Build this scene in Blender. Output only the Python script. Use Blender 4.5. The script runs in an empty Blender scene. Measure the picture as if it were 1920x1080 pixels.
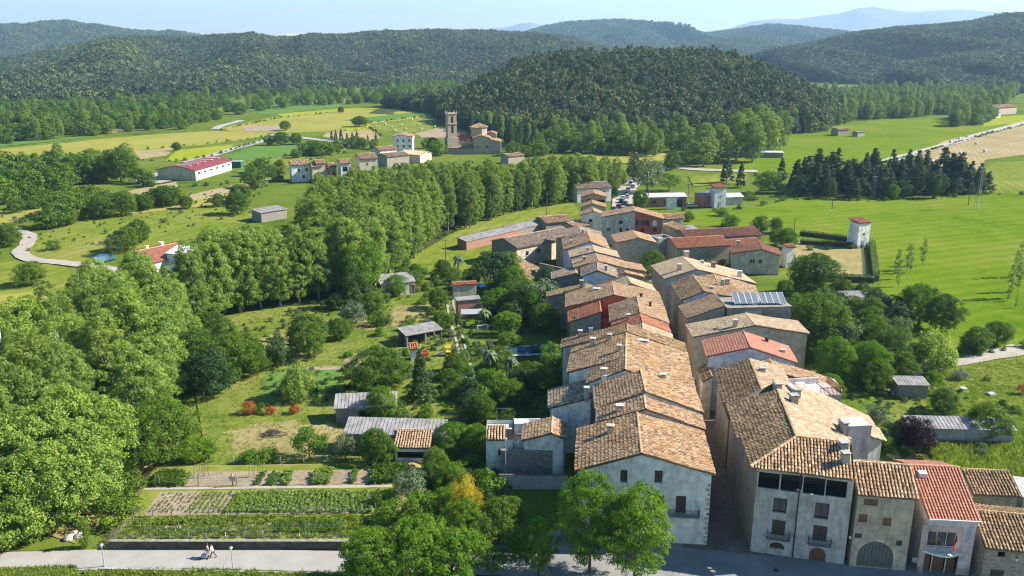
import bpy, bmesh, math, random
import numpy as np
from mathutils import Vector, Matrix

# ------------------------------------------------------------------ camera, sky, sun, exposure
S = bpy.context.scene
CAM_H = 56.0; FPX = 1560.0; PITCH = math.radians(16.0)
cam_d = bpy.data.cameras.new("camera"); cam = bpy.data.objects.new("camera", cam_d)
S.collection.objects.link(cam)
cam.location = (0, 0, CAM_H); cam.rotation_euler = (math.pi / 2 - PITCH, 0, 0)
cam_d.sensor_width = 36.0; cam_d.lens = 36.0 * FPX / 1920.0
cam_d.clip_start = 0.5; cam_d.clip_end = 60000
S.camera = cam
SUN_EL = math.radians(36); SUN_AZ = math.radians(8)          # azimuth measured from +X towards +Y
W = bpy.data.worlds.new("World"); S.world = W; W.use_nodes = True
nt = W.node_tree
sky = nt.nodes.new("ShaderNodeTexSky"); sky.sky_type = 'NISHITA'; sky.sun_disc = False
sky.sun_elevation = SUN_EL; sky.sun_rotation = math.radians(90) - SUN_AZ
sky.altitude = 300; sky.air_density = 1.4; sky.dust_density = 0.1; sky.ozone_density = 3.0
hs = nt.nodes.new("ShaderNodeHueSaturation"); hs.inputs['Saturation'].default_value = 1.3
nt.links.new(sky.outputs[0], hs.inputs['Color']); nt.links.new(hs.outputs[0], nt.nodes["Background"].inputs[0])
nt.nodes["Background"].inputs[1].default_value = 0.063
sd = bpy.data.lights.new("sun", 'SUN'); sd.energy = 5.0; sd.angle = math.radians(0.5); sd.color = (1, .94, .84)
sun = bpy.data.objects.new("sun", sd); S.collection.objects.link(sun)
sdir = Vector((math.cos(SUN_EL) * math.cos(SUN_AZ), math.cos(SUN_EL) * math.sin(SUN_AZ), math.sin(SUN_EL)))
sun.rotation_euler = sdir.to_track_quat('Z', 'Y').to_euler(); sun.location = (0, 0, 200)
S.view_settings.view_transform = 'Standard'; S.view_settings.look = 'None'
S.view_settings.exposure = 1.5; S.view_settings.gamma = 1.0
S.render.engine = 'CYCLES'
cy = S.cycles
cy.use_denoising = True
try: cy.denoiser = 'OPENIMAGEDENOISE'
except Exception: pass
cy.max_bounces = 6; cy.diffuse_bounces = 3; cy.glossy_bounces = 2; cy.transmission_bounces = 3
cy.transparent_max_bounces = 4; cy.volume_bounces = 0; cy.caustics_reflective = False; cy.caustics_refractive = False
cy.use_adaptive_sampling = True; cy.adaptive_threshold = 0.008
cy.sample_clamp_indirect = 6.0; cy.filter_width = 1.15

# ------------------------------------------------------------------ helpers
COL = S.collection
_c, _s = math.cos(PITCH), math.sin(PITCH)
rng = np.random.default_rng(7); random.seed(7)

def ray(px, py):
    a = (px - 960) / FPX; b = (py - 540) / FPX
    return Vector((a, _c - b * _s, -_s - b * _c))
def G(px, py, z=0.0):                        # the place at height z that stands at this spot of the survey photo
    d = ray(px, py); t = (z - CAM_H) / d.z
    return (d.x * t, d.y * t)
def zat(px, py, y):
    d = ray(px, py); t = y / d.y
    return CAM_H + d.z * t

def link(o, parent=None):
    COL.objects.link(o)
    if parent is not None: o.parent = parent
    return o
def tag(o, label=None, cat=None, group=None, kind=None):
    if label: o["label"] = label
    if cat: o["category"] = cat
    if group: o["group"] = group
    if kind: o["kind"] = kind
    return o
def thing(name, label, cat, loc=(0, 0, 0), rz=0.0, group=None):
    o = bpy.data.objects.new(name, None); o.empty_display_size = .5
    link(o); o.location = loc; o.rotation_euler = (0, 0, rz)
    return tag(o, label, cat, group)
def copy_tree(o, parent=None):
    n = o.copy(); COL.objects.link(n); n.parent = parent
    for ch in list(o.children): copy_tree(ch, n)
    return n

def np_mesh(name, v, f, mats, attr=None, smooth=False, mi=None):
    """v (N,3), f (M,k) of one polygon size; attr: dict name -> per-face floats"""
    v = np.asarray(v, dtype=np.float32).reshape(-1, 3); f = np.asarray(f, dtype=np.int32)
    me = bpy.data.meshes.new(name); m, k = f.shape
    me.vertices.add(len(v)); me.vertices.foreach_set("co", v.ravel())
    me.loops.add(m * k); me.loops.foreach_set("vertex_index", f.ravel())
    me.polygons.add(m)
    me.polygons.foreach_set("loop_start", np.arange(0, m * k, k, dtype=np.int32))
    me.polygons.foreach_set("loop_total", np.full(m, k, dtype=np.int32))
    me.polygons.foreach_set("use_smooth", np.full(m, bool(smooth), dtype=bool))
    if mi is not None: me.polygons.foreach_set("material_index", np.asarray(mi, dtype=np.int32))
    for x in (mats if isinstance(mats, (list, tuple)) else [mats]): me.materials.append(x)
    for an, av in (attr or {}).items():
        at = me.attributes.new(an, 'FLOAT', 'FACE'); at.data.foreach_set("value", np.asarray(av, dtype=np.float32))
    me.update(calc_edges=True)
    return me

class MB:
    def __init__(s): s.v = []; s.f = []; s.m = []
    def poly(s, pts, mi=0):
        n = len(s.v); s.v += [tuple(p) for p in pts]; s.f.append(tuple(range(n, n + len(pts)))); s.m.append(mi)
    def box(s, cx, cy, z0, sx, sy, h, rz=0.0, mi=0, taper=1.0):
        ca, sa = math.cos(rz), math.sin(rz); n = len(s.v)
        for z, k in ((z0, 1.0), (z0 + h, taper)):
            for x, y in ((-1, -1), (1, -1), (1, 1), (-1, 1)):
                X, Y = x * sx / 2 * k, y * sy / 2 * k
                s.v.append((cx + X * ca - Y * sa, cy + X * sa + Y * ca, z))
        for q in ((3, 2, 1, 0), (4, 5, 6, 7), (0, 1, 5, 4), (1, 2, 6, 5), (2, 3, 7, 6), (3, 0, 4, 7)):
            s.f.append(tuple(n + i for i in q)); s.m.append(mi)
    def slab(s, pts, d, mi=0):
        """pts: planar polygon (counter-clockwise from above), thickened by vector d"""
        n = len(s.v); k = len(pts)
        s.v += [tuple(p) for p in pts] + [tuple(Vector(p) + Vector(d)) for p in pts]
        s.f.append(tuple(range(n, n + k))); s.m.append(mi)
        s.f.append(tuple(range(n + 2 * k - 1, n + k - 1, -1))); s.m.append(mi)
        for i in range(k):
            j = (i + 1) % k; s.f.append((n + i, n + k + i, n + k + j, n + j)); s.m.append(mi)
    def prism(s, poly, z0, z1, mi=0):
        s.slab([(x, y, z1) for x, y in poly], (0, 0, z0 - z1), mi)
    def bar(s, a, b, w, mi=0, w2=None):
        a, b = Vector(a), Vector(b); d = (b - a).normalized(); w2 = w if w2 is None else w2
        u = d.cross(Vector((0, 0, 1)));
        if u.length < 1e-3: u = Vector((1, 0, 0))
        u.normalize(); t = u.cross(d); n = len(s.v)
        for p, ww in ((a, w), (b, w2)):
            for x, y in ((-1, -1), (1, -1), (1, 1), (-1, 1)): s.v.append(tuple(p + u * x * ww / 2 + t * y * ww / 2))
        for q in ((3, 2, 1, 0), (4, 5, 6, 7), (0, 1, 5, 4), (1, 2, 6, 5), (2, 3, 7, 6), (3, 0, 4, 7)):
            s.f.append(tuple(n + i for i in q)); s.m.append(mi)
    def tube(s, pts, rad, n=7, mi=0, cap=True):
        base = len(s.v); P = [Vector(p) for p in pts]
        for i, p in enumerate(P):
            d = (P[min(i + 1, len(P) - 1)] - P[max(i - 1, 0)]).normalized()
            u = d.cross(Vector((0, 1, 0.01)))
            if u.length < .1: u = d.cross(Vector((1, 0, 0)))
            u.normalize(); w = d.cross(u); r = rad[i] if isinstance(rad, (list, tuple)) else rad
            for k in range(n):
                a = 2 * math.pi * k / n; s.v.append(tuple(p + u * (r * math.cos(a)) + w * (r * math.sin(a))))
        for i in range(len(P) - 1):
            for k in range(n):
                a, b = base + i * n + k, base + i * n + (k + 1) % n
                s.f.append((a, b, b + n, a + n)); s.m.append(mi)
        if cap:
            s.f.append(tuple(base + (len(P) - 1) * n + k for k in range(n))); s.m.append(mi)
            s.f.append(tuple(base + k for k in range(n - 1, -1, -1))); s.m.append(mi)
    def build(s, name, mats, parent=None, smooth=False):
        me = bpy.data.meshes.new(name)
        me.from_pydata(s.v, [], s.f)
        for x in (mats if isinstance(mats, (list, tuple)) else [mats]): me.materials.append(x)
        me.polygons.foreach_set("material_index", s.m)
        if smooth: me.polygons.foreach_set("use_smooth", [True] * len(s.f))
        me.update()
        o = bpy.data.objects.new(name, me)
        return link(o, parent)

# ------------------------------------------------------------------ materials
MATS = {}
def new_mat(name):
    m = bpy.data.materials.new(name); m.use_nodes = True; MATS[name] = m
    t = m.node_tree; t.nodes.clear()
    out = t.nodes.new("ShaderNodeOutputMaterial"); b = t.nodes.new("ShaderNodeBsdfPrincipled")
    t.links.new(b.outputs[0], out.inputs[0])
    return m, t, b, out
def rgb(c): return (c[0], c[1], c[2], 1.0)
def ramp(t, fac, stops):
    r = t.nodes.new("ShaderNodeValToRGB"); e = r.color_ramp.elements
    while len(e) > 1: e.remove(e[-1])
    e[0].position = stops[0][0]; e[0].color = rgb(stops[0][1])
    for p, c in stops[1:]:
        x = e.new(p); x.color = rgb(c)
    t.links.new(fac, r.inputs[0]); return r.outputs[0]
def noise(t, scale, detail=4, rough=.55, coord="Object", stretch=None, dist=0.0):
    tc = t.nodes.new("ShaderNodeTexCoord"); o = tc.outputs[coord]
    if stretch:
        mp = t.nodes.new("ShaderNodeMapping"); mp.inputs['Scale'].default_value = stretch
        t.links.new(o, mp.inputs[0]); o = mp.outputs[0]
    n = t.nodes.new("ShaderNodeTexNoise"); n.inputs['Scale'].default_value = scale
    n.inputs['Detail'].default_value = detail; n.inputs['Roughness'].default_value = rough
    n.inputs['Distortion'].default_value = dist
    t.links.new(o, n.inputs['Vector']); return n.outputs[0]
def mix(t, fac, a, b, mode='MIX'):
    n = t.nodes.new("ShaderNodeMix"); n.data_type = 'RGBA'; n.blend_type = mode
    for k, x in ((0, fac), (6, a), (7, b)):
        if isinstance(x, (int, float)): n.inputs[k].default_value = x
        elif isinstance(x, (tuple, list)): n.inputs[k].default_value = rgb(x)
        else: t.links.new(x, n.inputs[k])
    return n.outputs[2]
def math_n(t, op, a, b=0.5):
    n = t.nodes.new("ShaderNodeMath"); n.operation = op
    for k, x in ((0, a), (1, b)):
        if isinstance(x, (int, float)): n.inputs[k].default_value = x
        else: t.links.new(x, n.inputs[k])
    return n.outputs[0]
def bump(t, b, h, dist=.05, strength=.5):
    n = t.nodes.new("ShaderNodeBump"); n.inputs['Distance'].default_value = dist; n.inputs['Strength'].default_value = strength
    t.links.new(h, n.inputs['Height']); t.links.new(n.outputs[0], b.inputs['Normal'])
def attr(t, name):
    n = t.nodes.new("ShaderNodeAttribute"); n.attribute_name = name; return n.outputs['Fac']
def obj_rand(t):
    return t.nodes.new("ShaderNodeObjectInfo").outputs['Random']

def plain(name, c, rough=.7, metal=0.0, var=.12, scale=2.0, bmp=0.0):
    m, t, b, o = new_mat(name)
    n = noise(t, scale, 5)
    k = [(0.25, [x * (1 - var * 1.6) for x in c]), (0.75, [min(1, x * (1 + var)) for x in c])]
    t.links.new(ramp(t, n, k), b.inputs['Base Color'])
    b.inputs['Roughness'].default_value = rough; b.inputs['Metallic'].default_value = metal
    if bmp: bump(t, b, noise(t, scale * 8, 4), .03, bmp)
    return m
def plaster(name, c, stain=(.22, .19, .15), amt=.55, rough=.9):
    """rendered wall: patchy colour, streaks running down, weathered low edge"""
    m, t, b, o = new_mat(name)
    a = ramp(t, noise(t, .8, 8, .68), [(.36, [x * .66 for x in c]), (.5, [x * .95 for x in c]), (.64, [min(1, x * 1.12) for x in c])])
    st = ramp(t, noise(t, 1.3, 6, .65, stretch=(1.0, 1.0, .16)), [(.46, (0, 0, 0)), (.64, (amt, amt, amt))])
    c2 = mix(t, st, a, stain)
    pt = ramp(t, noise(t, .35, 4, .6), [(.55, (0, 0, 0)), (.6, (.6, .6, .6))])
    c3 = mix(t, pt, c2, [x * .78 + .02 for x in c])
    t.links.new(c3, b.inputs['Base Color']); b.inputs['Roughness'].default_value = rough
    bump(t, b, noise(t, 6, 6), .03, .4); return m
def stonewall(name, c1, c2, mortar, scale=2.2):
    m, t, b, o = new_mat(name)
    tc = t.nodes.new("ShaderNodeTexCoord"); mp = t.nodes.new("ShaderNodeMapping"); mp.inputs['Scale'].default_value = (1, 1, 1.7)
    t.links.new(tc.outputs['Object'], mp.inputs[0])
    v = t.nodes.new("ShaderNodeTexVoronoi"); v.inputs['Scale'].default_value = scale; t.links.new(mp.outputs[0], v.inputs['Vector'])
    e = t.nodes.new("ShaderNodeTexVoronoi"); e.feature = 'DISTANCE_TO_EDGE'; e.inputs['Scale'].default_value = scale; t.links.new(mp.outputs[0], e.inputs['Vector'])
    sep = t.nodes.new("ShaderNodeSeparateColor"); t.links.new(v.outputs['Color'], sep.inputs[0])
    st = ramp(t, sep.outputs[0], [(0, c1), (1, c2)])
    gap = ramp(t, e.outputs[0], [(.02, (1, 1, 1)), (.10, (0, 0, 0))])
    c = mix(t, gap, st, mortar)
    pch = ramp(t, noise(t, .3, 4), [(.5, (0, 0, 0)), (.7, (.5, .5, .5))])
    c = mix(t, pch, c, mortar)
    t.links.new(c, b.inputs['Base Color']); b.inputs['Roughness'].default_value = .92
    bump(t, b, e.outputs[0], .08, .6); return m
def tiles_mat(name, stops, lichen=None, lam=.5, dirt=.5, lsc=.35):
    """clay tiles: own tone for each tile (face value), lichen and grime in patches"""
    m, t, b, o = new_mat(name)
    c = ramp(t, attr(t, "tone"), stops)
    if lichen:
        l = ramp(t, noise(t, lsc, 6, .7), [(.45, (0, 0, 0)), (.68, (lam, lam, lam))])
        fine = ramp(t, noise(t, 5, 3), [(.35, (.3, .3, .3)), (.6, (1, 1, 1))])
        c = mix(t, mix(t, 1.0, l, fine, 'MULTIPLY'), c, lichen)
    d = ramp(t, noise(t, 1.1, 6, .7), [(.5, (0, 0, 0)), (.8, (dirt, dirt, dirt))])
    c = mix(t, d, c, (.06, .05, .042))
    t.links.new(c, b.inputs['Base Color']); b.inputs['Roughness'].default_value = .88
    bump(t, b, noise(t, 14, 3), .02, .5); return m
def leaf_mat(name, dark, mid, light, trans=.3, hue=.25):
    m, t, b, o = new_mat(name)
    c = ramp(t, attr(t, "tone"), [(0, dark), (.5, mid), (1, light)])
    k = ramp(t, obj_rand(t), [(0, (1 - hue, 1 - hue * .7, 1 - hue * .4)), (.5, (1, 1, 1)), (1, (1 + hue, 1 + hue * .55, 1 - hue * .3))])
    c = mix(t, 1.0, c, k, 'MULTIPLY')
    t.links.new(c, b.inputs['Base Color']); b.inputs['Roughness'].default_value = .55
    b.inputs['Specular IOR Level'].default_value = .12
    tr = t.nodes.new("ShaderNodeBsdfTranslucent")
    t.links.new(mix(t, 1.0, c, (1.25, 1.35, .55), 'MULTIPLY'), tr.inputs[0])
    ms = t.nodes.new("ShaderNodeMixShader"); ms.inputs[0].default_value = trans
    t.links.new(b.outputs[0], ms.inputs[1]); t.links.new(tr.outputs[0], ms.inputs[2]); t.links.new(ms.outputs[0], o.inputs[0])
    return m
def grass_mat(name, cols, scale=.05, fine=1.2, rows=None, bmp=.5, coord="Object"):
    """turf or crop: broad patches, tufts, optional drill rows (direction angle, spacing)"""
    m, t, b, o = new_mat(name)
    n1 = noise(t, scale, 5, .6, coord); n2 = noise(t, fine, 5, .65, coord); n3 = noise(t, scale * 7, 4, .6, coord, dist=.6)
    s = math_n(t, 'ADD', math_n(t, 'MULTIPLY', n1, .46), math_n(t, 'ADD', math_n(t, 'MULTIPLY', n2, .2), math_n(t, 'MULTIPLY', n3, .34)))
    k = len(cols); c = ramp(t, s, [(.36 + .28 * i / (k - 1), cols[i]) for i in range(k)])
    if rows:
        tc = t.nodes.new("ShaderNodeTexCoord"); mp = t.nodes.new("ShaderNodeMapping"); mp.inputs['Rotation'].default_value = (0, 0, rows[0])
        t.links.new(tc.outputs[coord], mp.inputs[0])
        w = t.nodes.new("ShaderNodeTexWave"); w.inputs['Scale'].default_value = .314 / rows[1]; w.inputs['Distortion'].default_value = 1.2
        w.inputs['Detail'].default_value = 2; t.links.new(mp.outputs[0], w.inputs[0])
        c = mix(t, math_n(t, 'MULTIPLY', w.outputs[1], rows[2]), c, [x * .62 for x in cols[0]])
    t.links.new(c, b.inputs['Base Color']); b.inputs['Roughness'].default_value = 1.0; b.inputs['Specular IOR Level'].default_value = 0.0
    bump(t, b, math_n(t, 'ADD', n2, noise(t, fine * 3, 4, .6, coord)), .25, bmp); return m

ST_OLD = [(0, (0.125, 0.079, 0.047)), (.25, (0.280, 0.167, 0.087)), (.5, (0.383, 0.232, 0.124)), (.75, (0.466, 0.288, 0.151)), (.9, (0.494, 0.362, 0.215)), (1, (0.494, 0.426, 0.302))]
M_TILE = {
 'old': tiles_mat("clay_tile_old", ST_OLD, (0.311, 0.186, 0.045), .3, .45),
 'lichen': tiles_mat("clay_tile_lichen", ST_OLD, (0.398, 0.207, 0.036), .6, .4, .22),
 'moss': tiles_mat("clay_tile_moss", [(0, (0.103, 0.066, 0.035)), (.5, (0.289, 0.171, 0.079)), (1, (0.435, 0.297, 0.159))], (0.207, 0.139, 0.028), .7, .6, .3),
 'grey': tiles_mat("clay_tile_grey", [(0, (0.134, 0.098, 0.068)), (.5, (0.289, 0.208, 0.139)), (1, (0.456, 0.352, 0.246))], (0.228, 0.186, 0.126), .4, .55),
 'pale': tiles_mat("clay_tile_pale", [(0, (0.311, 0.213, 0.126)), (.5, (0.456, 0.316, 0.191)), (1, (0.494, 0.436, 0.286))], (0.414, 0.306, 0.159), .3, .3),
 'red': tiles_mat("clay_tile_red", [(0, (0.207, 0.069, 0.035)), (.5, (0.352, 0.120, 0.060)), (1, (0.475, 0.195, 0.096))], (0.259, 0.157, 0.047), .45, .4),
 'pink': tiles_mat("clay_tile_pink", [(0, (0.393, 0.148, 0.087)), (.5, (0.486, 0.204, 0.126)), (1, (0.494, 0.250, 0.151))], None, 0, .15),
 'dark': tiles_mat("clay_tile_dark", [(0, (0.113, 0.041, 0.028)), (.5, (0.207, 0.079, 0.047)), (1, (0.311, 0.139, 0.079))], (0.166, 0.084, 0.047), .4, .5),
 'orange': tiles_mat("clay_tile_orange", [(0, (0.191, 0.117, 0.065)), (.5, (0.351, 0.217, 0.116)), (1, (0.445, 0.299, 0.177))], (0.398, 0.221, 0.061), .4, .4),
}
M_PAN = tiles_mat("clay_pan", [(0, (.13, .09, .06)), (1, (.14, .095, .065))], None, 0, .4)
M_PANRED = plain("clay_pan_red", (.22, .085, .06), .9)
PL = {
 'white': plaster("plaster_white", (.74, .715, .66), amt=.35),
 'lilac': plaster("plaster_cool_white", (.60, .60, .63), amt=.35),
 'grey': plaster("plaster_grey", (.46, .44, .40), (.2, .18, .15), .6),
 'cream': plaster("plaster_cream", (.55, .47, .35), amt=.45),
 'beige': plaster("plaster_beige", (.46, .375, .275), amt=.5),
 'ochre': plaster("plaster_ochre", (.42, .29, .13), amt=.4),
 'terra': plaster("plaster_terracotta", (.42, .12, .07), (.2, .06, .04), .4),
 'redwall': plaster("plaster_red_ochre", (.42, .13, .06), (.25, .08, .05), .4),
 'pinkwash': plaster("plaster_pink", (.62, .55, .55), amt=.15),
 'pinkdeep': plaster("plaster_salmon", (.56, .42, .36), amt=.15),
 'old': plaster("plaster_old_street_shade", (.27, .22, .16), (.16, .13, .1), .8),  # streaked old plaster, with the alley's shade put into its dark colour
 'stone': stonewall("rubble_stone", (.20, .165, .12), (.36, .31, .235), (.27, .235, .18)),
 'stonegrey': stonewall("rubble_stone_grey", (.14, .13, .11), (.27, .25, .21), (.2, .18, .15)),
 'stonedark': stonewall("dark_rubble", (.035, .033, .028), (.10, .09, .075), (.06, .055, .045), 1.6),
 'churchstone': stonewall("church_stone", (.30, .235, .165), (.42, .34, .25), (.34, .27, .2), 1.2),
 'brick': stonewall("red_brick", (.24, .10, .065), (.34, .15, .10), (.3, .2, .15), 5),
 'concrete': plaster("concrete", (.33, .32, .30), amt=.5),
}
M_GLASS = plain("window_glass", (.03, .035, .04), .08, 0, .1); M_GLASS.node_tree.nodes["Principled BSDF"].inputs['Specular IOR Level'].default_value = .6
M_WOOD = plain("brown_wood", (.16, .075, .035), .7, 0, .25, 6)
M_DARKWOOD = plain("dark_wood", (.05, .035, .028), .7, 0, .25, 6)
M_GREYWOOD = plain("grey_wood", (.13, .12, .105), .85, 0, .25, 4)
M_FRAMEW = plain("white_paint", (.62, .62, .6), .5)
M_BLUE = plain("blue_grey_shutter", (.14, .18, .25), .6)
M_IRON = plain("black_iron", (.02, .02, .022), .5, .3)
M_GALV = plain("galvanised", (.42, .43, .44), .4, .8)
M_STEEL = plain("grey_paint", (.3, .3, .3), .5)
M_SHEET = plain("fibre_cement_sheet", (.26, .245, .23), .9, 0, .3, .8, .4)
M_SHEETW = plain("pale_sheet", (.55, .55, .54), .7, 0, .12, .5)
M_REDSHEET = plain("dark_red_sheet", (.17, .028, .032), .6, 0, .12, .3)
M_STONE = plain("cut_stone", (.4, .36, .3), .9, 0, .2, 3, .3)
M_CONC = plain("cement", (.36, .35, .33), .9, 0, .2, 2, .3)
# ------------------------------------------------------------------ ground, fields, roads
def sheet(name, pts, z, m, label=None, sub=False):
    mb = MB(); mb.poly([(x, y, z) for x, y in pts]); o = mb.build(name, m)
    if o.data.polygons[0].normal.z < 0: o.data.flip_normals()
    o["kind"] = "structure"
    if label: o["label"] = label
    return o
def rough_outline(pts, step=4.0, amp=.5, seed=1):
    """a surveyed outline with the small wanderings of a field edge"""
    r = random.Random(seed); out = []
    for i, p in enumerate(pts):
        q = pts[(i + 1) % len(pts)]; L = math.hypot(q[0] - p[0], q[1] - p[1]); n = max(1, int(L / step))
        for k in range(n):
            f = k / n; out.append((p[0] + (q[0] - p[0]) * f + r.uniform(-amp, amp), p[1] + (q[1] - p[1]) * f + r.uniform(-amp, amp)))
    return out
_fz = [0.03]
def field(m, pxs, label, name="field", amp=None, z=None):
    pts = [G(*p) for p in pxs]; size = max(abs(pts[0][0] - q[0]) + abs(pts[0][1] - q[1]) for q in pts)
    _fz[0] += .0045
    return sheet(name, rough_outline(pts, size / 18, size / 160 if amp is None else amp, len(bpy.data.objects)), _fz[0] if z is None else z, m, label)
def strip(name, pts, w, z, m, label, jag=0.0, seed=0):
    """a road laid along a line of world points"""
    r = random.Random(seed); L = []; R = []
    # resample
    P = [Vector((p[0], p[1])) for p in pts]; Q = []
    for i in range(len(P) - 1):
        p0 = P[max(i - 1, 0)]; p1 = P[i]; p2 = P[i + 1]; p3 = P[min(i + 2, len(P) - 1)]
        for k in range(6):
            t = k / 6; Q.append(.5 * ((2 * p1) + (p2 - p0) * t + (2 * p0 - 5 * p1 + 4 * p2 - p3) * t * t + (3 * p1 - p0 - 3 * p2 + p3) * t ** 3))
    Q.append(P[-1])
    for i, q in enumerate(Q):
        d = (Q[min(i + 1, len(Q) - 1)] - Q[max(i - 1, 0)]).normalized(); n = Vector((-d.y, d.x))
        L.append(q + n * (w / 2 + r.uniform(-jag, jag))); R.append(q - n * (w / 2 + r.uniform(-jag, jag)))
    mb = MB()
    for i in range(len(Q) - 1): mb.poly([(R[i].x, R[i].y, z), (R[i + 1].x, R[i + 1].y, z), (L[i + 1].x, L[i + 1].y, z), (L[i].x, L[i].y, z)])
    o = mb.build(name, m); o["kind"] = "structure"; o["label"] = label; return o

GR_BASE = grass_mat("turf", [(.04, .066, .01), (.075, .115, .014), (.11, .14, .022), (.15, .15, .045)], .03)
GR_LAWN = grass_mat("garden_lawn", [(.06, .098, .014), (.11, .148, .022), (.165, .18, .04), (.22, .195, .075)], .09, 2.0)
GR_MEAD = grass_mat("bright_meadow", [(.062, .118, .006), (.09, .15, .008), (.115, .165, .011), (.145, .175, .022), (.18, .18, .045)], .02, .8, (1.2, 5, .22))
GR_MEAD2 = grass_mat("soft_meadow", [(.085, .128, .014), (.13, .165, .022), (.18, .19, .038), (.225, .205, .065)], .035, .8, (.3, 4, .2))
GR_YEL = grass_mat("ripening_crop", [(.17, .185, .03), (.235, .225, .05), (.285, .25, .075)], .012, .4, (.5, 3, .22))
GR_LIME = grass_mat("lime_crop", [(.175, .21, .014), (.22, .245, .022), (.26, .255, .04)], .02, .5)
GR_GREEN = grass_mat("young_crop", [(.07, .135, .028), (.09, .165, .035), (.12, .18, .045)], .02, .5, (.2, 2.5, .2))
GR_STRAW = grass_mat("stubble", [(.22, .17, .08), (.29, .232, .122), (.335, .28, .16)], .02, .6, (.4, 3, .25))
GR_SOIL = grass_mat("tilled_soil", [(.18, .14, .092), (.26, .205, .14), (.34, .275, .19)], .3, 2.5)
GR_DRY = grass_mat("dry_grass", [(.16, .15, .05), (.24, .2, .085), (.33, .27, .14)], .15, 2.0)
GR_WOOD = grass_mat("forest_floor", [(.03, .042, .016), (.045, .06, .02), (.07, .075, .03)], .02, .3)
M_ROAD = plain("pale_concrete_road", (.275, .26, .235), .9, 0, .1, .35, .25)
M_LANE = plain("gravel_lane", (.30, .262, .212), .95, 0, .15, .5, .3)
M_ASPH = plain("asphalt", (.20, .195, .185), .9, 0, .18, .3, .3)
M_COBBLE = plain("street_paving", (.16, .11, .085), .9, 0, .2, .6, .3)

mb = MB(); R_ = 30000
mb.poly([(-R_, -300, 0), (R_, -300, 0), (R_, R_, 0), (-R_, R_, 0)])
g = mb.build("ground", GR_BASE); g["kind"] = "structure"; g["label"] = "green valley floor around the village"

field(GR_MEAD, [(1270, 420), (1300, 395), (1420, 388), (1480, 372), (1600, 372), (1750, 368), (1860, 362), (1990, 370), (2150, 470), (2300, 640), (1930, 652), (1780, 668), (1690, 640), (1640, 540), (1640, 470), (1500, 462), (1430, 430)], "wide bright green meadow right of the village")
field(GR_MEAD, [(1380, 308), (1440, 280), (1480, 256), (1620, 228), (1745, 222), (1800, 232), (1905, 238), (1690, 292), (1560, 322), (1400, 326)], "bright green field behind the row of dark spruces")
field(GR_STRAW, [(1716, 292), (1790, 258), (1960, 222), (1990, 280), (1860, 300), (1820, 322), (1790, 345), (1760, 330)], "pale stubble field with bales by the road on the right")
field(GR_LIME, [(1840, 238), (1870, 218), (1960, 214), (1960, 226)], "small lime green field beside the far road")
field(GR_MEAD2, [(1800, 345), (1870, 305), (2000, 295), (2000, 372), (1850, 360)], "meadow below the stubble field on the right")
field(GR_MEAD2, [(745, 505), (755, 440), (850, 425), (960, 400), (1075, 380), (1090, 400), (1000, 430), (1010, 470), (900, 500), (830, 520), (760, 525)], "mown meadow between the poplars and the village sheds")
field(GR_YEL, [(0, 280), (120, 268), (260, 254), (395, 246), (500, 248), (505, 256), (430, 266), (330, 276), (200, 288), (0, 294)], "long ripening crop field across the left of the valley")
field(GR_LIME, [(310, 302), (330, 282), (440, 271), (424, 284), (372, 300)], "lime green triangle of crop by the pale lane")
field(GR_STRAW, [(252, 284), (330, 276), (312, 292), (262, 299)], "small stubble patch beside the lone tree")
field(GR_STRAW, [(0, 309), (90, 299), (210, 289), (250, 286), (245, 295), (100, 310), (0, 318)], "narrow stubble strip at the left edge")
field(GR_GREEN, [(392, 302), (472, 276), (560, 268), (640, 270), (560, 290), (480, 302), (420, 309)], "dark green crop beside the lane")
field(GR_MEAD2, [(430, 310), (560, 290), (640, 272), (650, 285), (600, 296), (540, 310), (470, 322)], "soft meadow above the hamlet")
field(GR_YEL, [(412, 240), (500, 221), (640, 208), (825, 203), (800, 222), (690, 234), (640, 246), (525, 250), (440, 248)], "broad yellow green field before the wooded ridge")
field(GR_GREEN, [(640, 226), (790, 209), (812, 214), (690, 230)], "dark green strip of crop")
field(GR_MEAD2, [(690, 232), (838, 215), (840, 238), (762, 250), (702, 244)], "pale mown field dotted with bales")
field(GR_STRAW, [(606, 256), (612, 249), (694, 241), (716, 258), (690, 266), (640, 264)], "stubble field before the hamlet")
field(GR_SOIL, [(778, 250), (840, 236), (880, 240), (870, 262), (790, 258)], "bare field beside the church")
field(GR_GREEN, [(420, 205), (560, 190), (660, 188), (640, 200), (500, 215)], "far green field below the ridge")
field(GR_STRAW, [(530, 190), (640, 183), (700, 186), (600, 192)], "far stubble strip below the ridge")
field(GR_STRAW, [(345, 378), (352, 366), (480, 338), (506, 334), (502, 346), (440, 362), (372, 382)], "ochre stubble field below the warehouse")
field(GR_STRAW, [(205, 374), (250, 356), (330, 341), (334, 351), (260, 368), (215, 380)], "tan strip of stubble between two hedges")
field(GR_STRAW, [(30, 348), (75, 343), (82, 350), (40, 356)], "tiny tan clearing among the trees")
field(GR_MEAD2, [(20, 470), (100, 432), (200, 405), (390, 385), (485, 402), (430, 440), (350, 450), (250, 470), (150, 495), (60, 490)], "meadow above the white farmhouse")
field(GR_YEL, [(-30, 402), (80, 385), (165, 374), (170, 382), (60, 412), (-30, 424)], "yellow green strip left of the hedge")
field(GR_MEAD2, [(-60, 500), (30, 490), (120, 500), (150, 540), (60, 560), (-60, 570)], "meadow inside the bend of the lane")
field(GR_YEL, [(-60, 560), (60, 548), (110, 560), (40, 600), (-60, 660)], "yellowing grass left of the plane trees")
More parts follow.
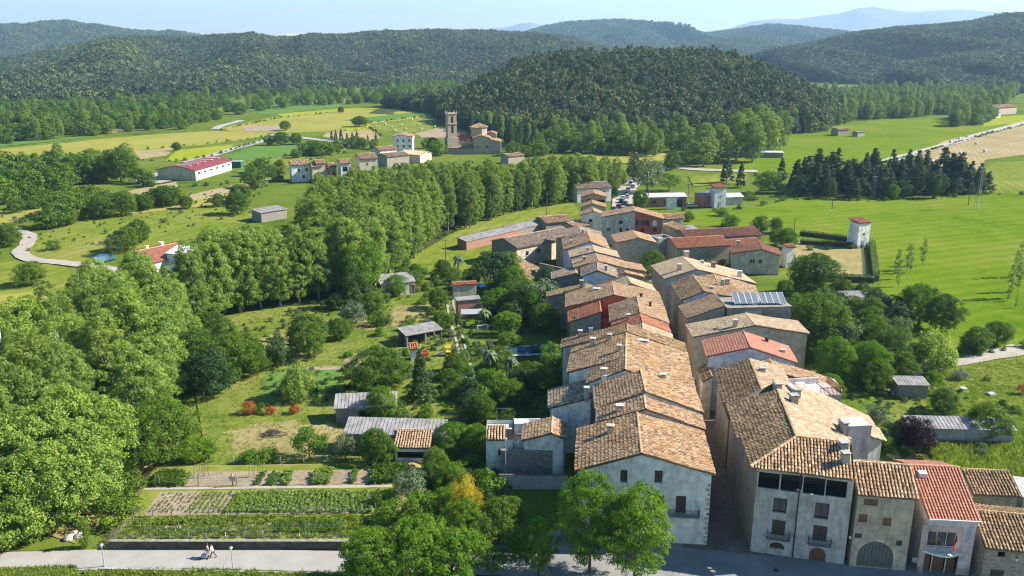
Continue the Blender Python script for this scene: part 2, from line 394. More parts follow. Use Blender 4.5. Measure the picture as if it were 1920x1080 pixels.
field(GR_LAWN, [(360, 640), (420, 590), (520, 575), (640, 575), (760, 560), (850, 560), (870, 640), (900, 760), (860, 870), (560, 880), (380, 880), (370, 760)], "lawns and orchard ground behind the village houses", amp=.4)
field(GR_LAWN, [(1500, 700), (1600, 640), (1700, 690), (1950, 660), (2200, 700), (2200, 1000), (1900, 900), (1620, 880), (1560, 800)], "rough garden slope right of the houses", amp=.4)
field(GR_DRY, [(430, 810), (520, 790), (640, 800), (640, 850), (560, 862), (440, 850)], "dried mown patch in the orchard", "field", .9)
field(GR_DRY, [(1480, 455), (1620, 463), (1632, 522), (1560, 524), (1500, 505)], "straw coloured plot beside the transformer tower", amp=.2)
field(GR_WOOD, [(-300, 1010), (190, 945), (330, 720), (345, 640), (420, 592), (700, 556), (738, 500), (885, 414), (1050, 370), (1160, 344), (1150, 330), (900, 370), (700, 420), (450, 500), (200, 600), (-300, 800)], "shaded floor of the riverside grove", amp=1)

field(GR_SOIL, [(640, 692), (650, 666), (682, 664), (676, 690)], "small tilled patch in the orchard", amp=.15)
field(GR_GREEN, [(482, 742), (500, 694), (640, 690), (648, 728), (600, 742)], "green vegetable plots behind the willow", amp=.2)
field(GR_SOIL, [(560, 690), (640, 688), (640, 694), (560, 696)], "narrow tilled strip in the orchard", amp=.1)
field(GR_DRY, [(728, 600), (740, 576), (828, 570), (822, 596), (780, 604)], "dry tilled plot beside the track", amp=.3)
field(GR_DRY, [(660, 618), (672, 604), (765, 598), (768, 608), (700, 620)], "pale dry strip along the carport", amp=.3)
field(GR_DRY, [(870, 575), (940, 570), (960, 585), (900, 592)], "bare sunny yard behind the brick hut", amp=.3)
field(GR_DRY, [(470, 640), (560, 620), (560, 650), (480, 665)], "yellowed patch of the orchard lawn", amp=.9)
field(GR_SOIL, [(452, 240), (470, 235), (530, 236), (524, 246), (460, 247)], "reddish bare strip beside the far lane")
field(GR_GREEN, [(0, 268), (90, 262), (170, 254), (172, 257), (90, 267), (0, 275)], "thin green strip behind the long crop field")
field(GR_LIME, [(640, 234), (690, 231), (704, 243), (650, 246)], "pale lime corner between the far fields")
field(GR_STRAW, [(165, 247), (210, 243), (260, 244), (200, 251)], "small tan patch by the river trees")
field(GR_LIME, [(520, 214), (640, 204), (740, 203), (640, 209), (530, 220)], "light band of crop at the far field edge")
field(GR_GREEN, [(430, 322), (500, 306), (530, 308), (470, 324)], "green plot right of the warehouse")
field(GR_YEL, [(180, 398), (300, 380), (400, 372), (470, 378), (380, 388), (250, 402)], "yellowish upper half of the farmhouse meadow")
field(GR_MEAD2, [(1290, 330), (1400, 326), (1400, 344), (1300, 350)], "mown sports field behind the brick hall")
field(GR_YEL, [(1060, 290), (1240, 284), (1270, 300), (1150, 308)], "pale strip of grass below the wooded hill")
# the road in front, the square, the street
ROAD_F, ROAD_B = [], []
road_pts = [G(-260, 1064), G(-60, 1058), G(120, 1052), G(300, 1048), G(480, 1050), G(640, 1054), G(860, 1058), G(1000, 1062), G(1180, 1068)]
strip("road", road_pts, 4.0, .10, M_ROAD, "pale concrete road along the foot of the gardens", .05)
sheet("square", rough_outline([(8, 60), (75, 55), (75, 78), (52, 82), (37.8, 85.5), (28.2, 88.2), (31, 90), (16, 92), (-4, 86), (-4, 82.4), (4, 81.6)], 3, .1, 3), .112, M_ASPH, "paved village square in front of the houses")
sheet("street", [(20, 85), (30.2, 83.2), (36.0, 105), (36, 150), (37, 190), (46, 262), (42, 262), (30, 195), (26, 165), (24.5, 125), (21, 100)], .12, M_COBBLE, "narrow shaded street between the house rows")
far_road = [G(1218, 432), G(1172, 400), G(1168, 372), G(1180, 350), G(1200, 335), G(1225, 322), G(1262, 312), G(1300, 318), G(1420, 322)]
strip("road", far_road, 7.5, .30, M_LANE, "pale road lined with parked cars at the far end of the village", .2)
strip("lane", [G(0, 422), G(42, 437), G(56, 445), G(48, 462), G(38, 474), G(60, 488), G(110, 493), G(170, 500), G(240, 512)], 4.2, .28, M_LANE, "winding pale lane above the plane trees", .15)
strip("lane", [G(352, 305), G(400, 292), G(440, 279), G(500, 263), G(522, 252), G(560, 258), G(660, 270)], 6.5, .31, M_ROAD, "pale lane crossing the valley fields", .2)
strip("lane", [G(404, 243), G(414, 237), G(440, 230), G(452, 226)], 7, .315, M_ROAD, "short bend of pale lane in the far fields", .2)
strip("lane", [G(1660, 303), G(1710, 290), G(1770, 273), G(1840, 252), G(1960, 220)], 7.5, .32, M_LANE, "straight pale lane beside the stubble field", .2)
strip("lane", [G(1700, 700), G(1760, 684), G(1850, 668), G(1960, 652), G(2200, 620)], 4.6, .29, M_LANE, "gravel lane on the right garden slope", .15)
strip("path", [G(110, 1010), G(165, 975), G(200, 930), G(245, 880), G(300, 830)], 5.0, .09, GR_DRY, "dusty track under the plane trees", .6)
for k, off in enumerate((-.75, .75)):
    pp = [G(842, 560), G(850, 600), G(862, 640), G(872, 680), G(882, 712)]
    strip("path", [(x + off, y) for x, y in pp], .5, .275 + k * .004, M_LANE, ("left" if k == 0 else "right") + " wheel rut of the garden track", .12, k)

field(GR_DRY, [(165, 1074), (300, 1066), (450, 1068), (640, 1078), (640, 1130), (165, 1130)], "dry grass verge on the near side of the road", amp=.15, z=.07)
# raised kitchen garden with its retaining wall
TZ = .95
tp = [G(214, 1012, TZ), G(712, 1012, TZ), G(760, 868, TZ), (G(290, 876, TZ)[0], G(290, 876, TZ)[1])]
mb = MB(); cen = Vector((sum(p[0] for p in tp) / 4, sum(p[1] for p in tp) / 4))
mb.poly([(x, y, TZ) for x, y in tp])
skirt = []
for i, (x, y) in enumerate(tp):
    d = (Vector((x, y)) - cen); d = Vector((d.x / abs(d.x), 0 if i < 2 else d.y / abs(d.y))); skirt.append((x + d.x * 2.2, y + d.y * 2.2, -.05))
for i in range(4):
    j = (i + 1) % 4; mb.poly([(tp[i][0], tp[i][1], TZ), skirt[i], skirt[j], (tp[j][0], tp[j][1], TZ)])
o = mb.build("terrace_ground", [GR_MEAD2, GR_DRY]); o["kind"] = "structure"; o["label"] = "raised ground of the fenced kitchen garden"
for p in o.data.polygons:
    if p.normal.z < 0: p.flip()
    if p.index > 0: p.material_index = 1
def gt(px, py): return G(px, py, TZ)
_bz = [TZ + .012]
def bed(m, pxs, label, name="vegetable_bed"):
    _bz[0] += .004; return sheet(name, rough_outline([gt(*p) for p in pxs], 1.2, .06, len(bpy.data.objects)), _bz[0], m, label)
bed(GR_SOIL, [(270, 966), (300, 922), (690, 921), (712, 930), (700, 962)], "tilled plot with rows of young plants")
bed(GR_SOIL, [(283, 914), (296, 886), (735, 880), (728, 908)], "tilled strip of mixed vegetables")
bed(GR_SOIL, [(414, 1000), (428, 976), (484, 976), (478, 1000)], "bare square of soil in the lower plot")
bed(GR_SOIL, [(490, 1002), (496, 980), (515, 980), (512, 1002)], "small bare strip in the lower plot")
bed(GR_SOIL, [(240, 992), (244, 987), (412, 986), (410, 990)], "pale soil strip along the lower plot")
bed(GR_SOIL, [(600, 1002), (608, 978), (622, 978), (616, 1002)], "pale trodden strip in the lower plot")
bed(M_LANE, [(268, 919), (272, 915), (735, 909), (735, 914)], "narrow trodden path between the plots", "path")
mb = MB(); a = G(206, 1031); b = G(705, 1031)
mb.prism([(a[0], a[1]), (b[0], b[1]), (b[0], b[1] + .45), (a[0], a[1] + .45)], -.1, TZ + .12)
w = mb.build("retaining_wall", PL['stonedark']); tag(w, "long dark stone retaining wall below the kitchen garden", "wall")
mb = MB(); mb.box((a[0] + b[0]) / 2, a[1] + .225, TZ + .123, b[0] - a[0] + .1, .5, .06); mb.build("coping", PL['stonegrey'], w)
mb = MB(); a2 = G(190, 1064); b2 = G(640, 1074)
mb.bar((a2[0], a2[1] - .4, .1), (b2[0], b2[1] - .4, .1), .25)
tag(mb.build("kerb", M_CONC), "low concrete kerb on the near side of the road", kind="structure")

# ------------------------------------------------------------------ hills
def vnoise(x, y, seed=0):
    """smooth value noise, numpy"""
    r = np.random.default_rng(seed); T = r.random((64, 64)); xi = np.floor(x).astype(int); yi = np.floor(y).astype(int)
    fx = x - xi; fy = y - yi; fx = fx * fx * (3 - 2 * fx); fy = fy * fy * (3 - 2 * fy)
    a = T[xi % 64, yi % 64]; b = T[(xi + 1) % 64, yi % 64]; c = T[xi % 64, (yi + 1) % 64]; d = T[(xi + 1) % 64, (yi + 1) % 64]
    return (a * (1 - fx) + b * fx) * (1 - fy) + (c * (1 - fx) + d * fx) * fy
def fbm(x, y, s, seed=0, o=4):
    v = 0; a = 1; t = 0
    for k in range(o): v = v + a * vnoise(x / s * 2 ** k + 31.7 * k, y / s * 2 ** k + 17.3 * k, seed + k); t += a; a *= .5
    return v / t - .5
def smooth(t): t = np.clip(t, 0, 1); return t * t * (3 - 2 * t)
class Hill:
    """a ridge: crest heights surveyed along a line at distance yc, foot line, ravines"""
    def __init__(s, name, label, crest, yc, foot, back, tree, rav, seed, m, nx=200, ny=90, wob=0.0, polar=True):
        s.polar = polar; s.yc = yc; s.seed = seed; s.rav = rav; s.wob = wob
        d = [((p[0] - 960) / FPX * yc * 1.0, max(1.0, zat(p[0], p[1], yc) - tree)) for p in crest]
        # x at that distance
        xs = []
        for p in crest:
            r = ray(*p); xs.append(r.x * yc / r.y)
        s.cx = np.array(xs); s.cz = np.array([q[1] for q in d])
        s.fx = np.array([f[0] for f in foot]); s.fy = np.array([f[1] for f in foot]); s.back = back
        X, Y = np.meshgrid(np.linspace(s.cx[0], s.cx[-1], nx), np.linspace(s.fy.min(), yc + back, ny), indexing='ij')
        Z = s.h(X, Y); v = np.stack([X, Y, Z - .6], -1).reshape(-1, 3)
        i = np.arange(nx - 1)[:, None] * ny + np.arange(ny - 1)[None, :]
        f = np.stack([i, i + ny, i + ny + 1, i + 1], -1).reshape(-1, 4)
        o = link(bpy.data.objects.new(name, np_mesh(name, v, f, m, smooth=True))); o["kind"] = "structure"; o["label"] = label
        s.o = o
    def h(s, x, y):
        yw = y + s.wob * fbm(x, y, 260, s.seed + 9)
        xe = x * s.yc / np.maximum(y, s.yc * .25) if s.polar else x
        cz = np.interp(xe, s.cx, s.cz); ft = np.interp(x, s.fx, s.fy)
        t = (yw - ft) / np.maximum(s.yc - ft, 1)
        f = np.where(yw <= s.yc, smooth(t) * .55 + np.clip(t, 0, 1) * .45, 1 - smooth((yw - s.yc) / s.back))
        env = np.clip(t * 2, 0, 1) * np.clip((1 - t) * 1.5 + .03, 0.03, 1)
        u = x + .28 * y + 160 * fbm(x, y, 600, s.seed + 3)
        n = vnoise(u / (s.rav[1] * .62), y / (s.rav[1] * 5.0), s.seed + 5); n2 = vnoise(u / (s.rav[1] * .27) + 7.7, y / (s.rav[1] * 2.0), s.seed + 6)
        rv = (fbm(x, y * .35, s.rav[1], s.seed) * .55 + (.5 - np.abs(2 * n - 1)) * .62 + (.5 - np.abs(2 * n2 - 1)) * .24) * s.rav[0] * env
        return np.maximum(np.minimum(cz * f + rv, cz * (1.0 + .05 * fbm(x, y, s.rav[1], s.seed + 8))), 0)
    def points(s, n, dens=None, seed=1, ymax=None, front_only=30):
        r = np.random.default_rng(seed)
        x = r.uniform(s.cx[0], s.cx[-1], n); y = r.uniform(s.fy.min(), s.yc + front_only, n)
        k = y > np.interp(x, s.fx, s.fy) - 5
        x, y = x[k], y[k]
        if dens is not None:
            k = r.random(len(x)) < dens(x, y); x, y = x[k], y[k]
        return np.stack([x, y, s.h(x, y) - .8], -1)
HM = grass_mat("wooded_slope", [(.028, .04, .018), (.045, .06, .022), (.07, .08, .03), (.10, .105, .045)], .012, .12, bmp=1.0)
HF = grass_mat("distant_woods", [(.025, .034, .02), (.05, .062, .03), (.085, .095, .045)], .006, .06, bmp=1.0)
HB = plain("bare_far_mountain", (.12, .13, .12), .95, 0, .25, .002)
HS = plain("snow_mountain", (.6, .6, .62), .9, 0, .3, .002)

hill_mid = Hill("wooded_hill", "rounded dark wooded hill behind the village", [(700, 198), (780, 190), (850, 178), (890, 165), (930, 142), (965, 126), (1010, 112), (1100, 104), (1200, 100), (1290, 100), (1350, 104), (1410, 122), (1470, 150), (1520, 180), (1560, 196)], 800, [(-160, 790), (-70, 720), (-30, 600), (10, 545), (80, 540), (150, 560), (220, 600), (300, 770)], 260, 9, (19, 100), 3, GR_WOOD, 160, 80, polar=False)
ridge_left = Hill("forest_ridge", "long forested ridge across the left horizon", [(-120, 150), (0, 108), (60, 100), (110, 90), (200, 72), (300, 72), (400, 69), (520, 70), (640, 69), (700, 62), (800, 57), (900, 57), (980, 60), (1060, 68), (1110, 80), (1170, 95), (1250, 105), (1350, 118)], 2500, [(-2000, 900), (-700, 900), (-420, 980), (-250, 1300), (0, 1500), (300, 1500), (800, 1700)], 900, 8, (95, 300), 11, HM, 300, 150, 120)
ridge_right = Hill("forest_ridge", "dark forested slopes at the right horizon", [(1330, 130), (1400, 104), (1450, 92), (1520, 80), (1600, 64), (1680, 51), (1760, 46), (1820, 40), (1880, 27), (1930, 25), (2050, 40)], 2400, [(500, 1500), (700, 1300), (1000, 1100), (1800, 1000)], 900, 8, (105, 280), 23, HM, 240, 130, 120)
ridge_spur = Hill("forest_ridge", "nearer wooded spur low on the right", [(1560, 165), (1620, 142), (1690, 118), (1760, 104), (1830, 92), (1930, 78), (2060, 90)], 1650, [(500, 1250), (800, 1060), (1200, 950)], 500, 8, (30, 200), 29, HM, 160, 90, 60)
ridge_b1 = Hill("forest_ridge", "blue green peak behind the left ridge", [(-150, 60), (0, 53), (60, 52), (95, 49), (128, 47), (160, 52), (195, 60), (250, 65), (300, 68), (322, 63), (345, 64), (375, 70), (430, 80)], 4600, [(-6000, 2900), (0, 2900)], 1200, 3, (180, 480), 31, HF, 160, 80)
ridge_b2 = Hill("forest_ridge", "blue green ridge right of the centre horizon", [(960, 70), (1020, 54), (1060, 47), (1100, 43), (1170, 42), (1220, 48), (1270, 56), (1320, 67), (1360, 63), (1400, 57), (1440, 50), (1490, 51), (1540, 58), (1600, 66), (1680, 80)], 5000, [(-500, 3100), (4000, 3100)], 1300, 3, (190, 480), 37, HF, 180, 80)
ridge_b3 = Hill("forest_ridge", "hazy ridge between the centre hills", [(1080, 100), (1180, 92), (1290, 86), (1360, 78), (1420, 74), (1480, 82), (1560, 95)], 3600, [(0, 2600), (3000, 2600)], 800, 3, (80, 400), 41, HF, 120, 60)
Hill("mountain", "pale blue mountain range far away on the right", [(1310, 66), (1360, 56), (1410, 40), (1450, 36), (1500, 35), (1550, 28), (1580, 24), (1610, 15), (1640, 13), (1670, 18), (1710, 23), (1760, 19), (1800, 17), (1850, 21), (1885, 22), (1940, 34)], 11500, [(0, 8500), (9000, 8500)], 2500, 0, (150, 1500), 43, HB, 160, 50)
Hill("mountain", "faint blue summit in the gap of the ridges", [(890, 62), (920, 53), (955, 50), (975, 44), (995, 42), (1012, 46), (1030, 52), (1060, 60)], 12500, [(-2000, 9500), (3000, 9500)], 2500, 0, (100, 1200), 47, HB, 90, 40)
Hill("mountain", "faint snowy summits beyond the left ridge", [(430, 74), (460, 68), (480, 64), (510, 67), (540, 62), (570, 65), (590, 62), (620, 67), (650, 64), (690, 72)], 13500, [(-6000, 10500), (0, 10500)], 2500, 0, (120, 900), 53, HS, 120, 40)
# ------------------------------------------------------------------ vegetation prototypes
LEAF = {
 'plane': leaf_mat("plane_leaf", (.10, .17, .026), (.21, .295, .055), (.33, .40, .105), .38, .12),
 'poplar': leaf_mat("poplar_leaf", (.085, .145, .028), (.17, .24, .05), (.27, .33, .09), .38, .2),
 'broad': leaf_mat("broad_leaf", (.04, .085, .010), (.088, .158, .017), (.17, .235, .034), .34, .25),
 'fresh': leaf_mat("fresh_leaf", (0.058, 0.131, 0.012), (0.109, 0.210, 0.017), (0.189, 0.275, 0.029), .36, .2),
 'dark': leaf_mat("evergreen_leaf", (.022, .05, .016), (.044, .09, .026), (.085, .14, .042), .18, .25),
 'spruce': leaf_mat("spruce_needle", (.020, .044, .018), (.038, .074, .028), (.078, .12, .046), .14, .4),
 'olive': leaf_mat("olive_leaf", (0.080, 0.109, 0.051), (0.131, 0.174, 0.087), (0.217, 0.261, 0.145), .25, .2),
 'yellow': leaf_mat("bamboo_leaf", (0.232, 0.203, 0.017), (0.392, 0.319, 0.029), (0.522, 0.435, 0.051), .35, .12),
 'purple': leaf_mat("plum_leaf", (0.017, 0.007, 0.012), (0.036, 0.014, 0.024), (0.060, 0.024, 0.038), .2, .2),
 'willow': leaf_mat("willow_leaf", (0.145, 0.217, 0.036), (0.232, 0.304, 0.058), (0.334, 0.392, 0.102), .36, .12),
 'red': leaf_mat("photinia_leaf", (0.145, 0.072, 0.029), (0.319, 0.102, 0.036), (0.478, 0.174, 0.043), .3, .2),
 'hill': leaf_mat("forest_leaf", (.036, .056, .027), (.068, .096, .039), (.128, .162, .066), .22, .35),
 'turf': leaf_mat("turf_blade", (.08, .125, .014), (.12, .165, .022), (.165, .18, .04), .35, .15),
 'bluegrey': leaf_mat("lavender_leaf", (0.102, 0.131, 0.102), (0.174, 0.217, 0.174), (0.261, 0.319, 0.261), .2, .1),
}
def drift(m, scale, lo, hi):
    t = m.node_tree; b = t.nodes["Principled BSDF"]; l = b.inputs['Base Color'].links[0]; src = l.from_socket
    g_ = t.nodes.new("ShaderNodeNewGeometry"); n = t.nodes.new("ShaderNodeTexNoise"); n.inputs['Scale'].default_value = scale; n.inputs['Detail'].default_value = 5; n.inputs['Roughness'].default_value = .6
    t.links.new(g_.outputs['Position'], n.inputs['Vector'])
    t.links.new(mix(t, 1.0, src, ramp(t, n.outputs[0], [(.35, lo), (.5, (1, 1, 1)), (.66, hi)]), 'MULTIPLY'), b.inputs['Base Color'])
drift(LEAF['hill'], .009, (.62, .66, .75), (1.7, 1.55, 1.15))
drift(LEAF['poplar'], .03, (.85, .88, .9), (1.2, 1.12, .95))
M_BARK = plain("bark", (.10, .075, .055), .95, 0, .3, 3, .4)
M_PBARK = plain("pale_bark", (.30, .27, .22), .9, 0, .3, 3, .4)

def leaf_quads(cen, nrm, size, r, aspect=.62, droop=0.0):
    """one diamond leaf spray for each centre"""
    n = len(cen); nrm = nrm / np.maximum(np.linalg.norm(nrm, axis=1, keepdims=True), 1e-6)
    t = r.normal(size=(n, 3)); t[:, 2] -= droop
    t -= nrm * (t * nrm).sum(1, keepdims=True); t /= np.maximum(np.linalg.norm(t, axis=1, keepdims=True), 1e-6)
    b = np.cross(nrm, t); s = (size * r.uniform(.6, 1.35, n))[:, None]
    v = np.stack([cen - t * s * .5, cen + b * s * aspect * .5 + nrm * s * .08, cen + t * s * .5, cen - b * s * aspect * .5 + nrm * s * .08], 1)
    f = np.arange(n * 4).reshape(n, 4); return v.reshape(-1, 3), f
def crown(name, m, seed, H, R, base, prof, n_cl, cl_r, n_leaf, leaf, flat=.75, inner=.45, rnd=.55, droop=0.0, up=.25, aspect=.62):
    """crown of leaf sprays grouped in clumps on the boughs; prof(t) is the outline from base (0) to top (1)"""
    r = np.random.default_rng(seed)
    t = r.beta(1.15, 1.15, n_cl); a = r.uniform(0, 2 * np.pi, n_cl)
    lob = 1 + .18 * np.sin(2 * a + seed) + .14 * np.sin(3 * a + 2.1 * seed + 5 * t)
    rr = R * prof(t) * lob * np.sqrt(r.uniform(inner ** 2, 1.0, n_cl))
    c = np.stack([rr * np.cos(a), rr * np.sin(a), base + (H - base) * t], -1)
    cr = cl_r * r.uniform(.6, 1.35, n_cl) * (.55 + .6 * np.clip(prof(t), 0, 1)); tone = r.uniform(.15, .85, n_cl)
    k = np.repeat(np.arange(n_cl), np.maximum(4, (n_leaf * (cr / cl_r) ** 2).astype(int))); n = len(k)
    d = r.normal(size=(n, 3)); d[:, 2] += up; d /= np.linalg.norm(d, axis=1, keepdims=True)
    p = c[k] + d * (cr[k] * r.uniform(.55, 1.05, n))[:, None] * np.array([1, 1, flat])
    p[:, 2] = np.maximum(p[:, 2], base * .55)
    out = c[k] * np.array([1, 1, 0]); out /= np.maximum(np.linalg.norm(out, axis=1, keepdims=True), .5)
    nr = d + out * .35 + np.array([0, 0, .25]) + r.normal(size=(n, 3)) * rnd
    v, f = leaf_quads(p, nr, leaf, r, aspect, droop)
    tn = np.clip(tone[k] * .62 + r.beta(1.2, 2.2, n) * .5, 0, 1)
    return np_mesh(name, v, f, m, {"tone": tn}), c
def trunk(name, m, seed, H, r0, c, base, n_limb=7, top=.75, lean=.03):
    r = random.Random(seed); mb = MB(); ax = [(0, 0, -.2), (r.uniform(-lean, lean) * H * .3, r.uniform(-lean, lean) * H * .3, base * .7), (r.uniform(-lean, lean) * H, r.uniform(-lean, lean) * H, H * .45), (0, 0, H * top)]
    mb.tube(ax, [r0 * 1.25, r0 * .9, r0 * .6, r0 * .12], 7)
    for q in r.sample(range(len(c)), min(n_limb, len(c))):
        p = c[q]; z0 = max(base * .6, min(p[2] * .6, H * top * .8)); s = Vector((0, 0, z0)); e = Vector(p) * .95; e.z = p[2] - .1
        mid = s.lerp(e, .5) + Vector((0, 0, .06 * H)); mb.tube([s, mid, e], [r0 * .45, r0 * .28, r0 * .08], 5)
    me = bpy.data.meshes.new(name); me.from_pydata(mb.v, [], mb.f); me.materials.append(m)
    me.polygons.foreach_set("use_smooth", [True] * len(mb.f)); me.update(); return me
PROF = {
 'round': lambda t: np.sqrt(np.clip(1 - (2 * t - .9) ** 2 * .85, .02, 1)),
 'plane': lambda t: np.clip(1.15 * np.sin(np.pi * (t * .86 + .1)) ** .6, .1, 1),
 'poplar': lambda t: np.clip(np.minimum(.62 + 1.5 * t, 1) * np.sqrt(np.clip(1 - (np.maximum(t - .5, 0) / .52) ** 2, .03, 1)), .12, 1),
 'cone': lambda t: np.clip(1.02 - t, .03, 1) ** .8,
 'column': lambda t: np.clip(np.sin(np.pi * (t * .8 + .16)) ** .7, .1, 1),
 'dome': lambda t: np.sqrt(np.clip(1 - t ** 2 * .95, .03, 1)),
 'wide': lambda t: np.clip(np.sin(np.pi * (t * .75 + .22)) ** .5, .15, 1),
}
PROTO = {}
def proto(key, name, leaf, H, R, base, prof, n_cl, cl_r, n_leaf, lsize, nvar=2, bark=None, r0=None, limbs=7, parts=True, top=.75, **kw):
    out = []
    for v in range(nvar):
        sd = hash_(key) + v * 13
        me, c = crown(name + "_crown", LEAF[leaf], sd, H, R, base, PROF[prof], n_cl, cl_r, n_leaf, lsize, **kw)
        tm = trunk(name + "_trunk", bark or M_BARK, sd, H, r0 or H * .018, c, base, limbs, top) if limbs >= 0 else None
        out.append((me, tm))
    PROTO[key] = (name, H, out)
def hash_(s): return sum(ord(ch) * (i + 3) for i, ch in enumerate(s)) % 9973
proto('plane', 'plane_tree', 'plane', 18, 4.3, 2.2, 'plane', 440, .74, 70, .29, 3, M_PBARK, .36, 8)
proto('plane_low', 'plane_tree', 'plane', 11, 5.0, .8, 'wide', 380, .68, 66, .27, 2, M_PBARK, .3, 8)
proto('poplar', 'poplar_tree', 'poplar', 21, 3.5, 2.0, 'poplar', 420, .62, 58, .27, 3, M_PBARK, .26, 7, top=.9, up=.5)
proto('poplar_lo', 'poplar_tree', 'poplar', 20, 3.7, 1.6, 'poplar', 260, .86, 22, .54, 3, M_PBARK, .28, 5, top=.9, up=.5)
proto('broad', 'broadleaf_tree', 'broad', 9, 4.4, 1.0, 'round', 330, .66, 58, .245, 3, None, .22, 8)
proto('fresh', 'broadleaf_tree', 'fresh', 9, 4.4, 1.2, 'round', 320, .66, 58, .245, 2, None, .2, 8)
proto('locust', 'locust_tree', 'fresh', 10, 4.6, 2.6, 'wide', 330, .6, 76, .20, 2, None, .18, 12, flat=.5, inner=.2, rnd=.5)
proto('maple', 'broadleaf_tree', 'fresh', 9, 4.6, 2.2, 'round', 380, .6, 68, .235, 2, None, .22, 10)
proto('fruit', 'fruit_tree', 'fresh', 5, 2.2, 1.3, 'round', 55, .62, 48, .26, 2, None, .1, 9)
proto('olive', 'olive_tree', 'olive', 5, 2.3, 1.0, 'round', 60, .65, 50, .25, 1, None, .12, 7)
proto('spruce', 'spruce_tree', 'spruce', 14, 3.1, .9, 'cone', 150, .85, 46, .42, 3, None, .2, 5, flat=.45, inner=.6, droop=.8, top=.97, up=-.1)
proto('cypress', 'cypress_tree', 'dark', 10, 1.15, .4, 'column', 70, .5, 55, .26, 1, None, .14, 3, top=.9, up=.9, flat=1.5)
proto('willow', 'willow_tree', 'willow', 8, 4.2, 1.2, 'dome', 120, .95, 62, .38, 1, None, .22, 8, droop=2.2, flat=1.2)
proto('purple', 'plum_tree', 'purple', 6, 2.8, .9, 'round', 80, .75, 60, .27, 1, None, .13, 6)
proto('bamboo', 'bamboo_clump', 'yellow', 6.5, 2.2, .4, 'column', 75, .7, 60, .30, 1, None, .08, 12, droop=1.0, flat=1.4, aspect=.35)
proto('evergreen', 'evergreen_tree', 'dark', 8, 3.2, 1.0, 'round', 110, .85, 60, .30, 2, None, .18, 7)
proto('hedgetree', 'hedgerow_tree', 'broad', 8, 4.0, .5, 'round', 60, 1.35, 34, .66, 3, None, .2, 4)
proto('bush', 'bush', 'broad', 2.4, 1.5, .1, 'dome', 36, .5, 48, .22, 3, None, .07, 3)
proto('freshbush', 'bush', 'fresh', 2.4, 1.5, .1, 'dome', 36, .5, 48, .22, 2, None, .07, 3)
proto('redbush', 'photinia_bush', 'red', 1.7, .9, .1, 'round', 26, .36, 40, .16, 1, None, .05, 3)
proto('topiary', 'clipped_bush', 'bluegrey', 1.8, 1.3, .05, 'dome', 34, .42, 60, .15, 1, None, .05, 2)
proto('slim', 'slim_poplar_tree', 'poplar', 9, .75, 1.6, 'column', 40, .42, 40, .22, 2, M_PBARK, .08, 3, top=.95, up=.8)

_cnt = {}
def tree(key, px, py, h, label, cat='tree', group=None, z=0.0, w=1.0, world=None, leaf=None, name=None):
    nm, H, vs = PROTO[key]; i = _cnt.get(key, 0); _cnt[key] = i + 1
    me, tm = vs[i % len(vs)]
    x, y = world if world else G(px, py, z)
    t = thing(name or nm, label, cat, (x, y, z - .02), (i * 2.39996) % 6.283, group)
    s = h / H; t.scale = (s * w, s * w, s)
    if leaf:
        k = me.name + leaf
        if k not in bpy.data.meshes:
            m2 = me.copy(); m2.name = k; m2.materials[0] = LEAF[leaf]
        me = bpy.data.meshes[k]
    c = link(bpy.data.objects.new("crown", me), t)
    if tm: link(bpy.data.objects.new("trunk", tm), t)
    return t
def inside(x, y, poly):
    r = False; n = len(poly); j = n - 1
    for i in range(n):
        if (poly[i][1] > y) != (poly[j][1] > y) and x < (poly[j][0] - poly[i][0]) * (y - poly[i][1]) / (poly[j][1] - poly[i][1]) + poly[i][0]: r = not r
        j = i
    return r
def grid_fill(poly, step, seed, jit=.35):
    r = random.Random(seed); xs = [p[0] for p in poly]; ys = [p[1] for p in poly]; out = []; row = 0
    y = min(ys)
    while y < max(ys):
        x = min(xs) + (step / 2 if row % 2 else 0)
        while x < max(xs):
            X, Y = x + r.uniform(-jit, jit) * step, y + r.uniform(-jit, jit) * step
            if inside(X, Y, poly): out.append((X, Y))
            x += step
        y += step * .866; row += 1
    return out
